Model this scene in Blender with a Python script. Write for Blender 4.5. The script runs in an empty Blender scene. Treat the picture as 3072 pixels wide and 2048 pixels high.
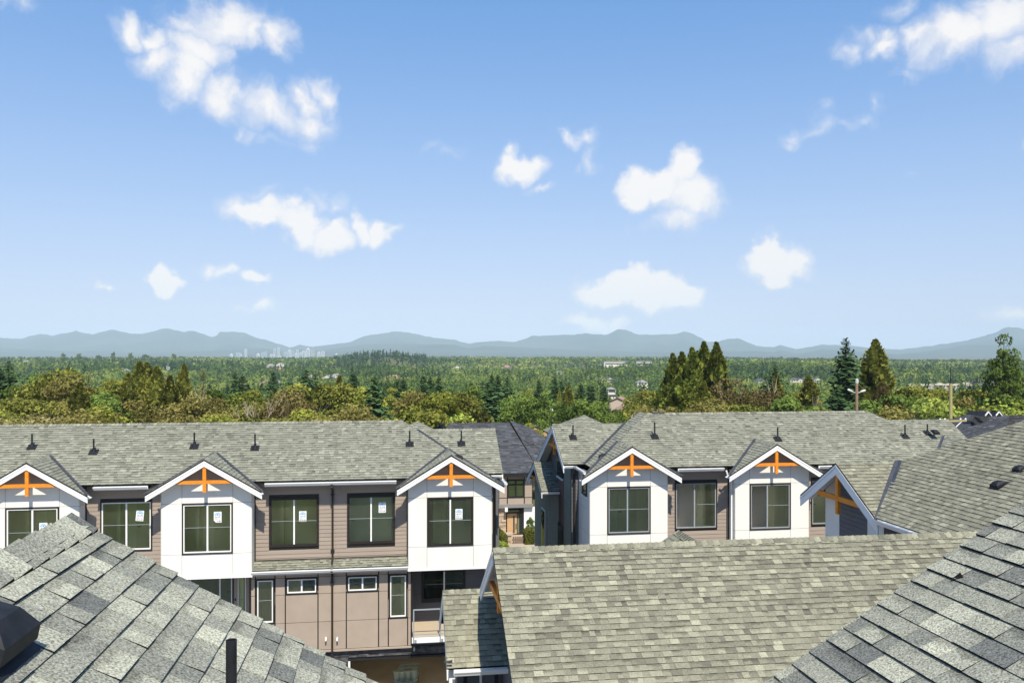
import bpy, math, random
import numpy as np
from mathutils import Vector, Matrix, noise

# ---------------------------------------------------------------- camera
R = math.radians
EYE = 13.7                      # eye height above the lane, metres
FPX, CX, HY = 2500.0, 1536.0, 1065.0   # focal length / principal column / horizon row, in photograph pixels
TH = R(8.3)
CT, ST = math.cos(TH), math.sin(TH)
scene = bpy.context.scene
col = scene.collection
cam_d = bpy.data.cameras.new('camera')
cam = bpy.data.objects.new('camera', cam_d)
col.objects.link(cam)
cam.location = (0, 0, EYE)
cam.rotation_euler = (R(90), 0, -TH)
cam_d.sensor_width = 36.0
cam_d.lens = FPX / 3072 * 36.0
cam_d.shift_y = (HY - 1024) / 3072
cam_d.clip_start = 0.1
cam_d.clip_end = 80000
scene.camera = cam

# ---------------------------------------------------------------- world, sun, exposure
HAZE = 0.65e-4                   # haze density per metre
SUN_EL, SUN_AZ = R(54), R(4)    # the sun stands behind the camera, a little to the right
vs = scene.view_settings
scene.display_settings.display_device = 'sRGB'
vs.view_transform = 'Standard'
vs.look = 'None'
vs.exposure = 0.40
vs.gamma = 1.0
vs.use_curve_mapping = False
scene.cycles.use_denoising = True
scene.cycles.use_adaptive_sampling = True
scene.cycles.adaptive_threshold = 0.015
scene.cycles.max_bounces = 6
scene.cycles.diffuse_bounces = 3
scene.cycles.glossy_bounces = 3
scene.cycles.transmission_bounces = 4
scene.cycles.transparent_max_bounces = 12
scene.cycles.volume_bounces = 1
scene.cycles.sample_clamp_indirect = 6.0

sun_d = bpy.data.lights.new('sun', 'SUN')
sun_d.energy = 4.8
sun_d.angle = R(0.5)
sun_d.color = (1.0, 0.925, 0.775)
sun = bpy.data.objects.new('sun', sun_d)
col.objects.link(sun)
sdir = Vector((math.sin(SUN_AZ) * math.cos(SUN_EL), -math.cos(SUN_AZ) * math.cos(SUN_EL), math.sin(SUN_EL)))  # towards the sun
sun.rotation_euler = (-sdir).to_track_quat('-Z', 'Y').to_euler()
sun.location = (0, -30, 60)


def at(px, py, Y):
    """photograph pixel + depth plane y=Y -> world point"""
    u = (px - CX) / FPX
    x = Y * (ST + u * CT) / (CT - u * ST)
    D = x * ST + Y * CT
    return Vector((x, Y, EYE - (py - HY) / FPX * D))


def at_d(px, py, D):
    """photograph pixel + distance along the view axis -> world point"""
    X = (px - CX) / FPX * D
    return Vector((X * CT + D * ST, -X * ST + D * CT, EYE - (py - HY) / FPX * D))


def at_x(px, py, x):
    """photograph pixel + side plane x=const -> world point"""
    u = (px - CX) / FPX
    y = x * (CT - u * ST) / (ST + u * CT)
    D = x * ST + y * CT
    return Vector((x, y, EYE - (py - HY) / FPX * D))


def proj(p):
    D = p[0] * ST + p[1] * CT
    X = p[0] * CT - p[1] * ST
    if D < 0.2:
        return None
    return (CX + FPX * X / D, HY - FPX * (p[2] - EYE) / D, D)


# ---- sky: Nishita sky + fair-weather clouds laid out by compass bearing and elevation
world = bpy.data.worlds.new('World')
scene.world = world
world.use_nodes = True
wn, wl = world.node_tree.nodes, world.node_tree.links
wn.clear()


def W(t, **kw):
    n = wn.new(t)
    for k, v in kw.items():
        setattr(n, k, v)
    return n


def Wm(op, a, b=None, c=None, clamp=False):
    n = wn.new('ShaderNodeMath')
    n.operation = op
    n.use_clamp = clamp
    for i, v in enumerate((a, b, c)):
        if v is None:
            continue
        if isinstance(v, (int, float)):
            n.inputs[i].default_value = v
        else:
            wl.new(v, n.inputs[i])
    return n.outputs[0]


sky = W('ShaderNodeTexSky', sky_type='NISHITA')
sky.sun_disc = False
sky.sun_elevation = SUN_EL
sky.sun_rotation = math.pi - SUN_AZ
sky.altitude = 50
sky.air_density = 1.0
sky.dust_density = 0.35
sky.ozone_density = 1.6
tc = W('ShaderNodeTexCoord')
sep = W('ShaderNodeSeparateXYZ')
wl.new(tc.outputs['Generated'], sep.inputs[0])
az = Wm('ARCTAN2', sep.outputs[0], sep.outputs[1])
el = Wm('ARCSINE', sep.outputs[2])
comb = W('ShaderNodeCombineXYZ')
wl.new(az, comb.inputs[0])
wl.new(el, comb.inputs[1])


def Wnoise(scale, detail, rough=0.55, dist=0.0, src=None):
    n = W('ShaderNodeTexNoise')
    n.noise_dimensions = '2D'
    n.inputs['Scale'].default_value = scale
    n.inputs['Detail'].default_value = detail
    n.inputs['Roughness'].default_value = rough
    n.inputs['Distortion'].default_value = dist
    wl.new(src or comb.outputs[0], n.inputs['Vector'])
    return n


# domain warp so that edges are ragged
nz = Wnoise(16, 4.0, 0.55)
nsub = W('ShaderNodeVectorMath', operation='SUBTRACT')
wl.new(nz.outputs['Color'], nsub.inputs[0])
nsub.inputs[1].default_value = (0.5, 0.5, 0.5)
nscl = W('ShaderNodeVectorMath', operation='SCALE')
wl.new(nsub.outputs[0], nscl.inputs[0])
nscl.inputs['Scale'].default_value = 0.055
warp = W('ShaderNodeVectorMath', operation='ADD')
wl.new(comb.outputs[0], warp.inputs[0])
wl.new(nscl.outputs[0], warp.inputs[1])

# (column, row, half width, half height, tilt deg, weight) on a 2352-wide view of the photograph
CLOUDS = [
    (335, 80, 80, 52, 20, 1.00), (430, 60, 60, 40, 0, 0.60), (520, 55, 140, 80, 5, 1.00), (610, 85, 80, 65, 20, 0.90), (645, 120, 45, 48, 0, 0.70),
    (400, 150, 100, 60, 20, 1.00), (455, 120, 95, 60, 0, 1.00), (470, 200, 120, 60, 15, 1.00), (570, 235, 125, 60, 18, 1.00), (660, 265, 105, 55, 15, 1.00), (715, 225, 62, 50, -20, 0.90), (735, 275, 45, 50, 0, 0.70),
    (560, 300, 40, 28, 40, 0.50), (620, 325, 60, 22, 0, 0.45), (705, 325, 55, 24, 0, 0.50),
    (2200, 85, 175, 85, 0, 1.00), (2290, 50, 110, 95, 0, 1.00), (2070, 95, 105, 50, -10, 0.80), (1960, 100, 60, 34, -35, 0.55), (2110, 160, 80, 34, 0, 0.50), (2060, 20, 40, 40, 0, 0.50), (2330, 120, 80, 50, 0, 0.70),
    (40, 2, 70, 20, 0, 0.55),
    (560, 480, 62, 42, 0, 0.90), (640, 500, 98, 44, 14, 1.57), (725, 535, 88, 42, 18, 1.57), (610, 450, 50, 26, 0, 0.45), (745, 475, 62, 28, 15, 0.56), (852, 525, 58, 42, 10, 1.57),
    (372, 650, 58, 30, 12, 1.62), (250, 656, 40, 18, 10, 0.81), (490, 622, 44, 22, 10, 0.81), (577, 638, 60, 22, 5, 1.35), (582, 702, 54, 19, 0, 1.08), (505, 740, 40, 14, 0, 0.41),
    (1195, 390, 72, 42, 5, 1.34), (1185, 355, 32, 24, 0, 0.67), (1250, 440, 40, 16, 0, 0.62), (1010, 350, 60, 22, 15, 0.34),
    (1330, 312, 48, 24, -10, 0.62), (1355, 355, 24, 48, 0, 0.45), (1330, 385, 16, 34, 0, 0.34),
    (1490, 430, 74, 54, -10, 1.57), (1560, 390, 54, 58, 0, 1.57), (1590, 450, 94, 62, 0, 1.12), (1560, 495, 70, 35, 0, 0.73), (1615, 475, 48, 40, 0, 0.78), (1455, 520, 18, 26, 0, 0.34),
    (1790, 605, 100, 60, 0, 2.03), (1760, 575, 52, 38, 0, 1.76), (1785, 645, 60, 36, 0, 1.62), (1835, 595, 50, 38, 0, 1.62),
    (1390, 668, 90, 40, 0, 1.89), (1490, 672, 125, 48, 0, 2.03), (1560, 672, 60, 44, 0, 1.76), (1430, 645, 44, 30, 0, 1.62), (1340, 735, 70, 28, 0, 1.62), (1405, 742, 60, 20, 0, 1.22),
    (1860, 300, 62, 24, -15, 0.47), (1885, 265, 24, 30, 0, 0.35), (1835, 320, 34, 20, 0, 0.50), (1950, 285, 60, 16, -12, 0.34), (2022, 245, 22, 32, 0, 0.35), (2340, 350, 30, 22, 0, 0.39),
    (2330, 735, 80, 32, 0, 0.74), (2100, 400, 40, 18, 0, 0.25)]
SC = 3072 / 2352


def azel(c, r):
    p = at_d(c * SC, r * SC, 100) - Vector((0, 0, EYE))
    return math.atan2(p.x, p.y), math.atan2(p.z, math.hypot(p.x, p.y))


hsv = W('ShaderNodeVectorMath', operation='MULTIPLY')      # white balance of the photograph
wl.new(sky.outputs[0], hsv.inputs[0])
hsv.inputs[1].default_value = (0.99, 1.20, 1.66)
# tone curve of the photograph's sky: a flatter gradient from zenith to horizon
ssep = W('ShaderNodeSeparateXYZ')
wl.new(hsv.outputs[0], ssep.inputs[0])
scomb = W('ShaderNodeCombineXYZ')
for i_, (a_, g_) in enumerate(((0.90, 0.835), (0.80, 0.58), (0.93, 0.42))):
    wl.new(Wm('MULTIPLY', Wm('POWER', Wm('MULTIPLY', ssep.outputs[i_], 0.099), g_), a_ / 0.099), scomb.inputs[i_])

# thin pale veil towards the horizon
veil = W('ShaderNodeMix', data_type='RGBA')
wl.new(Wm('MULTIPLY', Wm('POWER', Wm('MULTIPLY', Wm('SUBTRACT', 0.42, el), 2.38, clamp=True), 1.5), 0.58), veil.inputs['Factor'])
wl.new(scomb.outputs[0], veil.inputs['A'])
veil.inputs['B'].default_value = (7.0, 7.5, 9.1, 1)
SKY_STRENGTH = 0.075
CLOUD_SCALE = 10.2
fine = Wnoise(42, 5.0, 0.62, 0.0, warp.outputs[0])
mid = Wnoise(14, 2.0, 0.55, 0.0, warp.outputs[0])
rag = Wm('ADD', Wm('MULTIPLY', Wm('SUBTRACT', fine.outputs['Fac'], 0.5), 0.46), Wm('MULTIPLY', Wm('SUBTRACT', mid.outputs['Fac'], 0.5), 0.35))
puff = Wm('MULTIPLY', Wm('SUBTRACT', fine.outputs['Fac'], 0.5), 0.3)


def cloudy_sky(dens, e_mid=None):
    """background shader: sky with cloud of the given density"""
    dn = Wm('ADD', dens, rag)
    mr = W('ShaderNodeMapRange', interpolation_type='SMOOTHSTEP')
    mr.inputs['From Min'].default_value = 0.0
    mr.inputs['From Max'].default_value = 0.92
    wl.new(dn, mr.inputs['Value'])
    alpha = Wm('MULTIPLY', mr.outputs[0], 0.97)
    ccol = W('ShaderNodeMix', data_type='RGBA')
    ccol.inputs['A'].default_value = (0.72 * CLOUD_SCALE, 0.78 * CLOUD_SCALE, 0.92 * CLOUD_SCALE, 1)
    ccol.inputs['B'].default_value = (1.0 * CLOUD_SCALE, 0.98 * CLOUD_SCALE, 0.97 * CLOUD_SCALE, 1)
    lit = Wm('ADD', dn, puff)
    if e_mid is not None:       # tops stand in the sun, undersides are greyer
        lit = Wm('ADD', lit, Wm('MULTIPLY', Wm('SUBTRACT', el, e_mid), 7.0))
    wl.new(Wm('MULTIPLY', lit, 1.3, clamp=True), ccol.inputs['Factor'])
    smix = W('ShaderNodeMix', data_type='RGBA')
    wl.new(alpha, smix.inputs['Factor'])
    wl.new(veil.outputs['Result'], smix.inputs['A'])
    wl.new(ccol.outputs['Result'], smix.inputs['B'])
    b_ = W('ShaderNodeBackground')
    b_.inputs['Strength'].default_value = SKY_STRENGTH
    wl.new(smix.outputs['Result'], b_.inputs['Color'])
    return b_.outputs[0]


# the same kind of cloud goes on all round the sky, beyond the banks listed above
gen = Wnoise(3.2, 2.0, 0.5)
off = Wm('ABSOLUTE', Wm('SUBTRACT', az, TH))
outside = Wm('MULTIPLY', Wm('SUBTRACT', off, 0.66), 6.0, clamp=True)
high = Wm('MULTIPLY', Wm('SUBTRACT', el, 0.50), 6.0, clamp=True)
outm = Wm('MAXIMUM', outside, high)
gd = Wm('MULTIPLY', Wm('SUBTRACT', gen.outputs['Fac'], 0.64), 4.0)
shader = cloudy_sky(Wm('SUBTRACT', Wm('MULTIPLY', Wm('ADD', gd, 1.0), outm), 1.0))

# banks of cloud, each worked out only inside its own patch of sky
BANKS = [(170, -60, 860, 395), (420, 400, 960, 600), (170, 580, 700, 775), (910, 265, 1418, 475), (1395, 330, 1735, 565), (1640, 520, 1925, 700),
         (1240, 600, 1638, 775), (1860, -60, 2460, 205), (1760, 208, 2075, 360), (-60, -60, 165, 60), (2180, 310, 2460, 400), (2200, 690, 2460, 775), (2040, 370, 2170, 430)]
for (c0, r0, c1, r1) in BANKS:
    dens = None
    for (c, r, rx, ry, rot, wgt) in CLOUDS:
        if not (c0 < c < c1 and r0 < r < r1):
            continue
        if abs(rot) >= 10:          # a tilted cloud is two overlapping level ones
            dx, dy = 0.38 * rx * math.cos(R(rot)), 0.38 * rx * math.sin(R(rot))
            bl_ = [(c - dx, r - dy, rx * .72, ry * .95), (c + dx, r + dy, rx * .72, ry * .95)]
        else:
            bl_ = [(c, r, rx, ry)]
        for (cc_, rr_, rx_, ry_) in bl_:
            a0, e0 = azel(cc_, rr_)
            a1, _ = azel(cc_ + rx_, rr_)
            _, e1 = azel(cc_, rr_ - ry_)
            sx, sy = 1 / (1.12 * abs(a1 - a0)), 1 / (1.12 * abs(e1 - e0))
            ma = W('ShaderNodeVectorMath', operation='MULTIPLY_ADD')
            wl.new(warp.outputs[0], ma.inputs[0])
            ma.inputs[1].default_value = (sx, sy, 0)
            ma.inputs[2].default_value = (-a0 * sx, -e0 * sy, 0)
            ln = W('ShaderNodeVectorMath', operation='LENGTH')
            wl.new(ma.outputs[0], ln.inputs[0])
            d = Wm('MULTIPLY_ADD', ln.outputs['Value'], -wgt, wgt)
            dens = d if dens is None else Wm('MAXIMUM', dens, d)
    if dens is None:
        continue
    corners = [azel(c_, r_) for c_ in (c0, (c0 + c1) / 2, c1) for r_ in (r0, r1)]
    A0, A1 = min(q[0] for q in corners), max(q[0] for q in corners)
    E0, E1 = min(q[1] for q in corners), max(q[1] for q in corners)
    ia = Wm('LESS_THAN', Wm('ABSOLUTE', Wm('SUBTRACT', az, (A0 + A1) / 2)), (A1 - A0) / 2)
    ie = Wm('LESS_THAN', Wm('ABSOLUTE', Wm('SUBTRACT', el, (E0 + E1) / 2)), (E1 - E0) / 2)
    ms = W('ShaderNodeMixShader')
    wl.new(Wm('MULTIPLY', ia, ie), ms.inputs[0])
    wl.new(shader, ms.inputs[1])
    wl.new(cloudy_sky(dens, (E0 + E1) / 2), ms.inputs[2])
    shader = ms.outputs[0]
wout = W('ShaderNodeOutputWorld')
wl.new(shader, wout.inputs['Surface'])
world.cycles.sampling_method = 'NONE'      # an even sky needs no importance map

# ---------------------------------------------------------------- materials
MATS = {}


def nodes_of(m):
    return m.node_tree.nodes, m.node_tree.links


def new_mat(name, color, rough=0.8, spec=0.3, metal=0.0):
    m = bpy.data.materials.new(name)
    m.use_nodes = True
    b = m.node_tree.nodes['Principled BSDF']
    b.inputs['Base Color'].default_value = (*color, 1)
    b.inputs['Roughness'].default_value = rough
    b.inputs['Specular IOR Level'].default_value = spec
    b.inputs['Metallic'].default_value = metal
    MATS[name] = m
    return m


def noisy(name, c1, c2, scale=6.0, detail=5.0, rough=0.8, spec=0.3, bump=0.0, bscale=60.0, stretch=None, per_object=0.0):
    """two-tone procedural surface with optional bump and per-object value shift"""
    m = new_mat(name, c1, rough, spec)
    n, l = nodes_of(m)
    b = n['Principled BSDF']
    t = n.new('ShaderNodeTexCoord')
    src = t.outputs['Object']
    if stretch:
        mp = n.new('ShaderNodeMapping')
        mp.inputs['Scale'].default_value = stretch
        l.new(src, mp.inputs['Vector'])
        src = mp.outputs[0]
    z = n.new('ShaderNodeTexNoise')
    z.inputs['Scale'].default_value = scale
    z.inputs['Detail'].default_value = detail
    l.new(src, z.inputs['Vector'])
    r = n.new('ShaderNodeValToRGB')
    r.color_ramp.elements[0].position = 0.3
    r.color_ramp.elements[1].position = 0.7
    r.color_ramp.elements[0].color = (*c1, 1)
    r.color_ramp.elements[1].color = (*c2, 1)
    l.new(z.outputs['Fac'], r.inputs['Fac'])
    out = r.outputs['Color']
    if per_object:
        oi = n.new('ShaderNodeObjectInfo')
        mr_ = n.new('ShaderNodeMapRange')
        mr_.inputs['To Min'].default_value = 1 - per_object
        mr_.inputs['To Max'].default_value = 1 + per_object
        l.new(oi.outputs['Random'], mr_.inputs['Value'])
        mx = n.new('ShaderNodeVectorMath')
        mx.operation = 'SCALE'
        l.new(out, mx.inputs[0])
        l.new(mr_.outputs[0], mx.inputs['Scale'])
        out = mx.outputs[0]
    l.new(out, b.inputs['Base Color'])
    if bump:
        z2 = n.new('ShaderNodeTexNoise')
        z2.inputs['Scale'].default_value = bscale
        z2.inputs['Detail'].default_value = 3
        l.new(src, z2.inputs['Vector'])
        bp = n.new('ShaderNodeBump')
        bp.inputs['Strength'].default_value = bump
        bp.inputs['Distance'].default_value = 0.01
        l.new(z2.outputs['Fac'], bp.inputs['Height'])
        l.new(bp.outputs[0], b.inputs['Normal'])
    return m


def shingle_mat(name, dark, mid_, light, grain=130.0, grain_amt=0.5, far=False):
    """asphalt shingle: per-tab tone, darker blend band along the top of a tab, granule speckle"""
    m = new_mat(name, mid_, 0.92, 0.2)
    n, l = nodes_of(m)
    b = n['Principled BSDF']
    a = n.new('ShaderNodeAttribute')
    a.attribute_name = 'tint'
    s = n.new('ShaderNodeSeparateColor')
    l.new(a.outputs['Color'], s.inputs[0])
    r = n.new('ShaderNodeValToRGB')
    r.color_ramp.elements[0].position = 0.0
    r.color_ramp.elements[0].color = (*dark, 1)
    r.color_ramp.elements[1].position = 1.0
    r.color_ramp.elements[1].color = (*light, 1)
    e = r.color_ramp.elements.new(0.45)
    e.color = (*mid_, 1)
    l.new(s.outputs['Red'], r.inputs['Fac'])
    t = n.new('ShaderNodeTexCoord')
    g = n.new('ShaderNodeTexNoise')
    g.inputs['Scale'].default_value = grain
    g.inputs['Detail'].default_value = 3.0
    g.inputs['Roughness'].default_value = 0.7
    l.new(t.outputs['Object'], g.inputs['Vector'])
    big = n.new('ShaderNodeTexNoise')
    big.inputs['Scale'].default_value = 1.3
    big.inputs['Detail'].default_value = 4.0
    l.new(t.outputs['Object'], big.inputs['Vector'])
    bl = n.new('ShaderNodeTexNoise')
    bl.inputs['Scale'].default_value = 9.0
    bl.inputs['Detail'].default_value = 3.0
    l.new(t.outputs['Object'], bl.inputs['Vector'])

    def M(op, x, y, clamp=False):
        q = n.new('ShaderNodeMath')
        q.operation = op
        q.use_clamp = clamp
        for i, v in enumerate((x, y)):
            if isinstance(v, (int, float)):
                q.inputs[i].default_value = v
            else:
                l.new(v, q.inputs[i])
        return q.outputs[0]
    # blend band: upper part of tabs whose third channel is high, with a soft noisy edge
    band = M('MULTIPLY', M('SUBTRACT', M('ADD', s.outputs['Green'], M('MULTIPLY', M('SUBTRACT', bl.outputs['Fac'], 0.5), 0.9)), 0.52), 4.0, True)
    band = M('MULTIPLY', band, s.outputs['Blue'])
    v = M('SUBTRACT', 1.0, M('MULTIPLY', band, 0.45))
    gr = M('ADD', 1.0 - grain_amt / 2 * 1.0, M('MULTIPLY', M('SUBTRACT', g.outputs['Fac'], 0.5), grain_amt * 4.2))
    gr = M('ADD', gr, grain_amt / 2)
    v = M('MULTIPLY', v, M('MAXIMUM', gr, 0.3))
    v = M('MULTIPLY', v, M('ADD', 0.82, M('MULTIPLY', big.outputs['Fac'], 0.36)))
    mx = n.new('ShaderNodeVectorMath')
    mx.operation = 'SCALE'
    l.new(r.outputs['Color'], mx.inputs[0])
    l.new(v, mx.inputs['Scale'])
    l.new(mx.outputs[0], b.inputs['Base Color'])
    if not far:
        bp = n.new('ShaderNodeBump')
        bp.inputs['Strength'].default_value = 0.55
        bp.inputs['Distance'].default_value = 0.006
        l.new(g.outputs['Fac'], bp.inputs['Height'])
        l.new(bp.outputs[0], b.inputs['Normal'])
    return m


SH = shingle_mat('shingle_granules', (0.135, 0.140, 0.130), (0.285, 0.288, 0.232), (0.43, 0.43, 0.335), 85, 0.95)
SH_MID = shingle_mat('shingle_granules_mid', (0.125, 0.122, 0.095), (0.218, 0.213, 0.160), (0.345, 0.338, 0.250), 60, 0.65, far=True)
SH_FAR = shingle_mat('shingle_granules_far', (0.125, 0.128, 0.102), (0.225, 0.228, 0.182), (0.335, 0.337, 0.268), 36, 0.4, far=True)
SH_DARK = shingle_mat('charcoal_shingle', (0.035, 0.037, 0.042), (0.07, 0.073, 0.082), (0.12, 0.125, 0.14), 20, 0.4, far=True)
ASPH = new_mat('asphalt_edge', (0.012, 0.012, 0.013), 0.9, 0.1)
DECK = new_mat('roof_felt', (0.03, 0.03, 0.03), 0.9, 0.1)
WHITE = noisy('white_panel_paint', (0.755, 0.74, 0.685), (0.81, 0.795, 0.74), 1.1, 5, 0.6, 0.3, 0.05, 40, (1.6, 1.6, 0.35))
TRIMW = noisy('white_trim_paint', (0.80, 0.80, 0.79), (0.85, 0.85, 0.84), 3.0, 3, 0.5, 0.35)
JOINT = new_mat('panel_joint', (0.10, 0.10, 0.10), 0.8)
TAUPE = noisy('taupe_siding', (0.310, 0.255, 0.212), (0.345, 0.285, 0.240), 3.0, 5, 0.75, 0.2, 0.15, 90, (0.3, 1, 6), 0.05)
TAUPE2 = noisy('taupe_panel', (0.355, 0.288, 0.232), (0.395, 0.322, 0.262), 2.0, 4, 0.65, 0.25, 0.05, 40, None, 0.03)
BROWNTRIM = new_mat('dark_bronze_trim', (0.022, 0.018, 0.016), 0.5, 0.4)
BLACK = new_mat('black_plastic', (0.016, 0.017, 0.020), 0.45, 0.4)
BLACKV = noisy('weathered_black_plastic', (0.010, 0.011, 0.014), (0.022, 0.024, 0.029), 12, 5, 0.6, 0.2, 0.1, 60)
ORANGE = noisy('orange_stained_timber', (0.66, 0.205, 0.015), (0.84, 0.295, 0.028), 14, 6, 0.55, 0.3, 0.1, 60, (1, 1, 1))
GUTTER = new_mat('white_gutter_enamel', (0.80, 0.80, 0.79), 0.35, 0.5)
FLASH = noisy('dark_valley_metal', (0.035, 0.037, 0.045), (0.06, 0.062, 0.072), 4, 3, 0.45, 0.5)
FLASHL = new_mat('grey_lead_flashing', (0.12, 0.125, 0.135), 0.6, 0.4)
GREYWALL = noisy('dark_grey_siding', (0.115, 0.118, 0.128), (0.14, 0.143, 0.152), 3, 4, 0.7, 0.25, 0.1, 80, (0.3, 1, 6), 0.05)
WALLG = noisy('grey_green_panel', (0.24, 0.265, 0.225), (0.27, 0.295, 0.25), 2, 4, 0.7, 0.2, 0.05, 40)
REDWOOD = noisy('red_brown_siding', (0.20, 0.12, 0.10), (0.25, 0.15, 0.12), 4, 5, 0.7, 0.2, 0.1, 60, (1, 0.3, 6))
SOFFIT = noisy('soffit_board', (0.72, 0.72, 0.70), (0.78, 0.78, 0.76), 3, 3, 0.8)
ROOMW = noisy('interior_plaster', (0.84, 0.82, 0.74), (0.88, 0.86, 0.78), 1.5, 3, 0.9, 0.1)
ROOMF = noisy('interior_floor_board', (0.60, 0.50, 0.38), (0.68, 0.58, 0.45), 5, 4, 0.6, 0.3, 0, 60, (1, 6, 1))
DOORW = new_mat('interior_door_paint', (0.68, 0.66, 0.60), 0.5, 0.3)
DECKW = noisy('new_deck_plywood', (0.40, 0.33, 0.24), (0.50, 0.42, 0.31), 6, 5, 0.8, 0.2, 0.1, 50, (10, 1, 1))
RAILM = new_mat('grey_rail_enamel', (0.30, 0.33, 0.35), 0.4, 0.4, 0.0)
CONC = noisy('tan_garage_concrete', (0.66, 0.54, 0.36), (0.75, 0.62, 0.44), 1.2, 6, 0.85, 0.2, 0.1, 30)
APRON = noisy('grey_concrete_apron', (0.22, 0.22, 0.22), (0.29, 0.29, 0.285), 1.2, 6, 0.9, 0.2, 0.1, 30)
ROAD = noisy('pale_concrete_lane', (0.17, 0.17, 0.175), (0.22, 0.22, 0.225), 2, 6, 0.9, 0.2, 0.2, 80)
STONE = noisy('dark_ledge_stone', (0.045, 0.045, 0.05), (0.12, 0.115, 0.115), 5, 5, 0.8, 0.3, 0.3, 25, None, 0.45)
STONET = noisy('tan_ledge_stone', (0.36, 0.27, 0.19), (0.50, 0.40, 0.30), 3, 5, 0.85, 0.2, 0.2, 20, None, 0.3)
PAIL = noisy('sage_plastic_pail', (0.26, 0.33, 0.28), (0.30, 0.37, 0.32), 4, 3, 0.45, 0.4)
PAILL = new_mat('pale_pail_lid', (0.36, 0.43, 0.38), 0.4, 0.4)
CARD = new_mat('grey_cardboard', (0.33, 0.30, 0.26), 0.9, 0.1)
STK_W = new_mat('sticker_white', (0.82, 0.83, 0.85), 0.5, 0.3)
STK_B = new_mat('sticker_blue', (0.30, 0.52, 0.80), 0.5, 0.3)
STK_K = new_mat('sticker_ink', (0.02, 0.02, 0.035), 0.5, 0.3)
STK_G = new_mat('sticker_grey_print', (0.42, 0.42, 0.50), 0.5, 0.3)
OAK = noisy('oak_door', (0.48, 0.30, 0.15), (0.58, 0.38, 0.20), 4, 5, 0.5, 0.3, 0, 60, (8, 1, 1))
POLE1 = noisy('weathered_pole_wood', (0.23, 0.15, 0.11), (0.32, 0.22, 0.16), 3, 5, 0.9, 0.1, 0.2, 20, (6, 6, 1))
POLE2 = noisy('treated_pole_wood', (0.33, 0.29, 0.13), (0.41, 0.36, 0.18), 3, 5, 0.9, 0.1, 0.2, 20, (6, 6, 1))
LAMPG = new_mat('lamp_housing', (0.55, 0.56, 0.53), 0.4, 0.4)
FENCE = noisy('grey_fence_wood', (0.17, 0.125, 0.10), (0.22, 0.165, 0.13), 4, 4, 0.9, 0.1)
PAVE = noisy('tan_paving', (0.42, 0.33, 0.24), (0.48, 0.39, 0.30), 1.5, 5, 0.9, 0.1)


def glass_mat(name, tint, refl=1.0, lighten=0.05):
    m = bpy.data.materials.new(name)
    m.use_nodes = True
    n, l = nodes_of(m)
    n.clear()
    tr = n.new('ShaderNodeBsdfTransparent')
    tr.inputs['Color'].default_value = (*tint, 1)
    gl = n.new('ShaderNodeBsdfGlossy')
    gl.inputs['Roughness'].default_value = 0.015
    gl.inputs['Color'].default_value = (0.75 * refl, 0.85 * refl, 0.72 * refl, 1)
    fr = n.new('ShaderNodeFresnel')
    fr.inputs['IOR'].default_value = 1.7
    mx = n.new('ShaderNodeMixShader')
    l.new(fr.outputs[0], mx.inputs[0])
    l.new(tr.outputs[0], mx.inputs[1])
    l.new(gl.outputs[0], mx.inputs[2])
    # patchy diffuse veil added to brighten the dark panes
    df = n.new('ShaderNodeBsdfDiffuse')
    df.inputs['Color'].default_value = (0.50, 0.52, 0.36, 1)
    dz = n.new('ShaderNodeTexNoise')
    dz.inputs['Scale'].default_value = 0.9
    dz.inputs['Detail'].default_value = 4
    dt = n.new('ShaderNodeTexCoord')
    l.new(dt.outputs['Object'], dz.inputs['Vector'])
    dr_ = n.new('ShaderNodeMapRange')
    dr_.inputs['From Min'].default_value = 0.3
    dr_.inputs['From Max'].default_value = 0.7
    dr_.inputs['To Min'].default_value = lighten * 0.3
    dr_.inputs['To Max'].default_value = lighten * 1.5
    l.new(dz.outputs['Fac'], dr_.inputs['Value'])
    mx2 = n.new('ShaderNodeMixShader')
    l.new(dr_.outputs[0], mx2.inputs[0])
    l.new(mx.outputs[0], mx2.inputs[1])
    l.new(df.outputs[0], mx2.inputs[2])
    # slight waviness so that reflections are not ruler straight
    t = n.new('ShaderNodeTexCoord')
    z = n.new('ShaderNodeTexNoise')
    z.inputs['Scale'].default_value = 1.6
    l.new(t.outputs['Object'], z.inputs['Vector'])
    bp = n.new('ShaderNodeBump')
    bp.inputs['Strength'].default_value = 0.12
    bp.inputs['Distance'].default_value = 0.05
    l.new(z.outputs['Fac'], bp.inputs['Height'])
    l.new(bp.outputs[0], gl.inputs['Normal'])
    o = n.new('ShaderNodeOutputMaterial')
    l.new(mx2.outputs[0], o.inputs['Surface'])
    MATS[name] = m
    return m


GLASS = glass_mat('green_tinted_glass', (0.955, 0.98, 0.82))
GLASS_D = glass_mat('grey_glass', (0.62, 0.68, 0.62), lighten=0.012)


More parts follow.
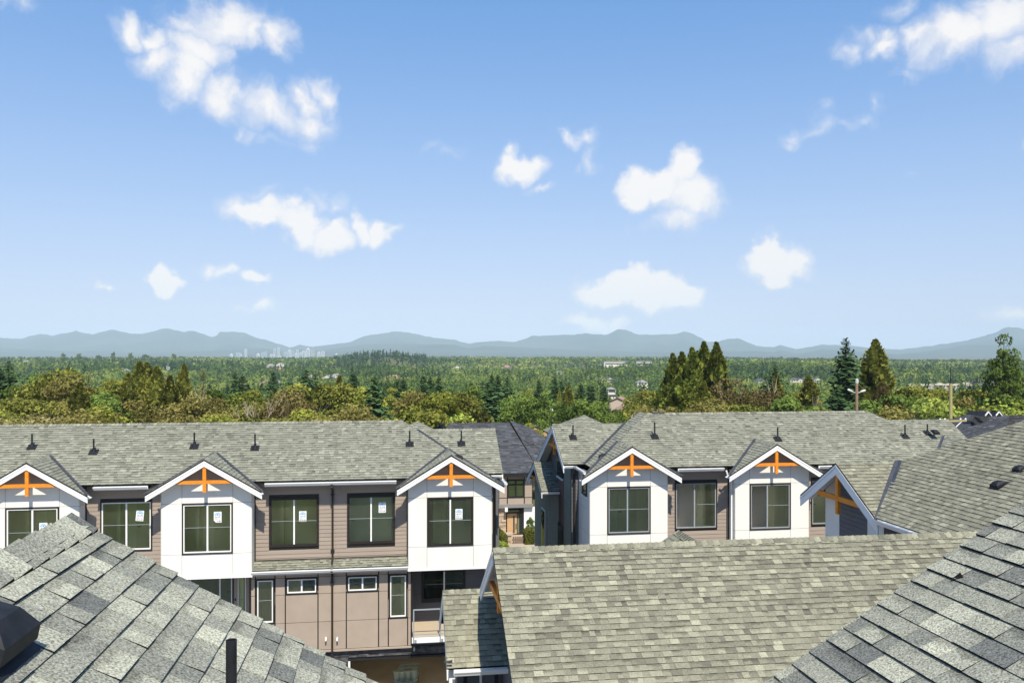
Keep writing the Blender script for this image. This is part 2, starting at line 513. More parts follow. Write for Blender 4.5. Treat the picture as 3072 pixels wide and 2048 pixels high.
def leaf_mat(name, dark, light, transl=0.3, shift=0.25, middle=None):
    m = bpy.data.materials.new(name)
    m.use_nodes = True
    n, l = nodes_of(m)
    n.clear()
    a = n.new('ShaderNodeAttribute')
    a.attribute_name = 'tint'
    s = n.new('ShaderNodeSeparateColor')
    l.new(a.outputs['Color'], s.inputs[0])
    r = n.new('ShaderNodeValToRGB')
    r.color_ramp.elements[0].color = (*dark, 1)
    r.color_ramp.elements[1].color = (*light, 1)
    if middle:
        r.color_ramp.elements.new(.5).color = (*middle, 1)
    l.new(s.outputs['Red'], r.inputs['Fac'])
    oi = n.new('ShaderNodeObjectInfo')
    mr_ = n.new('ShaderNodeMapRange')
    mr_.inputs['To Min'].default_value = 1 - shift
    mr_.inputs['To Max'].default_value = 1 + shift
    l.new(oi.outputs['Random'], mr_.inputs['Value'])
    mx = n.new('ShaderNodeVectorMath')
    mx.operation = 'SCALE'
    l.new(r.outputs['Color'], mx.inputs[0])
    l.new(mr_.outputs[0], mx.inputs['Scale'])
    d = n.new('ShaderNodeBsdfDiffuse')
    t = n.new('ShaderNodeBsdfTranslucent')
    l.new(mx.outputs[0], d.inputs['Color'])
    l.new(mx.outputs[0], t.inputs['Color'])
    ms = n.new('ShaderNodeMixShader')
    ms.inputs[0].default_value = transl
    l.new(d.outputs[0], ms.inputs[1])
    l.new(t.outputs[0], ms.inputs[2])
    o = n.new('ShaderNodeOutputMaterial')
    l.new(ms.outputs[0], o.inputs['Surface'])
    MATS[name] = m
    return m


ORD = ['first', 'second', 'third', 'fourth', 'fifth', 'sixth', 'seventh', 'eighth', 'ninth', 'tenth', 'eleventh', 'twelfth', 'thirteenth', 'fourteenth', 'fifteenth', 'sixteenth', 'seventeenth', 'eighteenth', 'nineteenth', 'twentieth', 'twenty-first', 'twenty-second', 'twenty-third', 'twenty-fourth', 'twenty-fifth', 'twenty-sixth']
BARK = noisy('bark', (0.10, 0.075, 0.055), (0.17, 0.13, 0.10), 4, 5, 0.95, 0.1, 0.3, 15, (3, 3, 0.6))
BARKP = noisy('pale_bare_bark', (0.36, 0.30, 0.22), (0.46, 0.39, 0.30), 4, 5, 0.95, 0.1)
LEAF = {
    'olive': leaf_mat('olive_leaves', (0.050, 0.062, 0.012), (0.40, 0.405, 0.090)),
    'green': leaf_mat('green_leaves', (0.040, 0.070, 0.013), (0.235, 0.325, 0.075)),
    'yellow': leaf_mat('yellow_green_leaves', (0.075, 0.090, 0.012), (0.46, 0.48, 0.095)),
    'brown': leaf_mat('browning_leaves', (0.065, 0.062, 0.016), (0.38, 0.335, 0.105)),
    'rust': leaf_mat('rust_brown_foliage', (0.055, 0.045, 0.016), (0.29, 0.225, 0.090)),
    'spruce': leaf_mat('dark_spruce_needles', (0.016, 0.040, 0.016), (0.105, 0.185, 0.072), 0.15),
    'cedar': leaf_mat('golden_cedar_sprays', (0.040, 0.052, 0.008), (0.31, 0.355, 0.072), 0.2),
    'lime': leaf_mat('lime_leaves', (0.075, 0.105, 0.012), (0.44, 0.52, 0.11)),
    'straw': leaf_mat('dry_straw_brush', (0.095, 0.085, 0.028), (0.45, 0.39, 0.16)),
    'hedge': leaf_mat('clipped_hedge_leaves', (0.06, 0.068, 0.014), (0.24, 0.25, 0.06)),
}


# ---------------------------------------------------------------- mesh helpers
class MB:
    def __init__(self):
        self.v, self.f, self.mi = [], [], []

    def poly(self, pts, mi=0):
        b = len(self.v)
        self.v += [tuple(p) for p in pts]
        self.f.append(tuple(range(b, b + len(pts))))
        self.mi.append(mi)

    def prism(self, pts, vec, mi=0, mi_side=None, caps=(True, True)):
        pts = [Vector(p) for p in pts]
        vec = Vector(vec)
        b, n = len(self.v), len(pts)
        self.v += [tuple(p) for p in pts] + [tuple(p + vec) for p in pts]
        nn = Vector((0, 0, 0))
        for i in range(n):
            nn += (pts[i] - pts[0]).cross(pts[(i + 1) % n] - pts[0])
        flip = nn.dot(vec) > 0
        ms = mi if mi_side is None else mi_side

        def add(f, m_):
            self.f.append(tuple(reversed(f)) if flip else tuple(f))
            self.mi.append(m_)
        if caps[0]:
            add(range(b, b + n), mi)
        if caps[1]:
            add(tuple(reversed(range(b + n, b + 2 * n))), mi)
        for i in range(n):
            j = (i + 1) % n
            add((b + j, b + i, b + n + i, b + n + j), ms)

    def box(self, x0, x1, y0, y1, z0, z1, mi=0):
        self.prism([(x0, y0, z0), (x1, y0, z0), (x1, y1, z0), (x0, y1, z0)], (0, 0, z1 - z0), mi)

    def beam(self, a, b, w, h, up=(0, 0, 1), mi=0):
        """rectangular bar from a to b, w across, h along up"""
        a, b = Vector(a), Vector(b)
        d = (b - a).normalized()
        s = d.cross(Vector(up)).normalized()
        u = s.cross(d).normalized()
        p = [a + s * (w / 2 * i) + u * (h / 2 * j) for i, j in ((-1, -1), (1, -1), (1, 1), (-1, 1))]
        self.prism(p, b - a, mi)

    def tube(self, pts, r, n=8, mi=0, cap=True):
        pts = [Vector(p) for p in pts]
        rr = r if isinstance(r, (list, tuple)) else [r] * len(pts)
        rings = []
        side = None
        for i, p in enumerate(pts):
            d = (pts[min(i + 1, len(pts) - 1)] - pts[max(i - 1, 0)]).normalized()
            if side is None:
                side = d.orthogonal().normalized()
            else:
                side = (side - d * side.dot(d))
                side = side.normalized() if side.length > 1e-6 else d.orthogonal().normalized()
            o = d.cross(side)
            b = len(self.v)
            for k in range(n):
                a = 2 * math.pi * k / n
                self.v.append(tuple(p + (side * math.cos(a) + o * math.sin(a)) * rr[i]))
            rings.append(b)
        for i in range(len(rings) - 1):
            for k in range(n):
                j = (k + 1) % n
                self.f.append((rings[i] + k, rings[i] + j, rings[i + 1] + j, rings[i + 1] + k))
                self.mi.append(mi)
        if cap:
            self.f.append(tuple(reversed(range(rings[0], rings[0] + n))))
            self.f.append(tuple(range(rings[-1], rings[-1] + n)))
            self.mi += [mi, mi]

    def build(self, name, mats, parent=None, smooth=False):
        me = bpy.data.meshes.new(name)
        me.from_pydata(self.v, [], self.f)
        if not isinstance(mats, (list, tuple)):
            mats = [mats]
        for m in mats:
            me.materials.append(m)
        if len(mats) > 1:
            me.polygons.foreach_set('material_index', self.mi)
        if smooth:
            me.polygons.foreach_set('use_smooth', [True] * len(me.polygons))
        me.update()
        o = bpy.data.objects.new(name, me)
        col.objects.link(o)
        if parent is not None:
            adopt(o, parent)
        return o


def origin_of(o):
    v = Vector((0, 0, 0))
    while o is not None:
        v += Vector(o.location)
        o = o.parent
    return v


def adopt(o, parent):
    """parent a mesh whose vertices are in world coordinates"""
    o.parent = parent
    root = parent
    while root.parent is not None:
        root = root.parent
    if parent.parent is None:
        o.matrix_parent_inverse = Matrix.Translation(-Vector(root.location))
    # deeper levels sit under a part whose own matrix is already the world frame


def thing(name, label, cat, loc=(0, 0, 0), group=None):
    o = bpy.data.objects.new(name, None)
    o.empty_display_size = 0.3
    col.objects.link(o)
    o.location = loc
    tag(o, label, cat, group)
    return o


def tag(o, label=None, cat=None, group=None, kind=None):
    if label:
        o['label'] = label
    if cat:
        o['category'] = cat
    if group:
        o['group'] = group
    if kind:
        o['kind'] = kind
    return o


def box_part(name, mat, parent, *b):
    m = MB()
    m.box(*b)
    return m.build(name, mat, parent)


def clip_half(poly, a, b, c):
    """keep a*u+b*v+c >= 0 of a 2-D polygon"""
    out = []
    n = len(poly)
    for i in range(n):
        p, q = poly[i], poly[(i + 1) % n]
        dp, dq = a * p[0] + b * p[1] + c, a * q[0] + b * q[1] + c
        if dp >= 0:
            out.append(p)
        if (dp >= 0) != (dq >= 0):
            t = dp / (dp - dq)
            out.append((p[0] + (q[0] - p[0]) * t, p[1] + (q[1] - p[1]) * t))
    return out


def area2(poly):
    return 0.5 * abs(sum(poly[i][0] * poly[(i + 1) % len(poly)][1] - poly[(i + 1) % len(poly)][0] * poly[i][1] for i in range(len(poly)))) if len(poly) > 2 else 0


def plane_frame(P):
    P = [Vector(p) for p in P]
    n = Vector((0, 0, 0))
    for i in range(len(P)):
        n += (P[i] - P[0]).cross(P[(i + 1) % len(P)] - P[0])
    n.normalize()
    if n.z < 0:
        n = -n
    U = Vector((0, 0, 1)).cross(n).normalized()
    V = n.cross(U)
    O = min(P, key=lambda p: p.z)
    return O, U, V, n


def set_tint(me, cols):
    """cols: per-corner rgba flat list"""
    at_ = me.color_attributes.new('tint', 'FLOAT_COLOR', 'CORNER')
    at_.data.foreach_set('color', cols)


class Tabs:
    """collects shingle tabs into one mesh"""

    def __init__(self):
        self.v, self.f, self.mi, self.c = [], [], [], []

    def add(self, top, skirt_edges, N, depth, tint, butt=None):
        b = len(self.v)
        n = len(top)
        self.v += [tuple(p) for p, g in top]
        self.f.append(tuple(range(b, b + n)))
        self.mi.append(0)
        for p, g in top:
            self.c += [tint[0], g, tint[1], 1]
        for i, j in skirt_edges:
            k = len(self.v)
            pi, pj = top[i][0], top[j][0]
            self.v += [tuple(pi), tuple(pi - N * depth), tuple(pj - N * depth), tuple(pj)]
            self.f.append((k, k + 1, k + 2, k + 3))
            dark = butt is None or (i, j) in butt
            self.mi.append(1 if dark else 0)
            self.c += [tint[0] * .8, 0, 0, 1] * 4

    def build(self, name, mat, parent):
        me = bpy.data.meshes.new(name)
        me.from_pydata(self.v, [], self.f)
        me.materials.append(mat)
        me.materials.append(ASPH)
        me.polygons.foreach_set('material_index', self.mi)
        set_tint(me, self.c)
        me.update()
        o = bpy.data.objects.new(name, me)
        col.objects.link(o)
        adopt(o, parent)
        return o


def shingle_roof(root, P, mat, seed, singles=0, e=0.143, name='roof_slope', deck=0.10, wmin=0.10, wmax=0.27, tone=0.0, lift=1.0, contrast=1.0, seams=0.0):
    """one planar roof slope: a deck slab with courses of laminated shingles laid on it"""
    rng = random.Random(seed)
    P = [Vector(p) for p in P]
    O, U, V, N = plane_frame(P)
    m = MB()
    m.prism(P, -N * deck)
    slab = m.build(name, DECK, root)
    uv = [((p - O).dot(U), (p - O).dot(V)) for p in P]
    v0, v1 = min(q[1] for q in uv), max(q[1] for q in uv)
    tabs = []
    k = 0
    v = v0 - 0.012
    while v < v1 - 0.01:
        strip = clip_half(clip_half(uv, 0, 1, -v), 0, -1, v + e)
        if len(strip) >= 3 and area2(strip) > 1e-4:
            u0, u1 = min(q[0] for q in strip) - 0.0, max(q[0] for q in strip)
            u = u0 - rng.uniform(0, 0.3)
            tooth = rng.random() < 0.5
            wob = rng.uniform(-0.003, 0.003)
            while u < u1:
                w = rng.uniform(wmin, wmax) if tooth else rng.uniform(wmin * 0.9, wmax * 0.75)
                t = clip_half(clip_half(strip, 1, 0, -(u + 0.0008)), -1, 0, u + w - 0.0008)
                if len(t) >= 3 and area2(t) > 2e-4:
                    th = ((0.017 if tooth else 0.010) + wob) * lift
                    r_ = rng.random()
                    tint = 0.44 + (rng.gauss(0, 0.10) + (0.06 if tooth else -0.07)) * contrast + tone
                    if r_ < 0.12:
                        tint += 0.30 * contrast
                    elif r_ > 0.90:
                        tint -= 0.24 * contrast
                    tint = min(1, max(0, tint))
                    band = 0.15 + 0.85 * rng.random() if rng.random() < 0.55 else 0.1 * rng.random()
                    top = []
                    for q in t:
                        g = min(1, max(0, (q[1] - v) / e))
                        h = th * (1 - g) + 0.003
                        top.append((O + U * q[0] + V * q[1] + N * h, g))
                    sk = []
                    bt = set()
                    n = len(t)
                    for i in range(n):
                        j = (i + 1) % n
                        if abs(t[i][1] - t[j][1]) < .02 * e and t[i][1] < v + .5 * e:
                            bt.add((i, j))
                        elif tooth and rng.random() < seams:
                            bt.add((i, j))
                        if not (t[i][1] > v + e - 1e-4 and t[j][1] > v + e - 1e-4):
                            sk.append((i, j))
                    c = sum((x[0] for x in top), Vector((0, 0, 0))) / n
                    tabs.append((c, top, sk, th + 0.006, (tint, band), bt))
                u += w
                tooth = not tooth if rng.random() < 0.8 else tooth
        v += e
        k += 1
    pick = set()
    if singles:
        sc_ = []
        for i, tb in enumerate(tabs):
            q = proj(tb[0])
            if q and -40 < q[0] < 3112 and -40 < q[1] < 2088:
                sc_.append((q[2], i))
        sc_.sort()
        pick = set(i for _, i in sc_[:singles])
    rest = Tabs()
    for i, tb in enumerate(tabs):
        if i in pick:
            T = Tabs()
            T.add(tb[1], tb[2], N, tb[3], tb[4], tb[5])
            T.build('shingle', mat, slab)
        else:
            rest.add(tb[1], tb[2], N, tb[3], tb[4], tb[5])
    if rest.f:
        o = rest.build('shingle_courses', mat, slab)
        tag(o, kind='stuff')
    return slab


def ridge_caps(slab, A, B, d1, d2, mat, seed, e=0.143, w=0.15, single=False):
    """folded cap shingles along a ridge or hip from A to B; d1, d2 = unit down-slope directions either side"""
    rng = random.Random(seed)
    A, B = Vector(A), Vector(B)
    L = (B - A).length
    D = (B - A) / L
    d1, d2 = Vector(d1), Vector(d2)
    upv = -(d1 + d2)
    upv = upv.normalized() if upv.length > 1e-3 else Vector((0, 0, 1))
    T = Tabs()
    k = 0
    s = 0.0
    while s < L - 0.02:
        s1 = min(L, s + e)
        tint = min(1, max(0, 0.42 + rng.gauss(0, 0.2)))
        one = Tabs() if single else T
        hi, lo = 0.026, 0.012
        a, b = A + D * s, A + D * s1
        for dd in (d1, d2):
            top = [(a + upv * (lo + 0.01), 1), (b + upv * (hi + 0.01), 0), (b + upv * hi + dd * w, 0), (a + upv * lo + dd * w, 1)]
            nrm = (top[1][0] - top[0][0]).cross(top[2][0] - top[0][0])
            if nrm.dot(upv) < 0:
                top.reverse()
            one.add(top, [(0, 1), (1, 2), (2, 3)], upv, 0.02, (tint, 0.3))
        if single:
            one.build('cap_shingle', mat, slab)
        s += e
    if not single:
        tag(T.build('ridge_cap', mat, slab), kind='stuff')


def rect_minus(x0, x1, z0, z1, holes):
    """rectangles that cover a wall except its openings"""
    xs = sorted(set([x0, x1] + [min(max(h[i], x0), x1) for h in holes for i in (0, 1)]))
    zs = sorted(set([z0, z1] + [min(max(h[i], z0), z1) for h in holes for i in (2, 3)]))
    out = []
    for i in range(len(xs) - 1):
        run = None
        for j in range(len(zs) - 1):
            cx_, cz_ = (xs[i] + xs[i + 1]) / 2, (zs[j] + zs[j + 1]) / 2
            solid = not any(h[0] < cx_ < h[1] and h[2] < cz_ < h[3] for h in holes)
            if solid:
                run = [zs[j], zs[j + 1]] if run is None else [run[0], zs[j + 1]]
            elif run:
                out.append((xs[i], xs[i + 1], *run))
                run = None
        if run:
            out.append((xs[i], xs[i + 1], *run))
    return [r for r in out if r[1] - r[0] > 1e-4 and r[3] - r[2] > 1e-4]


def lap_siding(root, x0, x1, z0, z1, Y, holes, mat, name='siding_wall', e=0.148, back=BROWNTRIM, jitter=3):
    """front-facing lap siding: a backing wall with single planks fixed to it, cut round the openings"""
    m = MB()
    for r in rect_minus(x0, x1, z0, z1, holes):
        m.box(r[0], r[1], Y + 0.012, Y + 0.16, r[2], r[3])
    wall = m.build(name, back, root)
    z = z0
    rng = random.Random(jitter)
    while z < z1 - 0.02:
        zt = min(z + e, z1)
        spans = [(x0, x1)]
        for h in holes:
            if h[2] < zt - 0.01 and h[3] > z + 0.01:
                nx = []
                for a, b in spans:
                    if h[0] <= a + 0.001 and h[1] >= b - 0.001:
                        continue
                    if h[1] <= a or h[0] >= b:
                        nx.append((a, b))
                        continue
                    if h[0] > a + 0.02:
                        nx.append((a, h[0]))
                    if h[1] < b - 0.02:
                        nx.append((h[1], b))
                spans = nx
        for a, b in spans:
            # long runs are butted from boards of up to 3.6 m
            cuts = [a]
            while b - cuts[-1] > 3.7:
                cuts.append(cuts[-1] + rng.uniform(2.4, 3.6))
            cuts.append(b)
            for c0, c1 in zip(cuts[:-1], cuts[1:]):
                p = MB()
                p.prism([(c0 + .002, Y - 0.011, z + .0), (c0 + .002, Y + 0.010, z), (c0 + .002, Y + 0.010, zt - .002), (c0 + .002, Y + 0.004, zt - .002)], (c1 - c0 - .004, 0, 0))
                p.build('plank', mat, wall)
        z += e
    return wall


def panel_wall(root, polys, Y, mat, name='panel_wall', gap=0.012, th=0.012, back=JOINT, backdepth=0.14, inset=None):
    """front-facing wall of flat panels (list of (x,z) convex polygons) over a dark backing that shows in the joints"""
    m = MB()
    for p in polys:
        m.prism([(x, Y + th, z) for x, z in p], (0, backdepth, 0))
    wall = m.build(name, back, root)
    for p in polys:
        cx_ = sum(q[0] for q in p) / len(p)
        cz_ = sum(q[1] for q in p) / len(p)
        # shrink each edge by gap/2
        q = list(p)
        n = len(p)
        ar = sum(p[i][0] * p[(i + 1) % n][1] - p[(i + 1) % n][0] * p[i][1] for i in range(n))
        sgn = 1 if ar > 0 else -1
        for i in range(n):
            ax, az_ = p[i]
            bx, bz = p[(i + 1) % n]
            ex, ez = bx - ax, bz - az_
            L = math.hypot(ex, ez)
            if L < 1e-6:
                continue
            nx, nz_ = -ez / L * sgn, ex / L * sgn
            q = clip_half(q, nx, nz_, -(nx * ax + nz_ * az_) - gap / 2)
            if len(q) < 3:
                break
        if len(q) >= 3 and area2(q) > 1e-3:
            w = MB()
            w.prism([(x, Y, z) for x, z in q], (0, th + .001, 0))
            w.build('panel', mat, wall)
    return wall


def ring(m, x0, x1, z0, z1, w, y0, y1, mi=0, sill=None):
    s = w if sill is None else sill
    m.box(x0, x0 + w, y0, y1, z0, z1, mi)
    m.box(x1 - w, x1, y0, y1, z0, z1, mi)
    m.box(x0 + w, x1 - w, y0, y1, z0, z0 + s, mi)
    m.box(x0 + w, x1 - w, y0, y1, z1 - w, z1, mi)


_text_cache = {}


def text_mesh(s):
    if s not in _text_cache:
        cu = bpy.data.curves.new('txt', 'FONT')
        cu.body = s
        cu.align_x = 'CENTER'
        cu.align_y = 'CENTER'
        ob = bpy.data.objects.new('txt', cu)
        col.objects.link(ob)
        dg = bpy.context.evaluated_depsgraph_get()
        me = bpy.data.meshes.new_from_object(ob.evaluated_get(dg))
        vs_ = [tuple(v.co) for v in me.vertices]
        fs = [tuple(p.vertices) for p in me.polygons]
        bpy.data.objects.remove(ob)
        bpy.data.curves.remove(cu)
        bpy.data.meshes.remove(me)
        xs = [v[0] for v in vs_]
        ys = [v[1] for v in vs_]
        mx_, my_ = (min(xs) + max(xs)) / 2, (min(ys) + max(ys)) / 2
        vs_ = [(v[0] - mx_, v[1] - my_) for v in vs_]
        _text_cache[s] = (vs_, fs, max(xs) - min(xs), max(ys) - min(ys))
    return _text_cache[s]


def add_text(m, s, cx_, cz_, width, height, Y, mi, shear=0.0):
    vs_, fs, w, h = text_mesh(s)
    b = len(m.v)
    for v in vs_:
        zz = v[1] / h * height
        m.v.append((cx_ + v[0] / w * width + shear * zz, Y, cz_ + zz))
    for f in fs:
        m.f.append(tuple(b + i for i in f))
        m.mi.append(mi)


def sticker(win, cx_, cz_, Y, tilt=0.0, torn=False):
    """window maker's sticker: blue fan light over bold initials, lines of small print"""
    w, h = 0.27, 0.39
    m = MB()
    out = [(-w / 2, -h / 2), (w / 2, -h / 2), (w / 2, h / 2), (-w / 2, h / 2)]
    if torn:
        out = [(-w / 2 + .07, -h / 2), (w / 2, -h / 2), (w / 2, h / 2), (-w / 2, h / 2), (-w / 2, -h / 2 + .08)]
    m.prism([(x, 0, z) for x, z in out], (0, 0.002, 0), 0)
    zb = 0.055
    R1, R0 = 0.115, 0.045
    for k in range(6):
        a0, a1 = math.pi * k / 6 + .04, math.pi * (k + 1) / 6 - .04
        m.poly([(R0 * math.cos(a0), -.002, zb + R0 * math.sin(a0)), (R1 * math.cos(a0), -.002, zb + R1 * math.sin(a0)),
                (R1 * math.cos((a0 + a1) / 2) * 1.01, -.002, zb + R1 * math.sin((a0 + a1) / 2) * 1.01),
                (R1 * math.cos(a1), -.002, zb + R1 * math.sin(a1)), (R0 * math.cos(a1), -.002, zb + R0 * math.sin(a1))], 1)
    m.poly([(0.022 * math.cos(2 * math.pi * k / 10), -.002, zb + .022 + 0.016 * math.sin(2 * math.pi * k / 10)) for k in range(10)], 2)
    add_text(m, 'AVS', 0, 0.0, 0.20, 0.075, -.002, 2)
    for z_, x_a, x_b in ((-.062, -.11, .02), (-.085, -.105, .03), (-.105, -.11, -.01), (-.085, .05, .11), (-.105, .04, .115)):
        if torn and x_a < -.05 and z_ < -.09:
            continue
        m.poly([(x_a, -.002, z_ - .005), (x_b, -.002, z_ - .005), (x_b, -.002, z_ + .005), (x_a, -.002, z_ + .005)], 3)
    xx = -.105
    for g_ in (3, 3, 4):
        for k in range(g_):
            if not (torn and xx < -.03):
                m.poly([(xx, -.002, -.162), (xx + .014, -.002, -.162), (xx + .014, -.002, -.136), (xx, -.002, -.136)], 2)
            xx += .018
        xx += .018
    c, s = math.cos(tilt), math.sin(tilt)
    m.v = [(cx_ + x * c - z * s, Y + y, cz_ + x * s + z * c) for x, y, z in m.v]
    o = m.build('sticker', [STK_W, STK_B, STK_K, STK_G], win)
    return o


def window(root, x0, x1, z0, z1, Y, frame='white', split=0.5, stick=None, torn=False, bar=True, room=True, room_w=0.5, glass=None, trim=BROWNTRIM, open_left=False, depth=1.32, door=0.62, tw=0.05):
    """outer trim > sash, mullion, panes, glazing bar, sticker; with the room behind it"""
    m = MB()
    ring(m, x0, x1, z0, z1, tw, Y - 0.03, Y + 0.10)
    win = m.build('window', trim, root)
    fm = TRIMW if frame == 'white' else RAILM if frame == 'grey' else trim
    mm_ = TRIMW if frame in ('white', 'mixed', 'dark') else fm
    a0, a1, b0, b1 = x0 + tw, x1 - tw, z0 + tw, z1 - tw
    m = MB()
    ring(m, a0, a1, b0, b1, 0.04, Y - 0.015, Y + 0.075)
    m.build('sash_frame', fm, win)
    a0, a1, b0, b1 = a0 + .04, a1 - .04, b0 + .04, b1 - .04
    xm = a0 + (a1 - a0) * split if split else None
    if xm is not None:
        box_part('mullion', mm_, win, xm - 0.028, xm + 0.028, Y - 0.01, Y + 0.07, b0, b1)
        spans = [(a0, xm - .028), (xm + .028, a1)]
    else:
        spans = [(a0, a1)]
    for i, (p, q) in enumerate(spans):
        if open_left and i == 0:
            continue
        box_part('pane', glass or GLASS, win, p, q, Y + 0.03, Y + 0.034, b0, b1)
        if bar:
            zb_ = b0 + (b1 - b0) * 0.52
            box_part('glazing_bar', RAILM, win, p, q, Y + 0.018, Y + 0.027, zb_ - .008, zb_ + .008)
    if stick is not None:
        p, q = spans[-1]
        sticker(win, p + (q - p) * stick[0], b0 + (b1 - b0) * stick[1], Y + 0.025, stick[2] if len(stick) > 2 else 0, torn)
    if room:
        interior(root, x0 - room_w, x1 + room_w, z0 - 0.38, z1 + 0.35, Y + 0.165, Y + 0.165 + depth, (x0, x1, z0, z1), door)
    return win


def interior(root, x0, x1, z0, z1, y0, y1, hole, door=0.62):
    """the room seen through a window: plaster walls, board floor, a closed door in the back wall"""
    m = MB()
    t = 0.05
    m.box(x0, x1, y0, y1, z0 - t, z0, 1)
    m.box(x0, x1, y0, y1, z1, z1 + t, 0)
    m.box(x0 - t, x0, y0, y1, z0 - t, z1 + t, 0)
    m.box(x1, x1 + t, y0, y1, z0 - t, z1 + t, 0)
    m.box(x0 - t, x1 + t, y1, y1 + t, z0 - t, z1 + t, 0)
    xp = x0 + (x1 - x0) * (0.30 if door > 0.5 else 0.75)
    m.box(xp - .06, xp + .06, y1 - .4 * (y1 - y0), y1, z0, z1, 0)      # a closet partition
    for r in rect_minus(x0, x1, z0, z1, [hole]):
        m.box(r[0], r[1], y0 - 0.003, y0 + 0.02, r[2], r[3], 0)
    room_ = m.build('room', [ROOMW, ROOMF], root)
    xd = x0 + (x1 - x0) * door
    box_part('interior_door', DOORW, room_, xd - .40, xd + .40, y1 - .05, y1 - .005, z0 + .01, z0 + 2.03)
    m = MB()
    ring(m, xd - .49, xd + .49, z0, z0 + 2.12, .085, y1 - .03, y1 - .002)
    m.build('door_casing', TRIMW, room_)
    box_part('door_handle', BLACK, room_, xd - .36, xd - .24, y1 - .10, y1 - .06, z0 + .98, z0 + 1.01)
    return room_


def gutter_x(root, x0, x1, Yb, z, d=0.11, h=0.095, mat=GUTTER, name='gutter'):
    """K-style gutter running along x; Yb = back plane, it projects towards -y"""
    m = MB()
    t = 0.006
    prof = [(Yb, z), (Yb - d * .62, z), (Yb - d * .72, z + h * .25), (Yb - d, z + h * .7), (Yb - d, z + h),
            (Yb - d + t, z + h), (Yb - d + t, z + h * .7), (Yb - d * .72 + t, z + h * .28), (Yb - d * .62, z + t), (Yb, z + t)]
    m.prism([(x0, y, zz) for y, zz in prof], (x1 - x0, 0, 0))
    m.box(x0, x1, Yb - t, Yb, z, z + h)
    g = m.build(name, mat, root)
    n = int((x1 - x0) / 0.62)
    for i in range(n):
        xx = x0 + 0.3 + i * 0.62
        if xx < x1 - .1:
            box_part('gutter_strap', mat, g, xx, xx + .02, Yb - d + .002, Yb - .004, z + h - .006, z + h + .004)
    return g


def gutter_y(root, y0, y1, Xb, z, d=0.11, h=0.11, mat=GUTTER, side=-1, name='gutter'):
    m = MB()
    t = 0.006
    prof = [(0, z), (d * .62, z), (d * .72, z + h * .25), (d, z + h * .7), (d, z + h), (d - t, z + h), (d - t, z + h * .7), (d * .72 - t, z + h * .28), (d * .62, z + t), (0, z + t)]
    m.prism([(Xb + side * x, y0, zz) for x, zz in prof], (0, y1 - y0, 0))
    m.box(min(Xb, Xb - side * t), max(Xb, Xb - side * t), y0, y1, z, z + h)
    g = m.build(name, mat, root)
    n = int((y1 - y0) / 0.62)
    for i in range(n):
        yy = y0 + 0.3 + i * 0.62
        a, b = sorted((Xb + side * .004, Xb + side * (d - .002)))
        box_part('gutter_strap', mat, g, a, b, yy, yy + .02, z + h - .006, z + h + .004)
    return g


def vent_pipe(root, base, h=0.5, r=0.032, normal=(0, -0.518, 0.856)):
    base = Vector(base)
    N = Vector(normal)
    U = Vector((0, 0, 1)).cross(N).normalized()
    V = N.cross(U)
    m = MB()
    m.tube([base - Vector((0, 0, .1)), base + Vector((0, 0, h))], r, 10)
    b = len(m.v)
    p = m.build('vent_pipe', BLACK, root, smooth=False)
    m = MB()
    c = base + N * 0.022
    m.prism([c + U * a + V * b_ for a, b_ in ((-.16, -.15), (.16, -.15), (.16, .17), (-.16, .17))], N * 0.008)
    n = 12
    rings = []
    for rr, hh in ((.095, .008), (.075, .05), (.045, .11)):
        rings.append([c + Vector((0, 0, 1)) * (hh + 0.0) * 1.2 + U * rr * math.cos(2 * math.pi * k / n) + V * rr * math.sin(2 * math.pi * k / n) * (1 if hh > .02 else 1) for k in range(n)])
    for i in range(2):
        for k in range(n):
            j = (k + 1) % n
            m.poly([rings[i][k], rings[i][j], rings[i + 1][j], rings[i + 1][k]])
    m.build('flashing_boot', BLACKV, p)
    return p


def turtle_vent(root, base, normal, up, s=1.0, name='roof_vent'):
    """low black box vent: flange, throat and sloping hood; up = up-slope direction"""
    base, N, V = Vector(base), Vector(normal).normalized(), Vector(up).normalized()
    U = V.cross(N).normalized()

    def P(a, b_, c):
        return base + U * a * s + V * b_ * s + N * c * s
    m = MB()
    m.prism([P(-.20, -.22, .016), P(.20, -.22, .016), P(.20, .22, .016), P(-.20, .22, .016)], N * .006)
    v = m.build(name, BLACKV, root)
    m = MB()
    m.prism([P(-.11, -.09, .02), P(.11, -.09, .02), P(.11, .12, .02), P(-.11, .12, .02)], N * .06 * s)
    m.build('throat', BLACK, v)
    m = MB()
    lo = [P(-.17, -.19, .055), P(.17, -.19, .055), P(.165, .16, .03), P(-.165, .16, .03)]
    mi_ = [P(-.16, -.17, .12), P(.16, -.17, .12), P(.155, .15, .07), P(-.155, .15, .07)]
    hi = [P(-.10, -.08, .165), P(.10, -.08, .165), P(.10, .09, .13), P(-.10, .09, .13)]
    for A_, B_ in ((lo, mi_), (mi_, hi)):
        for i in range(4):
            j = (i + 1) % 4
            m.poly([A_[i], A_[j], B_[j], B_[i]])
    m.poly(hi)
    m.poly(list(reversed(lo)))
    m.build('hood', BLACKV, v)
    return v

# ---------------------------------------------------------------- ground
H0 = [(0, 0), (46, 0), (58, -1.2), (76, -2.9), (110, -5.5), (150, -8.5), (220, -14.5), (300, -20), (450, -27), (700, -30), (1000, -26), (1500, -17), (2200, -11), (3000, -9), (3800, -9), (20000, -6)]
HX, HZ = np.array([a for a, b in H0], float), np.array([b for a, b in H0], float)


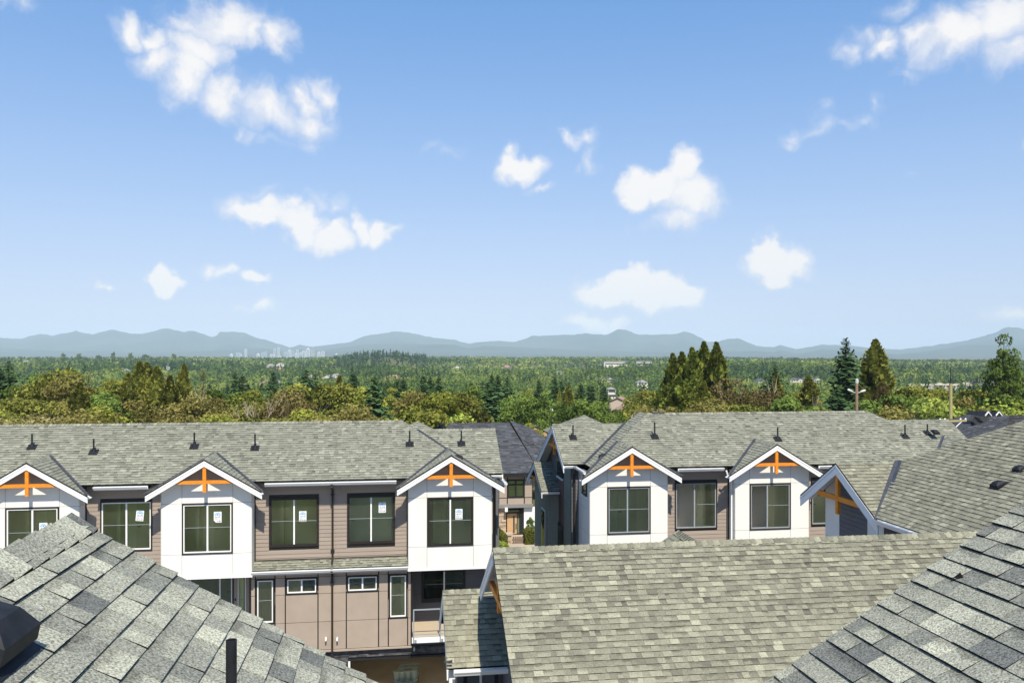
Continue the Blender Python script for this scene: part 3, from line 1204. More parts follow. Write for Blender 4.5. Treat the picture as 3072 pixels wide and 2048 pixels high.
def terrain(x, y):
    d = math.hypot(x, y)
    if y < 0:
        d = min(d, 40)
    z = float(np.interp(d, HX, HZ))
    if d > 60:
        k = min(1.0, (d - 60) / 600)
        roll = 5.0 + 7.0 * max(0.0, min(1.0, (d - 450) / 400)) * max(0.0, min(1.0, (2300 - d) / 700))
        z += k * roll * (noise.noise(Vector((x / 420, y / 420, 3.1)))) + k * 2.0 * noise.noise(Vector((x / 120, y / 120, 7.7)))
    if d > 1000:
        px_az = math.atan2(x, y)
        z += 19.0 * math.exp(-((px_az - R(-.6)) / 0.050) ** 2) * math.exp(-((d - 2000) / 450) ** 2)
        z -= 7.0 * max(0, min(1, (px_az - R(22)) / 0.2)) * min(1, (d - 1000) / 1000)
    return z


GRASS = noisy('valley_grass_and_brush', (0.075, 0.085, 0.03), (0.16, 0.15, 0.06), 0.02, 8, 0.95, 0.1)


def build_ground():
    rad = [0, 8, 16, 26, 36, 46, 52, 60, 70, 85, 105, 130, 160, 200, 250, 310, 380, 460, 560, 680, 820, 1000, 1200, 1450, 1750, 2100, 2500, 3000, 3600, 4500, 6000, 8500, 12000, 17000]
    na = 144
    v, f = [(0, 0, terrain(0, 0))], []
    for r_ in rad[1:]:
        for k in range(na):
            a = 2 * math.pi * k / na
            x, y = r_ * math.sin(a), r_ * math.cos(a)
            v.append((x, y, terrain(x, y)))
    for k in range(na):
        f.append((0, 1 + (k + 1) % na, 1 + k))
    for i in range(len(rad) - 2):
        b0, b1 = 1 + i * na, 1 + (i + 1) * na
        for k in range(na):
            j = (k + 1) % na
            f.append((b0 + k, b0 + j, b1 + j, b1 + k))
    me = bpy.data.meshes.new('ground')
    me.from_pydata(v, [], f)
    me.materials.append(GRASS)
    me.polygons.foreach_set('use_smooth', [True] * len(f))
    me.update()
    o = bpy.data.objects.new('ground', me)
    col.objects.link(o)
    tag(o, kind='structure')


build_ground()
m = MB()
m.box(-40, 45, 24.6, 30.6, -0.2, 0.02)
tag(m.build('lane', ROAD), kind='structure')
m = MB()
m.box(-40, 45, 30.6, 45, -0.2, 0.012)
m.box(-40, 45, 6, 24.6, -0.2, 0.012)
tag(m.build('driveway_apron', APRON), kind='structure')

T = 0.605
CPH = 1 / math.hypot(1, T)
SPH = T * CPH
NF = Vector((0, -SPH, CPH))           # normal of camera-facing slopes


def E(h):
    return EYE - h


# ---------------------------------------------------------------- parts shared by both townhouse rows
def gable_front(root, cx, Yf, zp, half, ye, ze, seed, wall_half=1.57, Yb=None, zb=0, wz=(0, 0), wx=(0, 0), sides=None, zbeam=0.66, **wk):
    """white bay with a gabled roof: two shingled slopes, barge boards, orange cross, panels, taupe boards above the beam, window"""
    zl = zp - T * half
    yb = ye + (zp - ze) / T
    yl = max(Yf, ye + (zl - ze) / T)
    sl = shingle_roof(root, [(cx - half, Yf, zl), (cx, Yf, zp), (cx, yb, zp), (cx - half, yl + .01, zl)], SH_FAR, seed, deck=.05, name='gable_roof_slope')
    sr = shingle_roof(root, [(cx, Yf, zp), (cx + half, Yf, zl), (cx + half, yl + .01, zl), (cx, yb, zp)], SH_FAR, seed + 1, deck=.05, name='gable_roof_slope')
    ridge_caps(sl, (cx, Yf, zp), (cx, yb - .1, zp), (-CPH, 0, -SPH), (CPH, 0, -SPH), SH_FAR, seed + 2)
    for s, top in ((-1, sl), (1, sr)):      # valley metal
        a = Vector((cx + s * half, yl, zl + .03))
        b = Vector((cx, yb, zp + .03))
        mm = MB()
        d_ = (b - a)
        p = MB()
        dm = Vector((0, CPH, SPH))           # along main slope
        ds = Vector((-s * CPH, 0, SPH))      # up the gable slope
        off1 = (-ds).normalized() * .0
        w1 = Vector((s, 0, 0)) * .085
        w2 = Vector((0, -1, 0)) * .075
        p.poly([a + w1, b + w1, b, a])
        p.poly([a, b, b + w2 + Vector((0, 0, .0)), a + w2])
        p.build('valley_flashing', FLASH, root)
    fz = .055
    for s in (-1, 1):
        x1 = cx + s * half
        for k, (o0, o1, dy) in enumerate(((fz, fz + .065, .012), (fz + .073, fz + .20, 0))):
            mm = MB()
            mm.prism([(cx, Yf - dy, zp - o0), (x1, Yf - dy, zl - o0), (x1, Yf - dy, zl - o1), (cx, Yf - dy, zp - o1)], (0, .035 + dy, 0))
            mm.build('barge_board', TRIMW, root)
    # soffit boards under the overhang
    for s in (-1, 1):
        mm = MB()
        mm.prism([(cx, Yf + .04, zp - .12), (cx + s * half, Yf + .04, zl - .12), (cx + s * half, Yb, zl - .12), (cx, Yb, zp - .12)], (0, 0, -.012))
        mm.build('soffit', SOFFIT, root)
    # the cross
    zc = zp - zbeam - .16
    yc = Yf + .05
    bw = .115
    hb = (zp - fz - .16 - (zc - bw / 2)) / T
    mm = MB()
    zt_ = zp - fz - .20
    mm.prism([(cx - hb, yc, zc - bw / 2), (cx + hb, yc, zc - bw / 2), (cx + hb - bw / T * .9, yc, zc + bw / 2), (cx - hb + bw / T * .9, yc, zc + bw / 2)], (0, .09, 0))
    mm.build('cross_beam', ORANGE, root)
    box_part('king_post', ORANGE, root, cx - .06, cx + .06, yc - .012, yc + .08, zc - .36, zt_ + .0)
    # wall: panels below the beam, boards above
    x0, x1 = cx - wall_half, cx + wall_half
    zr_ = zp - .15

    def rake(pl):
        pl = clip_half(pl, -T, -1, zr_ + T * cx)
        return clip_half(pl, T, -1, zr_ - T * cx)
    zh = zc - .02
    (w0, w1), (a, b) = wz, wx
    cols = [(x0, a), (a, b), (b, x1)]
    polys = []
    for i, (p, q) in enumerate(cols):
        for (r0, r1) in ((zb, w0), (w0, w1), (w1, zh)):
            if i == 1 and (r0, r1) == (w0, w1):
                continue
            pl = rake([(p, r0), (q, r0), (q, r1), (p, r1)])
            if len(pl) >= 3 and area2(pl) > 1e-3:
                polys.append(pl)
    panel_wall(root, polys, Yb, WHITE, 'bay_wall')
    # boards in the gable triangle
    mm = MB()
    tri = rake([(x0, zh), (x1, zh), (x1, zr_ + 1), (x0, zr_ + 1)])
    mm.prism([(x, Yb + .012, z) for x, z in tri], (0, .1, 0))
    gw = mm.build('gable_wall', BROWNTRIM, root)
    z = zh
    while z < zr_ - .03:
        pl = rake([(x0, z), (x1, z), (x1, z + .146), (x0, z + .146)])
        if len(pl) >= 3:
            mm = MB()
            mm.prism([(x, Yb - .004, zz) for x, zz in pl], (0, .016, 0))
            mm.build('plank', TAUPE, gw)
        z += .148
    # bay sides and underside
    Ys = sides
    zt = zp - T * wall_half - .14
    for s, xx in ((-1, x0), (1, x1)):
        mm = MB()
        mm.box(min(xx, xx - s * .14) + (.0), max(xx, xx - s * .14), Yb + .153, Ys + .1, zb, zt)
        sd = mm.build('bay_side', JOINT, root)
        for (r0, r1) in ((zb, w0), (w0, w1), (w1, zt)):
            mm = MB()
            mm.box(min(xx, xx + s * .012), max(xx, xx + s * .012), Yb + .0, Ys - .004, r0 + .006, r1 - .006)
            mm.build('panel', WHITE, sd)
    mm = MB()
    mm.box(x0 - .03, x1 + .03, Yb - .03, Yb + .02, zb - .085, zb - .004)
    mm.build('base_trim', TRIMW, root)
    mm = MB()
    mm.box(x0, x1, Yb + .02, Ys, zb - .06, zb - .005)
    mm.build('bay_soffit', SOFFIT, root)
    window(root, a, b, w0, w1, Yb, **wk)


def corner_trim(root, x, Y, z0, z1, w=.055, mat=BROWNTRIM):
    box_part('corner_trim', mat, root, x, x + w, Y - .03, Y + .01, z0, z1)


def downspout(root, pts, mat=BROWNTRIM, w=.075, straps=()):
    mm = MB()
    for a, b in zip(pts[:-1], pts[1:]):
        a, b = Vector(a), Vector(b)
        d_ = (b - a).normalized() * .03
        mm.beam(a - d_, b + d_, w, w * .75, up=(0, 1, 0.001) if abs((b - a).normalized().z) > .5 else (0, 0, 1))
    o = mm.build('downspout', mat, root)
    for z in straps:
        x, y = pts[-1][0], pts[-1][1]
        box_part('pipe_strap', mat, o, x - .065, x + .065, y - .045, y + .03, z, z + .035)
    return o


# ---------------------------------------------------------------- townhouse row on the left
L = thing('townhouse_row', 'grey shingled townhouse row with taupe siding and stickered windows, left of the gap', 'townhouse', (-6, 34, 0))
ye, ze = 31.5, E(4.62)
yr = ye + 3.16
zr = ze + T * 3.16
xr = 0.42
s0 = shingle_roof(L, [(-22, ye, ze), (xr + 3.16, ye, ze), (xr, yr, zr), (-22, yr, zr)], SH_FAR, 101, deck=.06)
ridge_caps(s0, (-22, yr, zr), (xr, yr, zr), (0, -CPH, -SPH), (0, CPH, -SPH), SH_FAR, 5)
wy, zw = 32.3, ze
wyr, zwr = 34.8, E(3.1)
s1 = shingle_roof(L, [(xr, yr, zr), (xr + 3.16, ye, ze), (xr + 3.16, wy, ze), (xr + (zr - zwr) / T, wyr, zwr), (xr, wyr + .6, zr)], SH_FAR, 102, deck=.06)
hipd = Vector((1, -1, -T)).normalized()
ridge_caps(s1, (xr, yr, zr), Vector((xr, yr, zr)) + hipd * 2.35, (0, -CPH, -SPH), (CPH, 0, -SPH), SH_FAR, 6)
s2 = shingle_roof(L, [(xr + .6, wy, ze), (4.36, wy, ze), (4.36, wyr, zwr), (xr + .6, wyr, zwr)], SH_FAR, 103, deck=.06)
ridge_caps(s2, (1.1, wyr, zwr), (4.36, wyr, zwr), (0, -CPH, -SPH), (0, CPH, -SPH), SH_FAR, 7)
va, vb = Vector((xr + 3.16, wy, ze + .035)), Vector((xr + (zr - zwr) / T, wyr, zwr + .035))
m = MB()
m.poly([va + Vector((.09, 0, 0)), vb + Vector((.09, 0, 0)), vb, va])
m.poly([va, vb, vb + Vector((0, -.09, .0)), va + Vector((0, -.09, 0))])
m.build('valley_flashing', FLASH, L)
# rear slopes and the hip behind
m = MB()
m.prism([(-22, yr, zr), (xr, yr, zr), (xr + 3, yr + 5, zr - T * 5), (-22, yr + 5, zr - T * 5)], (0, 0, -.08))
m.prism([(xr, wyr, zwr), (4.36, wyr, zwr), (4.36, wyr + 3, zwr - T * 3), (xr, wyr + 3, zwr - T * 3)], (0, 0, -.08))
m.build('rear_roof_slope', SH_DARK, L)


def pyramid(root, c, half, rise, seed, mat=SH_FAR, back=True):
    c = Vector(c)
    q = [c + Vector((sx * half, sy * half, -rise)) for sx, sy in ((-1, -1), (1, -1), (1, 1), (-1, 1))]
    for i in range(4):
        if i == 2 and not back:
            continue
        shingle_roof(root, [q[i], q[(i + 1) % 4], c], mat, seed + i, deck=.05, name='hip_roof_slope')
    dirs = [Vector((0, -1, -T)).normalized(), Vector((1, 0, -T)).normalized(), Vector((0, 1, -T)).normalized(), Vector((-1, 0, -T)).normalized()]


pyramid(L, at(1252, 1263, 39.8), 2.6, 2.6 * .56, 140)
# gables
zpL = E(3.72)
wz = (E(7.19), E(5.35))
kw = dict(Yb=31.45, zb=E(8.0), wz=wz, sides=32.05)
gable_front(L, -12.49, 31.0, zpL, 2.0, ye, ze, 201, wx=(-13.35, -11.58), stick=(.42, .60), **kw)
gable_front(L, -6.58, 31.0, zpL, 2.0, ye, ze, 211, wx=(-7.44, -5.67), stick=(.42, .74), torn=True, **kw)
gable_front(L, 2.24, 31.0, zpL, 2.0, ye, ze, 221, wx=(at(1281, 0, 31.45).x, at(1420, 0, 31.45).x), stick=(.40, .66), frame='dark', **kw)
# lap-sided upper wall
Ys = 32.05
z0, z1 = E(7.72), E(4.74)


def wrect(pa, pb, y0, y1, Y):
    a, b = at(pa, y0, Y), at(pb, y1, Y)
    zt = (at(pa, y0, Y).z + at(pb, y0, Y).z) / 2
    zb_ = (at(pa, y1, Y).z + at(pb, y1, Y).z) / 2
    return (a.x, b.x, zb_, zt)


hA = (at(301, 0, Ys).x, at(457, 0, Ys).x, E(7.13), E(5.30))
hB = (at(807, 0, Ys).x, at(957, 0, Ys).x, E(7.16), E(5.32))
hC = (at(1041, 0, Ys).x, at(1185, 0, Ys).x, E(7.14), E(5.30))
lap_siding(L, -10.92, -8.15, z0, z1, Ys, [hA], TAUPE)
lap_siding(L, -5.01, 0.67, z0, z1, Ys, [hB, hC], TAUPE)
lap_siding(L, -21.8, -14.06, z0, z1, Ys, [], TAUPE, e=.296)
window(L, *hA, Ys, stick=(.55, .72, -.09))
window(L, *hB, Ys, stick=(.36, .62), frame='mixed')
window(L, *hC, Ys, stick=(.50, .76), frame='mixed', door=.35)
for x in (-10.92, -8.20, -5.01, .615):
    corner_trim(L, x, Ys - .012, z0, z1)
# gutters and eaves boards
for a, b in ((-10.45, -8.62), (-4.55, .22)):
    gutter_x(L, a, b, ye - .015, ze - .155)
    box_part('eaves_board', TRIMW, L, a, b, ye + .0, ye + .03, ze - .20, ze - .075)
    box_part('eaves_soffit', SOFFIT, L, a, b, ye + .03, Ys, ze - .2, ze - .185)
gutter_x(L, 3.75, 4.32, wy - .01, ze - .155)
gutter_y(L, 31.02, 32.3, 4.25, ze - .30, side=1)
xd = at(998, 0, Ys).x
downspout(L, [(xd, ye - .06, ze - .16), (xd, ye - .06, ze - .24), (xd, Ys - .06, ze - .45), (xd, Ys - .06, E(7.6)), (xd, 31.55, E(7.80)), (xd, 31.42, E(7.98)), (xd, 31.80, E(8.15)), (xd, 31.80, E(11.6))], straps=())
for z in (E(5.25), E(7.35), E(8.5), E(11.1)):
    box_part('pipe_strap', BROWNTRIM, L, xd - .07, xd + .07, (Ys if z > E(7.7) else 31.85) - .1, (Ys if z > E(7.7) else 31.85) - .012, z, z + .04)
downspout(L, [(-8.35, ye - .06, ze - .2), (-8.30, ye - .02, ze - .33), (-8.17, 31.7, ze - .42), (-8.17, 31.62, ze - .5), (-8.17, 31.62, E(8.0))], mat=TRIMW, w=.06)
# belly roof over the lower storey
s3 = shingle_roof(L, [(-5.01, 31.48, E(7.88)), (.67, 31.48, E(7.88)), (.67, Ys, E(7.66)), (-5.01, Ys, E(7.66))], SH_FAR, 104, deck=.04)
gutter_x(L, -5.03, .66, 31.46, E(7.99), d=.09, h=.09)
box_part('belly_soffit', SOFFIT, L, -5.01, .67, 31.47, Ys, E(8.06), E(8.045))
box_part('head_flashing', BROWNTRIM, L, -5.0, .66, Ys - .03, Ys - .012, E(7.68), E(7.62))

# lower storey, taupe panels between dark reveals
Yl = 31.85
zA, zB, zC, zD, zE_ = E(8.05), E(8.27), E(8.90), E(9.95), E(11.0)
cpx = [752, 766, 825, 856, 954, 996, 1039, 1135.7, 1165, 1223, 1236]
cxs = [at(p, 0, Yl).x for p in cpx]
polys = []
wins = {1: (zD, zB), 3: (zC, zB), 6: (zC, zB), 8: (zD, zB)}
for i in range(len(cxs) - 1):
    if i == 5:
        continue
    a, b = cxs[i], cxs[i + 1]
    if i == 4:
        b = cxs[6]
    rows = [(zE_, zD), (zD, zC), (zC, zB), (zB, zA)]
    if i in wins:
        lo, hi = wins[i]
        rows = [r for r in rows if r[1] <= lo + 1e-6 or r[0] >= hi - 1e-6]
    for r0, r1 in rows:
        polys.append([(a + .022, r0 + .009), (b - .022, r0 + .009), (b - .022, r1 - .009), (a + .022, r1 - .009)])
m = MB()
holes = [(cxs[i], cxs[i + 1], wins[i][0], wins[i][1]) for i in wins]
for r in rect_minus(cxs[0], cxs[-1], zE_, zA, holes):
    m.box(r[0], r[1], Yl + .014, Yl + .15, r[2], r[3])
lw = m.build('lower_wall', BROWNTRIM, L)
for p in polys:
    w = MB()
    w.prism([(x, Yl, z) for x, z in p], (0, .0145, 0))
    w.build('panel', TAUPE2, lw)
box_part('base_trim', TAUPE2, L, cxs[0], cxs[-1], Yl - .05, Yl + .02, E(11.075), E(11.012))
for i in wins:
    lo, hi = wins[i]
    sm = i in (3, 6)
    window(L, cxs[i] + .02, cxs[i + 1] - .02, lo + .01, hi - .01, Yl, frame='white', split=.5 if sm else None, bar=True, room_w=.02 if not sm else .5, depth=2.2 if sm else 1.1, door=.7 if sm else .3)
for px in (978, 1012):
    c = at(px, 1912, Yl)
    m = MB()
    m.tube([c + Vector((0, .03, 0)), c + Vector((0, -.10, 0)), c + Vector((0, -.13, -.04)), c + Vector((0, -.13, -.07))], .032, 10)
    m.build('exhaust_spout', TRIMW, L)
for px in (970, 1011):
    c = at(px, 1716, 31.7)
    box_part('soffit_vent', BLACK, L, c.x - .14, c.x + .14, 31.56, 31.74, E(8.075), E(8.062))

# recess with sliding door under the middle bay
Yr = 33.0
xl, xq = at(560, 0, Yr).x - .4, cxs[0]
m = MB()
sl_ = (at(566, 0, Yr).x, at(700, 0, Yr).x, E(10.6), E(8.12))
dr_ = (at(703, 0, Yr).x, at(748, 0, Yr).x, E(10.6), E(8.16))
for r in rect_minus(xl, xq + .6, E(11.1), E(8.0), [sl_, dr_]):
    m.box(r[0], r[1], Yr, Yr + .15, r[2], r[3])
m.box(xq - .02, xq, Yl + .15, Yr, E(11.1), E(8.0))
m.build('recess_wall', GREYWALL, L)
window(L, *sl_, Yr, frame='white', split=.72, bar=False, room_w=.3, depth=3.5, tw=.04, glass=GLASS_D)
wd = window(L, *dr_, Yr, frame='white', split=None, bar=True, room_w=.1, depth=2.5, trim=TAUPE2, tw=.12)
box_part('door_lock', BLACK, wd, dr_[0] + .02, dr_[0] + .07, Yr - .06, Yr - .03, E(9.35), E(9.27))

# balcony under the right bay
Yd = 33.2
bx0, bx1 = cxs[-1], 3.85
bw = (at(1264, 0, Yd).x, at(1396, 0, Yd).x, E(9.78), E(8.42))
bw = wrect(1264, 1396, 1706, 1799, Yd)
lap_siding(L, bx0, bx1, E(10.55), E(8.05), Yd, [bw], GREYWALL, name='balcony_wall')
window(L, *bw, Yd, frame='dark', split=.52, bar=True, room_w=.4, depth=3.0, glass=GLASS_D, trim=BLACK)
box_part('balcony_side_wall', TAUPE2, L, bx0 - .02, bx0, Yl + .15, Yd, E(11.0), E(8.0))
corner_trim(L, bx0 - .05, Yl, E(11.0), E(8.05))
xx = bx0 + .0
rng = random.Random(4)
deckb = MB()
deckb.box(bx0, bx1, 31.32, Yd, E(10.66), E(10.56))
dk = deckb.build('balcony_deck', DECKW, L)
for j, (ya, yb_) in enumerate(((31.34, 31.95), (31.96, 32.57), (32.58, 33.18))):
    for xa in np.arange(bx0 + .02, bx1 - .1, 1.22):
        box_part('plywood_sheet', DECKW, dk, xa, min(xa + 1.21, bx1), ya, yb_, E(10.558), E(10.54))
box_part('balcony_fascia', TRIMW, L, bx0 - .02, bx1, 31.27, 31.318, E(10.73), E(10.53))
rail = MB()
rx0 = at(1241, 0, 31.25).x
rx1 = at(1321, 0, 31.25).x
rail.box(rx0 - .02, bx1, 31.215, 31.265, E(9.50), E(9.46))
rl = rail.build('railing', RAILM, L)
for x in (rx0, rx1, rx1 + 1.1):
    box_part('rail_post', RAILM, rl, x - .022, x + .022, 31.218, 31.262, E(10.70), E(9.50))
    box_part('post_bracket', RAILM, rl, x + .03, x + .11, 31.245, 31.268, E(10.70), E(10.60))
box_part('bottom_rail', RAILM, rl, rx0 + .022, bx1, 31.225, 31.255, E(10.42), E(10.39))
m = MB()
m.box(rx1 - .03, rx1 - .005, 31.24, 33.0, E(9.50), E(9.46))

# ledge stone, house number and open garage
Yg = 31.95
gx0 = at(1052, 0, Yg).x
sx0 = cxs[0] + .3
m = MB()
m.box(sx0, bx1, Yg + .05, Yg + .2, E(11.42), E(11.08))
m.box(sx0, gx0 - .09, Yg + .05, Yg + .2, 0.0, E(11.42))
sb = m.build('stone_cladding', BLACK, L)
rng = random.Random(8)
z = E(11.09)
while z > E(12.6):
    h = rng.uniform(.045, .075)
    x = sx0
    lim = bx1 if z > E(11.36) else gx0 - .10
    while x < lim:
        w = min(rng.uniform(.14, .42), lim - x)
        d_ = rng.uniform(.0, .035)
        if w > .03:
            box_part('stone', STONE, sb, x + .003, x + w - .003, Yg - .01 + d_ * .8, Yg + .06, z - h + .003, z - .003)
        x += w
    z -= h
box_part('garage_lintel', BLACK, L, gx0 - .09, bx1, Yg - .02, Yg + .2, E(11.50), E(11.425))
box_part('garage_jamb', TRIMW, L, gx0 - .09, gx0 - .02, Yg - .01, Yg + .25, 0.02, E(11.50))
m = MB()
gz = E(11.3)
m.box(gx0 - .4, bx1 + .1, Yg + .2, 38.2, -.05, 0.035, 0)
m.box(gx0 - .5, gx0 - .4, Yg + .2, 38.2, 0, gz, 1)
m.box(bx1, bx1 + .1, Yg + .2, 38.2, 0.035, gz, 1)
m.box(gx0 - .4, bx1, 38.1, 38.2, 0.035, gz, 1)
m.box(gx0 - .4, bx1, Yg + .2, 38.2, gz, gz + .1, 1)
m.build('garage_interior', [CONC, ROOMW], L)
pc = at(1242.5, 1945, Yg - .03)
m = MB()
m.box(pc.x - .075, pc.x + .075, Yg - .045, Yg - .02, pc.z - .12, pc.z + .12, 0)
add_text(m, '8', pc.x, pc.z - .02, .075, .125, Yg - .048, 1)
m.box(pc.x - .03, pc.x + .03, Yg - .047, Yg - .0455, pc.z + .07, pc.z + .085, 1)
m.build('house_number_plate', [BLACK, TRIMW], L)
# body of the block, hidden behind
m = MB()
m.box(-21.8, gx0 - .55, 36.8, 39.6, 0, E(4.9))
m.box(-21.8, -8.2, 33.3, 36.8, 0, E(8.1))
m.box(4.0, 4.2, 33.0, 39, 0, E(4.9))
m.build('rear_wall', TAUPE2, L)
m = MB()
m.prism([(4.2, 32.35, 0), (4.2, 39, 0), (4.2, 39, E(4.9)), (4.2, 37.2, E(4.7)), (4.2, 34.8, E(3.25)), (4.2, 32.35, E(4.75))], (-.12, 0, 0))
m.build('end_wall', GREYWALL, L)
m = MB()
m.prism([(4.36, 32.3, ze - .05), (4.36, 34.8, zwr - .06), (4.36, 34.8, zwr - .3), (4.36, 32.3, ze - .29)], (-.035, 0, 0))
m.build('barge_board', TRIMW, L)
# plumbing vents on the main slope: pixel of base, height
for px, py, h in ((96, 1342, .50), (281, 1357, .52), (583, 1340, .55), (765, 1345, .56), (1229, 1334, .56)):
    u = (px - CX) / FPX
    k = (py - HY) / FPX
    # intersect with the main slope
    best = None
    for i in range(400):
        y = ye + i * .01
        p = at(px, py, y)
        if abs(p.z - (ze + T * (y - ye))) < .012:
            best = p
            break
    if best:
        vent_pipe(L, best, h)
for i in range(300):
    y = wy + i * .01
    p = at(1384, 1332, y)
    if abs(p.z - (ze + T * (y - wy))) < .012:
        vent_pipe(L, p, .55)
        break
p = at(1372, 1360, 32.6)
turtle_vent(L, (2.6, 32.0, zpL - T * .36), (SPH, 0, CPH), (-CPH, 0, SPH), .8)

# ---------------------------------------------------------------- townhouse row on the right
Rr = thing('townhouse_row', 'grey shingled townhouse row with white gabled bays, right of the gap', 'townhouse', (16, 35, 0))
ye, ze = 31.8, E(4.44)
yr = ye + 3.15
zr = ze + T * 3.15
xl_, xr_ = 11.0, 21.33
wyr, zwr = 35.58, E(3.0)
wy = 33.2
s0 = shingle_roof(Rr, [(xl_ - 3.15, ye, ze), (xr_ + 3.15, ye, ze), (xr_, yr, zr), (xl_, yr, zr)], SH_FAR, 301, deck=.06)
ridge_caps(s0, (xl_, yr, zr), (xr_, yr, zr), (0, -CPH, -SPH), (0, CPH, -SPH), SH_FAR, 15)
xv = xl_ - (zr - zwr) / T
s1 = shingle_roof(Rr, [(xl_, yr, zr), (xl_, wyr + .4, zr), (xv, wyr, zwr), (xl_ - 3.15, wy, ze), (xl_ - 3.15, ye, ze)], SH_FAR, 302, deck=.06)
ridge_caps(s1, (xl_, yr, zr), Vector((xl_, yr, zr)) + Vector((-1, -1, -T)).normalized() * 2.3, (0, -CPH, -SPH), (-CPH, 0, -SPH), SH_FAR, 16)
shingle_roof(Rr, [(6.95, wy, ze), (xv + .5, wy, ze), (xv + .5, wyr, zwr), (6.95, wyr, zwr)], SH_FAR, 303, deck=.06)
va, vb = Vector((xl_ - 3.15, wy, ze + .035)), Vector((xv, wyr, zwr + .035))
m = MB()
m.poly([va, vb, vb + Vector((-.09, 0, 0)), va + Vector((-.09, 0, 0))])
m.poly([va + Vector((0, -.09, 0)), vb + Vector((0, -.09, 0)), vb, va])
m.build('valley_flashing', FLASH, Rr)
# right-hand end, mirrored
xv2 = xr_ + (zr - zwr) / T
shingle_roof(Rr, [(xr_, yr, zr), (xr_ + 3.15, ye, ze), (xr_ + 3.15, wy, ze), (xv2, wyr, zwr), (xr_, wyr + .4, zr)], SH_FAR, 304, deck=.06)
shingle_roof(Rr, [(xr_ + .4, wy, ze), (25.8, wy, ze), (25.8, wyr, zwr), (xr_ + .4, wyr, zwr)], SH_FAR, 305, deck=.06)
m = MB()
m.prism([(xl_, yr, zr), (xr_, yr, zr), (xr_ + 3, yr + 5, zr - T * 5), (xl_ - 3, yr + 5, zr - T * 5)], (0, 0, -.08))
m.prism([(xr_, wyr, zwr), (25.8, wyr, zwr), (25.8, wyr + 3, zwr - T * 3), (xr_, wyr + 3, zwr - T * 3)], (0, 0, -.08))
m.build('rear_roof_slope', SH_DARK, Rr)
# long far slope of the left end
yfar, zfar = 41.8, zwr - .52 * (41.8 - wyr)
shingle_roof(Rr, [(6.95, wyr, zwr), (6.95, yfar, zfar), (10.5, yfar, zfar), (10.5, wyr, zwr)], SH_FAR, 306, deck=.06)
pyramid(Rr, at(1752, 1244, 43.5), 1.9, 1.9 * .5, 340)
zpR = E(3.54)
wz = (E(7.02), E(5.16))
kw = dict(Yb=31.75, zb=E(7.85), wz=wz, sides=32.35, frame='grey')
gable_front(Rr, 9.28, 31.3, zpR, 2.0, ye, ze, 401, wx=(at(1821.5, 0, 31.75).x, at(1951.7, 0, 31.75).x), split=.46, **kw)
gable_front(Rr, 15.24, 31.3, zpR, 2.0, ye, ze, 411, wx=(at(2248.6, 0, 31.75).x, at(2372, 0, 31.75).x), split=.42, open_left=True, door=.3, bar=True, **kw)
gable_front(Rr, 23.9, 31.3, zpR, 2.0, ye, ze, 421, wx=(23.0, 24.8), **kw)
Ys = 32.35
z0, z1 = E(8.0), E(4.56)
hA = wrect(2024, 2151, 1445, 1586, Ys)
hB = (at(2432.6, 0, Ys).x, at(2432.6, 0, Ys).x + 1.75, hA[2], hA[3])
lap_siding(Rr, 10.85, 13.67, z0, z1, Ys, [hA], TAUPE)
lap_siding(Rr, 16.81, 22.33, z0, z1, Ys, [hB], TAUPE)
window(Rr, *hA, Ys, frame='grey', split=.46, door=.28, open_left=True)
window(Rr, *hB, Ys, frame='grey', split=None, bar=False)
for x in (10.85, 13.61, 16.81):
    corner_trim(Rr, x, Ys - .012, z0, z1)
for a, b in ((11.3, 13.2), (17.26, 21.9)):
    gutter_x(Rr, a, b, ye - .015, ze - .155)
    box_part('eaves_board', TRIMW, Rr, a, b, ye, ye + .03, ze - .2, ze - .075)
    box_part('eaves_soffit', SOFFIT, Rr, a, b, ye + .03, Ys, ze - .2, ze - .185)
downspout(Rr, [(13.3, ye - .06, ze - .2), (13.36, ye - .02, ze - .33), (13.52, 31.98, ze - .42), (13.6, 31.95, ze - .5), (13.6, 31.95, E(8.0))], mat=TRIMW, w=.06)
# left flank of this row
gutter_y(Rr, 31.32, 33.15, 7.44, ze - .155, side=-1)
gutter_x(Rr, 6.99, 7.40, wy - .01, ze - .155)
xs_ = 7.71
m = MB()
m.box(xs_, xs_ + .14, 32.45, 33.75, E(8.0), E(4.66))
fl = m.build('flank_wall', JOINT, Rr)
for (r0, r1) in ((E(8.0), E(7.02)), (E(7.02), E(6.1)), (E(6.1), E(5.16)), (E(5.16), E(4.66))):
    mm = MB()
    mm.box(xs_ - .012, xs_, 32.36, 33.74, r0 + .006, r1 - .006)
    mm.build('panel', WHITE, fl)
# side window in the flank
wc0, wc1 = 32.15, 33.0
m = MB()
m.box(7.66, 7.70, wc0, wc1, E(5.60), E(5.02))
sw = m.build('window', BLACK, Rr)
box_part('pane', GLASS_D, sw, 7.650, 7.656, wc0 + .06, wc1 - .06, E(5.54), E(5.08))
box_part('blind', new_mat('pale_green_blind', (.50, .58, .40), .8), sw, 7.657, 7.659, wc0 + .07, wc1 - .28, E(5.53), E(5.09))
box_part('sill', TRIMW, sw, 7.62, 7.70, wc0 - .02, wc1 + .02, E(5.66), E(5.605))
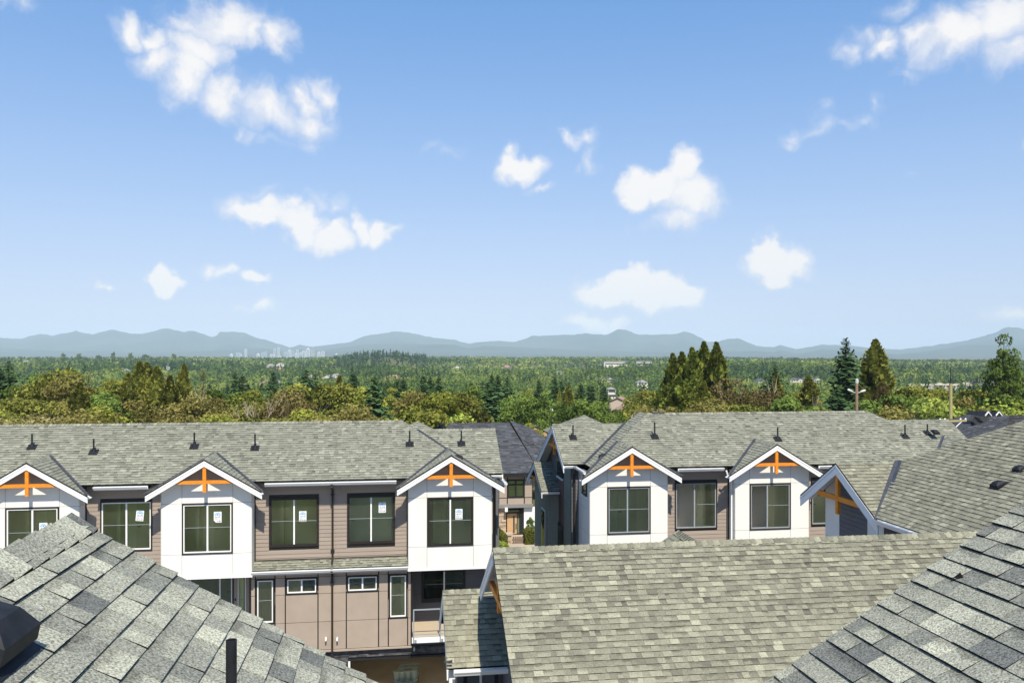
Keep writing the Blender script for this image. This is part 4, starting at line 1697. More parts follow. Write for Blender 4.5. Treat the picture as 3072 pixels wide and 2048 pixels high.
# setback front wall and long left wall
lap_siding(Rr, 7.40, 7.70, 0.0, E(4.6), 33.70, [], GREYWALL, name='setback_wall', e=.148)
downspout(Rr, [(7.50, wy - .06, ze - .16), (7.50, 33.60, ze - .5), (7.50, 33.60, 1.0)], w=.09)
m = MB()
xw = 7.40
m.prism([(xw + .02, 33.86, 0), (xw + .02, 41.2, 0), (xw + .02, 41.2, zfar + .1), (xw + .02, wyr, zwr - .12), (xw + .02, 33.86, E(4.75))], (.12, 0, 0))
lwall = m.build('flank_wall', BLACK, Rr)


def flank_panel(y0, y1, za, zb_, mat, x=xw, parent=lwall, name='panel'):
    poly = [(y0, za), (y1, za), (y1, zb_), (y0, zb_)]
    poly = clip_half(poly, -.52, -1, zwr - .12 + .52 * wyr)
    poly = clip_half(poly, T, -1, zwr - .12 - T * wyr)
    if len(poly) >= 3:
        mm = MB()
        mm.prism([(x, y, z) for y, z in poly], (.021, 0, 0))
        mm.build(name, mat, parent)


for k in range(4):
    flank_panel(33.78, 35.22, .05 + k * 2.45, 2.48 + k * 2.45, WALLG)
z = 0.1
while z < E(5.4):
    flank_panel(35.34, 36.62, z, z + .146, REDWOOD, name='plank')
    z += .148
flank_panel(36.72, 38.1, .05, E(3.0), GREYWALL)
flank_panel(38.15, 41.1, .05, E(3.2), GREYWALL)
m = MB()
m.box(7.36, 7.415, 35.40, 36.56, E(5.35), E(4.2))
sw = m.build('window', BLACK, Rr)
box_part('pane', GLASS_D, sw, 7.352, 7.358, 35.46, 36.5, E(5.30), E(4.3))
box_part('sill', TRIMW, sw, 7.33, 7.40, 35.36, 36.6, E(5.43), E(5.36))
m = MB()
m.box(7.36, 7.415, 35.40, 36.56, E(8.9), E(7.4))
sw = m.build('window', BLACK, Rr)
box_part('pane', GLASS_D, sw, 7.352, 7.358, 35.46, 36.5, E(8.8), E(7.5))
box_part('sill', TRIMW, sw, 7.33, 7.40, 35.36, 36.6, E(8.97), E(8.9))
# barge boards and cross on the left-facing gable
for (ya, za, yb_, zb_) in ((wyr, zwr, wy, ze), (wyr, zwr, yfar, zfar)):
    for (o0, o1, dx) in ((.06, .15, .012), (.16, .34, 0)):
        mm = MB()
        mm.prism([(6.95 - dx, ya, za - o0), (6.95 - dx, yb_, zb_ - o0), (6.95 - dx, yb_, zb_ - o1), (6.95 - dx, ya, za - o1)], (.035 + dx, 0, 0))
        mm.build('barge_board', TRIMW, Rr)
m = MB()
m.prism([(6.99, wyr, zwr - .13), (6.99, yfar, zfar - .13), (7.42, yfar, zfar - .13), (7.42, wyr, zwr - .13)], (0, 0, -.012))
m.build('soffit', SOFFIT, Rr)
zc = zwr - .95
m = MB()
m.beam((7.05, wyr - 1.0, zc), (7.05, wyr + 1.25, zc), .09, .12)
m.build('cross_beam', ORANGE, Rr)
box_part('king_post', ORANGE, Rr, 7.0, 7.09, wyr - .06, wyr + .06, zc - .36, zwr - .35)
# lower gable that steps out on the flank
xg2 = 6.55
yp, zp2 = 38.0, E(4.94)
hs = 2.05
za2 = zp2 - .5 * hs
shingle_roof(Rr, [(xg2, yp - hs, za2), (7.4, yp - hs, za2), (7.4, yp, zp2), (xg2, yp, zp2)], SH_FAR, 350, deck=.05)
shingle_roof(Rr, [(xg2, yp, zp2), (7.4, yp, zp2), (7.4, yp + hs, za2), (xg2, yp + hs, za2)], SH_FAR, 351, deck=.05)
for sgn in (-1, 1):
    mm = MB()
    mm.prism([(xg2, yp, zp2 - .06), (xg2, yp + sgn * hs, za2 - .06), (xg2, yp + sgn * hs, za2 - .30), (xg2, yp, zp2 - .30)], (.035, 0, 0))
    mm.build('barge_board', TRIMW, Rr)
gutter_x(Rr, xg2 + .05, 7.35, yp - hs - .005, za2 - .13)
m = MB()
m.prism([(6.92, 36.35, 0), (6.92, 39.8, 0), (6.92, 39.8, za2), (6.92, yp, zp2 - .15), (6.92, 36.35, za2 - .05)], (.5, 0, 0))
st = m.build('stepped_wall', WALLG, Rr)
m = MB()
m.box(6.89, 6.93, 37.0, 37.9, E(9.6), E(7.0))
sw = m.build('window', TRIMW, Rr)
box_part('pane', GLASS_D, sw, 6.88, 6.888, 37.06, 37.84, E(9.52), E(7.08))
m = MB()
m.beam((6.62, yp - 1.0, zp2 - .75), (6.62, yp + 1.0, zp2 - .75), .09, .12)
m.build('cross_beam', ORANGE, Rr)
m = MB()
m.box(11, 25.3, 36.0, 40, 0, E(4.8))
m.box(7.9, 25.4, 32.6, 33.0, 0, E(8.05))
m.build('rear_wall', TAUPE2, Rr)
for px, py, h in ((1964, 1311, .62), (2333, 1318, .52), (2715, 1310, .52)):
    for i in range(400):
        y = ye + i * .01
        p = at(px, py, y)
        if abs(p.z - (ze + T * (y - ye))) < .012:
            vent_pipe(Rr, p, h)
            break
for px, py, h in ((1719, 1314, .55), (2782, 1300, .42)):
    for i in range(300):
        y = wy + i * .01
        p = at(px, py, y)
        if abs(p.z - (ze + T * (y - wy))) < .012:
            vent_pipe(Rr, p, h)
            break
turtle_vent(Rr, (8.45, 32.55, zr - T * (xl_ - 8.45)), (-SPH, 0, CPH), (CPH, 0, SPH), .85)
turtle_vent(Rr, at(2805, 1297, 34.3), NF, (0, CPH, SPH), .8)
for px in (1963, 1983):
    p = at(px, 1237, yr + .05)
    box_part('spare_shingle_bundle', SH_FAR, Rr, p.x - .13, p.x + .13, yr - .1, yr + .2, zr + .02, zr + .09)

# ---------------------------------------------------------------- corner house in the middle distance
K = thing('corner_house', 'house with broad shingled roof in the foreground and a shaded gable at its right', 'house', (8, 18, 0))
zc = E(4.21)
yn = 13.2
zn = zc - T * (18 - yn)
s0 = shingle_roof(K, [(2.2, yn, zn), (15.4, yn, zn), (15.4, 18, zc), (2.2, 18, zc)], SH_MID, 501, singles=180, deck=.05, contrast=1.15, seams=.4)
s1 = shingle_roof(K, [(2.2, 18, zc), (15.4, 18, zc), (15.4, 20.55, zc - T * 2.55), (2.2, 20.55, zc - T * 2.55)], SH_MID, 502, deck=.05)
ridge_caps(s0, (2.2, 18, zc), (15.4, 18, zc), (0, -CPH, -SPH), (0, CPH, -SPH), SH_MID, 21)
for (yb_, zb_) in ((20.55, zc - T * 2.55),):
    for (o0, o1, dx) in ((.055, .14, .014), (.15, .33, 0)):
        mm = MB()
        mm.prism([(2.2 - dx, 18, zc - o0), (2.2 - dx, yb_, zb_ - o0), (2.2 - dx, yb_, zb_ - o1), (2.2 - dx, 18, zc - o1)], (.035 + dx, 0, 0))
        mm.build('barge_board', TRIMW, K)
m = MB()
m.beam((2.36, 16.55, E(5.36)), (2.36, 19.45, E(5.36)), .10, .14)
m.build('cross_beam', ORANGE, K)
box_part('king_post', ORANGE, K, 2.30, 2.40, 17.94, 18.06, E(5.60), E(4.55))
m = MB()
m.prism([(2.72, 13.8, 0), (2.72, 20.1, 0), (2.72, 20.1, zc - T * 2.1 - .1), (2.72, 18, zc - .1), (2.72, 13.8, zc - T * 4.2 - .1)], (.15, 0, 0))
m.build('gable_wall', GREYWALL, K)
m = MB()
m.prism([(2.24, 18, zc - .12), (2.24, 20.5, zc - T * 2.5 - .12), (2.72, 20.5, zc - T * 2.5 - .12), (2.72, 18, zc - .12)], (0, 0, -.012))
m.build('soffit', SOFFIT, K)
m = MB()
m.box(2.9, 14, 19.9, 20.1, 0, zc - T * 2.1 - .1)
m.build('far_wall', WHITE, K)
# small gable on the far slope
zt = E(4.58)
xg = 7.43
yq = 20.9
for sgn in (-1, 1):
    P = [(xg, 18.0 + (zc - zt) / T * 0 - .0, zt), (xg, yq, zt), (xg + sgn * 1.6, yq, zt - T * 1.6), (xg + sgn * 1.6, 18.6, zt - T * 1.6)]
    sg = shingle_roof(K, P, SH_MID, 510 + sgn, deck=.05, name='gable_roof_slope')
ridge_caps(sg, (xg, yq, zt), (xg, 18.2, zt), (-CPH, 0, -SPH), (CPH, 0, -SPH), SH_MID, 23)
# steep porch roof below the left gable, half in its shadow
xp0, yp0, zp0 = 1.29, 20.93, E(5.91)
ypn, zpn = 19.28, E(7.24)
sp = shingle_roof(K, [(xp0, ypn, zpn), (2.72, ypn, zpn), (2.72, yp0, zp0), (xp0, yp0, zp0)], SH_MID, 520, singles=60, deck=.05, name='porch_roof_slope', tone=.05)
sp2 = shingle_roof(K, [(xp0, yp0, zp0), (2.72, yp0, zp0), (2.72, 22.5, E(7.18)), (xp0, 22.5, E(7.18))], SH_MID, 521, deck=.05, name='porch_roof_slope')
ridge_caps(sp, (xp0, yp0, zp0), (2.7, yp0, zp0), (0, -.77, -.63), (0, .77, -.63), SH_MID, 25)
for (yb_, zb_) in ((22.5, E(7.18)), (ypn, zpn)):
    mm = MB()
    mm.prism([(xp0, yp0, zp0 - .05), (xp0, yb_, zb_ - .05), (xp0, yb_, zb_ - .27), (xp0, yp0, zp0 - .27)], (.035, 0, 0))
    mm.build('barge_board', TRIMW, K)
gutter_x(K, 1.45, 2.71, ypn + .0, zpn - .16, d=.13, h=.13)
m = MB()
m.box(1.6, 2.7, 20.2, 20.35, 0, zpn - .1)
m.build('porch_wall', GREYWALL, K)
window(K, 1.75, 2.6, zpn - 1.9, zpn - .3, 20.19, frame='dark', room=False, glass=GLASS_D, trim=BLACK)
box_part('porch_back', BLACK, K, 1.75, 2.6, 20.45, 20.5, zpn - 2.0, zpn - .2)
box_part('porch_post', TRIMW, K, 1.36, 1.50, 19.5, 19.62, 0, zpn - .12)
m = MB()
m.prism([(2.72, 20.1, 0), (2.72, 22.6, 0), (2.72, 22.6, E(7.2)), (2.72, 20.1, E(6.0))], (.15, 0, 0))
m.build('porch_side_wall', GREYWALL, K)
# right wing, farther back: eaves along the depth, hip at the far end, gable looking left
KS = 1.15
x0, zx = 12.4 * KS, E(4.20 * KS)
A = Vector((14.33 * KS, 21.9 * KS, zx + T * 1.93 * KS))
hB = A + Vector((1, -1, T)) * 4.6
s2 = shingle_roof(K, [(x0, 18.3, zx), (hB.x, 18.3, hB.z), (hB.x, hB.y, hB.z), A, (x0, 19.95 * KS, zx)], SH_MID, 530, singles=60, deck=.05, tone=-.02, e=.155)
ridge_caps(s2, A, hB, Vector((-CPH, 0, -SPH)), Vector((0, CPH, -SPH)), SH_MID, 26)
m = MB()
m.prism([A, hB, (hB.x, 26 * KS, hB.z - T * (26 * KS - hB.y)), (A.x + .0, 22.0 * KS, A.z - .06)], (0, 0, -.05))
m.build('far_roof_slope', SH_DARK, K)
yg, hg = 21.9 * KS, 2.05 * KS
zg = A.z
shingle_roof(K, [(x0, yg - hg, zg - T * hg), (x0 + .1, yg - hg, zg - T * hg), (A.x, yg, zg), (x0, yg, zg)], SH_MID, 540, deck=.05, name='gable_roof_slope', e=.155)
shingle_roof(K, [(x0, yg, zg), (A.x + 2, yg, zg), (A.x + 2, yg + hg, zg - T * hg), (x0, yg + hg, zg - T * hg)], SH_MID, 541, deck=.05, name='gable_roof_slope', e=.155)
va, vb = Vector((x0 + .02, yg - hg + .02, zg - T * hg + .055)), A + Vector((0, 0, .055))
m = MB()
m.poly([va, vb, vb + Vector((-.14, 0, 0)), va + Vector((-.14, 0, 0))])
m.poly([va + Vector((0, -.17, 0)), vb + Vector((0, -.17, 0)), vb, va])
m.build('valley_flashing', FLASH, K)
for sgn in (-1, 1):
    for (o0, o1, dx) in ((.06, .15, .012), (.16, .38, 0)):
        mm = MB()
        mm.prism([(x0 - dx, yg, zg - o0), (x0 - dx, yg + sgn * hg, zg - T * hg - o0), (x0 - dx, yg + sgn * hg, zg - T * hg - o1), (x0 - dx, yg, zg - o1)], (.035 + dx, 0, 0))
        mm.build('barge_board', TRIMW, K)
    mm = MB()
    mm.prism([(x0 + .04, yg, zg - .13), (x0 + .04, yg + sgn * hg, zg - T * hg - .13), (12.85 * KS, yg + sgn * hg, zg - T * hg - .13), (12.85 * KS, yg, zg - .13)], (0, 0, -.012))
    mm.build('soffit', SOFFIT, K)
zb_ = zg - 1.15
m = MB()
m.beam((x0 + .09, yg - 1.25, zb_), (x0 + .09, yg + 1.25, zb_), .10, .16)
m.build('cross_beam', ORANGE, K)
box_part('king_post', ORANGE, K, x0 + .03, x0 + .13, yg - .075, yg + .075, zb_ - .50, zg - .38)
gutter_y(K, 18.35, 19.92 * KS, x0, zx - .16, d=.14, h=.14, side=-1)
# left flank under this gable
xw2 = 12.85 * KS
m = MB()
m.prism([(xw2 + .02, 18.6, 0), (xw2 + .02, 23.3 * KS, 0), (xw2 + .02, 23.3 * KS, zg - T * 1.4 * KS - .15), (xw2 + .02, yg, zg - .15), (xw2 + .02, 20.2 * KS, zg - T * 1.7 * KS - .15), (xw2 + .02, 18.6, zx - .2)], (.14, 0, 0))
fw = m.build('flank_wall', JOINT, K)


def kpanel(y0, y1, za, zb2, mat, name='panel'):
    p = [(y0 + .005, za + .005), (y1 - .005, za + .005), (y1 - .005, zb2 - .005), (y0 + .005, zb2 - .005)]
    p = clip_half(p, -T, -1, zg - .15 + T * yg)
    p = clip_half(p, T, -1, zg - .15 - T * yg)
    if len(p) >= 3 and area2(p) > 1e-3:
        mm = MB()
        mm.prism([(xw2 + .007, y, z) for y, z in p], (.014, 0, 0))
        mm.build(name, mat, fw)


zj = E(5.35 * KS)
kpanel(22.5 * KS, 23.28 * KS, 0, zj, WHITE)
kpanel(22.5 * KS, 23.28 * KS, zj, zg, WHITE)
z = E(10.0)
while z < zg:
    kpanel(21.07 * KS, 22.5 * KS, z, z + .15, GREYWALL, 'plank')
    z += .15
kpanel(20.3 * KS, 21.07 * KS, 0, zj, WHITE)
kpanel(20.3 * KS, 21.07 * KS, zj, zg, WHITE)
m = MB()
m.box(xw2 - .03, xw2 + .02, 18.7 * KS, 20.25 * KS, E(7.3), E(5.45))
sw = m.build('window', BLACK, K)
box_part('pane', GLASS_D, sw, xw2 - .04, xw2 - .032, 18.76 * KS, 20.19 * KS, E(7.22), E(5.52))
nl = Vector((-SPH, 0, CPH))


def on_left_plane(px, py):
    for i in range(900):
        x = x0 + i * .01
        p = at_x(px, py, x)
        if p.z <= zx + T * (x - x0):
            return p
    return None


p = on_left_plane(2998, 1456)
turtle_vent(K, p, nl, (CPH, 0, SPH), .9)
p = on_left_plane(3062, 1408)
turtle_vent(K, p, nl, (CPH, 0, SPH), .8)
# lifted tabs: small loose shingle ends
for (px, py, Y, s) in ((2621, 1520, 20.45 * KS, .5), (1344, 1990, 19.25, .5)):
    p = at(px, py, Y) + Vector((0, -.02, .05))
    m = MB()
    m.prism([p + Vector((-.10, 0, .0)), p + Vector((.10, 0, .03)), p + Vector((.10, 0, -.04))], (0, .02, .01))
    m.build('loose_shingle_tab', FLASH, K)
m = MB()
m.box(15.2, 21, 18.8, 26.6, 0, zx - .3)
m.box(3.2, 14.4, 13.9, 19.8, 0, zn - .1)
m.build('inner_wall', WHITE, K)

# ---------------------------------------------------------------- near house whose roof fills the lower corners
N_ = thing('near_house', 'near house whose two steep shingled gables fill both lower corners', 'house', (1, 3, 0))
yf = 5.2
xa, za = -1.847, E(.955)
xv_, zv_ = 1.30, za - T * 3.147
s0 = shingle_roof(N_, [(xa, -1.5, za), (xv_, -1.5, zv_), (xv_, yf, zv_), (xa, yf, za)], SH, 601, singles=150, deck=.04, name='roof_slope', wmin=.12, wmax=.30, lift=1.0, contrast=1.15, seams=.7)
s1 = shingle_roof(N_, [(xa - 3, -1.5, za - T * 3), (xa, -1.5, za), (xa, yf, za), (xa - 3, yf, za - T * 3)], SH, 602, deck=.04, name='roof_slope')
ridge_caps(s0, (xa, -1.5, za), (xa, yf, za), (CPH, 0, -SPH), (-CPH, 0, -SPH), SH, 31, e=.2, w=.17, single=True)
xb = 4.55
zb_ = zv_ + T * (xb - xv_)
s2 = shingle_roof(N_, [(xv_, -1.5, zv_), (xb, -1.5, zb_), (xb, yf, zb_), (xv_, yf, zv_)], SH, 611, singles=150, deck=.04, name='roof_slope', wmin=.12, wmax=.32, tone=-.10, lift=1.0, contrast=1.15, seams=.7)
s3 = shingle_roof(N_, [(xb, -1.5, zb_), (xb + 3, -1.5, zb_ - T * 3), (xb + 3, yf, zb_ - T * 3), (xb, yf, zb_)], SH, 612, deck=.04, name='roof_slope')
for (x0_, z0_, x1_, z1_) in ((xa, za, xv_, zv_), (xa, za, xa - 3, za - T * 3), (xb, zb_, xv_, zv_), (xb, zb_, xb + 3, zb_ - T * 3)):
    mm = MB()
    mm.prism([(x0_, yf - .045, z0_ - .05), (x1_, yf - .045, z1_ - .05), (x1_, yf - .045, z1_ - .30), (x0_, yf - .045, z0_ - .30)], (0, .035, 0))
    mm.build('barge_board', TRIMW, N_)
m = MB()
m.prism([(xa - 2.9, 4.7, 0), (xb + 2.9, 4.7, 0), (xb + 2.9, 4.7, zb_ - T * 2.9 - .1), (xb, 4.7, zb_ - .1), (xv_, 4.7, zv_ - .1), (xa, 4.7, za - .1), (xa - 2.9, 4.7, za - T * 2.9 - .1)], (0, -.15, 0))
m.build('gable_wall', WHITE, N_)
# hooded roof vent in the left corner
nr = Vector((SPH, 0, CPH))
up = Vector((-CPH, 0, SPH))
b0 = Vector((-1.61, 3.46, za - T * (-1.61 - xa)))
turtle_vent(N_, b0, nr, up, 1.0, name='hooded_vent')
p = at_d(694, 1918, 3.75)
zroof = za - T * (p.x - xa)
m = MB()
m.tube([(p.x, p.y, zroof - .05), (p.x, p.y, p.z)], .024, 20, cap=False)
m.tube([(p.x, p.y, p.z), (p.x, p.y, zroof)], .020, 20, cap=False)
for k in range(20):
    a0, a1 = 2 * math.pi * k / 20, 2 * math.pi * (k + 1) / 20
    m.poly([(p.x + .020 * math.cos(a0), p.y + .020 * math.sin(a0), p.z), (p.x + .024 * math.cos(a0), p.y + .024 * math.sin(a0), p.z),
            (p.x + .024 * math.cos(a1), p.y + .024 * math.sin(a1), p.z), (p.x + .020 * math.cos(a1), p.y + .020 * math.sin(a1), p.z)])
m.build('vent_pipe', BLACKV, N_, smooth=False)
# low vent just outside the right edge, its shadow reaches into view
b0 = Vector((3.36, 3.62, zv_ + T * (3.36 - xv_)))
turtle_vent(N_, b0, Vector((-SPH, 0, CPH)), Vector((CPH, 0, SPH)), .5)
# nailed-down tab that has curled up
pc = at_d(2850, 1727, 5.4)
xx = pc.x
pc.z = zv_ + T * (xx - xv_) + .02
m = MB()
m.prism([pc, pc + Vector((.05, -.03, .055)), pc + Vector((.055, -.06, .02))], (.004, .004, 0))
m.build('curled_tab', ASPH, N_)

# ---------------------------------------------------------------- vegetation prototypes
def quads_mesh(name, C, A, B, tint, mat, extra=None):
    """C centres, A and B half-axis vectors (n,3); tint per quad; extra = (verts, faces) of a woody part with its material"""
    n = len(C)
    v = np.empty((n, 4, 3), np.float32)
    v[:, 0] = C - A - B
    v[:, 1] = C + A - B * 0.6
    v[:, 2] = C + A * 0.8 + B
    v[:, 3] = C - A * 0.7 + B * 0.8
    me = bpy.data.meshes.new(name)
    me.vertices.add(n * 4)
    me.vertices.foreach_set('co', v.reshape(-1))
    me.loops.add(n * 4)
    me.loops.foreach_set('vertex_index', np.arange(n * 4, dtype=np.int32))
    me.polygons.add(n)
    me.polygons.foreach_set('loop_start', np.arange(0, n * 4, 4, dtype=np.int32))
    me.update(calc_edges=True)
    me.materials.append(mat)
    c = np.ones((n, 4, 4), np.float32)
    t = np.clip(tint, 0, 1).astype(np.float32)
    c[:, :, 0] = t[:, None]
    at_ = me.color_attributes.new('tint', 'FLOAT_COLOR', 'CORNER')
    at_.data.foreach_set('color', c.reshape(-1))
    return me


def unit(a):
    return a / np.maximum(1e-9, np.linalg.norm(a, axis=-1, keepdims=True))


def broadleaf(seed, mat, h=15.0, rx=0.30, rz=0.36, clumps=26, per=95, leaf=0.024, dens=3.2, fin=.48, crad=1.0, cz=0.62, spread=1.0):
    """crown of leaf-sized faces grouped in uneven clumps; trunk and limbs reach into the clumps"""
    r = np.random.default_rng(seed)
    cc, rad = [], []
    tries = 0
    while len(cc) < clumps and tries < 3000:
        tries += 1
        p = r.normal(size=3)
        p /= np.linalg.norm(p)
        q = p * (0.35 + 0.65 * r.random() ** .5)
        z = cz + q[2] * rz
        taper = 1.0 - 0.35 * max(0, q[2])
        c = np.array([q[0] * rx * taper * spread, q[1] * rx * taper * spread, z])
        if all(np.linalg.norm(c - o) > 0.085 * crad for o in cc):
            cc.append(c)
            rad.append(crad * r.uniform(.07, .135) * (rx / .3) ** .5)
    C, N_l, tt = [], [], []
    for c, ra in zip(cc, rad):
        k = int(per * dens * r.uniform(.7, 1.3))
        d = unit(r.normal(size=(k, 3)))
        d[:, 2] = np.abs(d[:, 2]) * r.choice([1, 1, 1, -.6], size=k)
        rr = ra * (0.55 + 0.5 * r.random((k, 1)) ** .6)
        C.append(c + d * rr * np.array([1.1, 1.1, .8]))
        N_l.append(d)
        tt.append(np.clip(r.normal(.5 + r.normal(0, .21), .15, k), 0, 1))
    C, N_l, tt = np.concatenate(C), np.concatenate(N_l), np.concatenate(tt)
    nrm = unit(N_l + 0.75 * r.normal(size=N_l.shape))
    a = unit(np.cross(nrm, r.normal(size=nrm.shape)))
    b = np.cross(nrm, a)
    s = leaf * fin * r.uniform(.6, 1.35, (len(C), 1))
    crown = quads_mesh('crown', C * h, a * s * h, b * s * h * .75, tt, mat)
    m = MB()
    m.tube([(0, 0, -.08 * h), (0.004 * h, 0, .2 * h), (0, .008 * h, .42 * h), (0, 0, .72 * h)], [.022 * h, .017 * h, .012 * h, .004 * h], 7)
    for c in cc[::2]:
        z0 = .25 + .3 * r.random()
        m.tube([(0, 0, z0 * h), (c[0] * .5 * h, c[1] * .5 * h, (z0 * .5 + c[2] * .5 + .02) * h), (c[0] * h, c[1] * h, c[2] * h)], [.008 * h, .005 * h, .002 * h], 5, cap=False)
    return crown, m


def conifer(seed, mat, h=20.0, rb=0.17, whorls=30, per=13, droop=0.35, start=.08, ragged=.3, tip=.9, seg=7):
    """tiers of drooping boughs, each a fan of needle sprays"""
    r = np.random.default_rng(seed)
    C, A, B, tt = [], [], [], []
    for i in range(whorls):
        f = start + (1 - start) * (i + r.uniform(-.3, .3)) / whorls
        f = min(.985, max(start, f))
        L_ = rb * (1 - f) ** tip * r.uniform(1 - ragged, 1 + ragged * .6) + .012
        n = max(4, int(per * (1 - f * .45)))
        a0 = r.random() * 6.28
        for k in range(n):
            an = a0 + 2 * math.pi * (k + r.uniform(-.3, .3)) / n
            ln = L_ * r.uniform(.65, 1.12)
            d = np.array([math.cos(an), math.sin(an), 0])
            side = np.array([-d[1], d[0], 0])
            t0 = r.normal(.5, .16)
            for s in range(seg):
                u = (s + .55) / seg
                z = f - droop * ln * u * u + .10 * ln * u
                c = d * ln * u + np.array([0, 0, z])
                w = ln * (.34 - .2 * u) * .8 + .008
                tl = ln / seg * .75
                C.append(c + r.normal(size=3) * .006)
                A.append((d * 1 + np.array([0, 0, -droop * u * 1.6 + r.normal() * .18])) * tl)
                B.append((side + np.array([0, 0, r.normal() * .35])) * w)
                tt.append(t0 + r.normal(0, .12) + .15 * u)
    # leader
    for k in range(14):
        f = .93 + .07 * r.random()
        an = r.random() * 6.28
        d = np.array([math.cos(an), math.sin(an), .5])
        C.append(np.array([0, 0, f]) + d * .008)
        A.append(d * .014)
        B.append(np.array([-d[1], d[0], 0]) * .006)
        tt.append(r.normal(.6, .1))
    C, A, B, tt = map(np.array, (C, A, B, tt))
    crown = quads_mesh('crown', C * h, A * h, B * h, tt, mat)
    m = MB()
    m.tube([(0, 0, -.08 * h), (0, 0, .3 * h), (0, 0, .97 * h)], [.014 * h, .010 * h, .002 * h], 7)
    return crown, m


def column_cedar(seed, mat, h=20.0, rb=0.16, n=7500, tip=.75, leaf=.0115, lump=.28):
    """dense upswept cedar: sprays over a lumpy cone"""
    r = np.random.default_rng(seed)
    f = r.random(n) ** 1.25
    an = r.random(n) * 6.283
    lob = np.array([noise.noise(Vector((math.cos(a) * 1.6, math.sin(a) * 1.6, z * 9 + seed))) for a, z in zip(an, f)])
    rad = rb * (1 - f) ** tip * (1 + lump * 1.6 * lob) * (0.72 + .3 * r.random(n))
    d = np.stack([np.cos(an), np.sin(an), np.zeros(n)], 1)
    C = d * rad[:, None]
    C[:, 2] = .03 + .97 * f
    up = unit(d * .8 + np.array([0, 0, 1.0]) + .45 * r.normal(size=(n, 3)))
    sd = unit(np.cross(up, d + .3 * r.normal(size=(n, 3))))
    s = leaf * r.uniform(.6, 1.3, (n, 1))
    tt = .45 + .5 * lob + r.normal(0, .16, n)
    crown = quads_mesh('crown', C * h, up * s * h * 1.2, sd * s * h * .75, tt, mat)
    m = MB()
    m.tube([(0, 0, -.08 * h), (0, 0, .4 * h), (0, 0, .95 * h)], [.016 * h, .010 * h, .002 * h], 7)
    return crown, m


def bare_tree(seed, h=14.0, depth=4):
    rr = random.Random(seed)
    m = MB()

    def grow(p, d, ln, ra, k):
        q = p + d * ln
        mid_ = p + d * ln * .5 + Vector((rr.uniform(-1, 1), rr.uniform(-1, 1), 0)) * ln * .06
        m.tube([p, mid_, q], [ra, ra * .8, ra * .55], 5, cap=False)
        if k == 0:
            return
        for i in range(rr.choice((2, 3, 3))):
            dd = (d + Vector((rr.uniform(-1, 1), rr.uniform(-1, 1), rr.uniform(-.1, .8))) * .62).normalized()
            grow(p + d * ln * rr.uniform(.55, 1), dd, ln * rr.uniform(.55, .75), ra * .55, k - 1)
    grow(Vector((0, 0, -.08 * h)), Vector((0, 0, 1)), h * .48, h * .012, depth)
    return m


PROTO = {}


def proto(key, fn, *a, **k):
    crown, wood = fn(*a, **k)
    me = bpy.data.meshes.new('trunk')
    me.from_pydata(wood.v, [], wood.f)
    me.materials.append(BARK)
    me.update()
    PROTO.setdefault(key, []).append((crown, me, k.get('h', 15.0)))


for i in range(3):
    proto('olive', broadleaf, 10 + i, LEAF['olive'], h=15.0, rx=.30 + .04 * i, clumps=30, per=105)
    proto('green', broadleaf, 20 + i, LEAF['green'], h=15.0, rx=.30 + .03 * i, clumps=28, per=95)
for i in range(2):
    proto('yellow', broadleaf, 30 + i, LEAF['yellow'], h=15.0, rx=.31, clumps=28, per=95)
    proto('brown', broadleaf, 40 + i, LEAF['brown'], h=15.0, rx=.34, clumps=28, per=85, leaf=.02)
    proto('spruce', conifer, 50 + i, LEAF['spruce'], h=20.0, rb=.24, tip=.8, whorls=34, ragged=.35)
    proto('fir', conifer, 60 + i, LEAF['spruce'], h=20.0, rb=.20, tip=.78, whorls=40, droop=.25, ragged=.2)
    proto('cedar', column_cedar, 70 + i, LEAF['cedar'], h=20.0, rb=.28, tip=.85, lump=.6)
    proto('olivecedar', column_cedar, 80 + i, LEAF['olive'], h=20.0, rb=.20, lump=.75, leaf=.0125)
    proto('lime', broadleaf, 90 + i, LEAF['lime'], h=10.0, rx=.42, rz=.42, cz=.52, clumps=28, per=90, leaf=.03)
    proto('straw', broadleaf, 95 + i, LEAF['straw'], h=8.0, rx=.50, rz=.40, cz=.50, clumps=30, per=90, leaf=.02)
proto('rustcedar', column_cedar, 85, LEAF['rust'], h=20.0, rb=.24, lump=.6, leaf=.012, tip=.6)
proto('browncedar', column_cedar, 86, LEAF['olive'], h=20.0, rb=.20, lump=.9, leaf=.012, tip=.85)
proto('rustbush', broadleaf, 87, LEAF['rust'], h=12.0, rx=.55, rz=.42, cz=.52, clumps=44, per=110, leaf=.018)
proto('palefir', conifer, 65, LEAF['straw'], h=20.0, rb=.16, whorls=24, per=7, droop=.2, ragged=.4)
proto('poplar', broadleaf, 88, LEAF['green'], h=20.0, rx=.16, rz=.46, cz=.55, clumps=70, per=60, leaf=.016, crad=.78)
proto('limepoplar', broadleaf, 89, LEAF['yellow'], h=15.0, rx=.10, rz=.42, cz=.55, clumps=26, per=70, leaf=.016)
BARE = []
for i in range(2):
    w = bare_tree(7 + i)
    me = bpy.data.meshes.new('bare_tree')
    me.from_pydata(w.v, [], w.f)
    me.materials.append(BARKP)
    me.update()
    BARE.append(me)

trng = random.Random(77)
_pi = {}


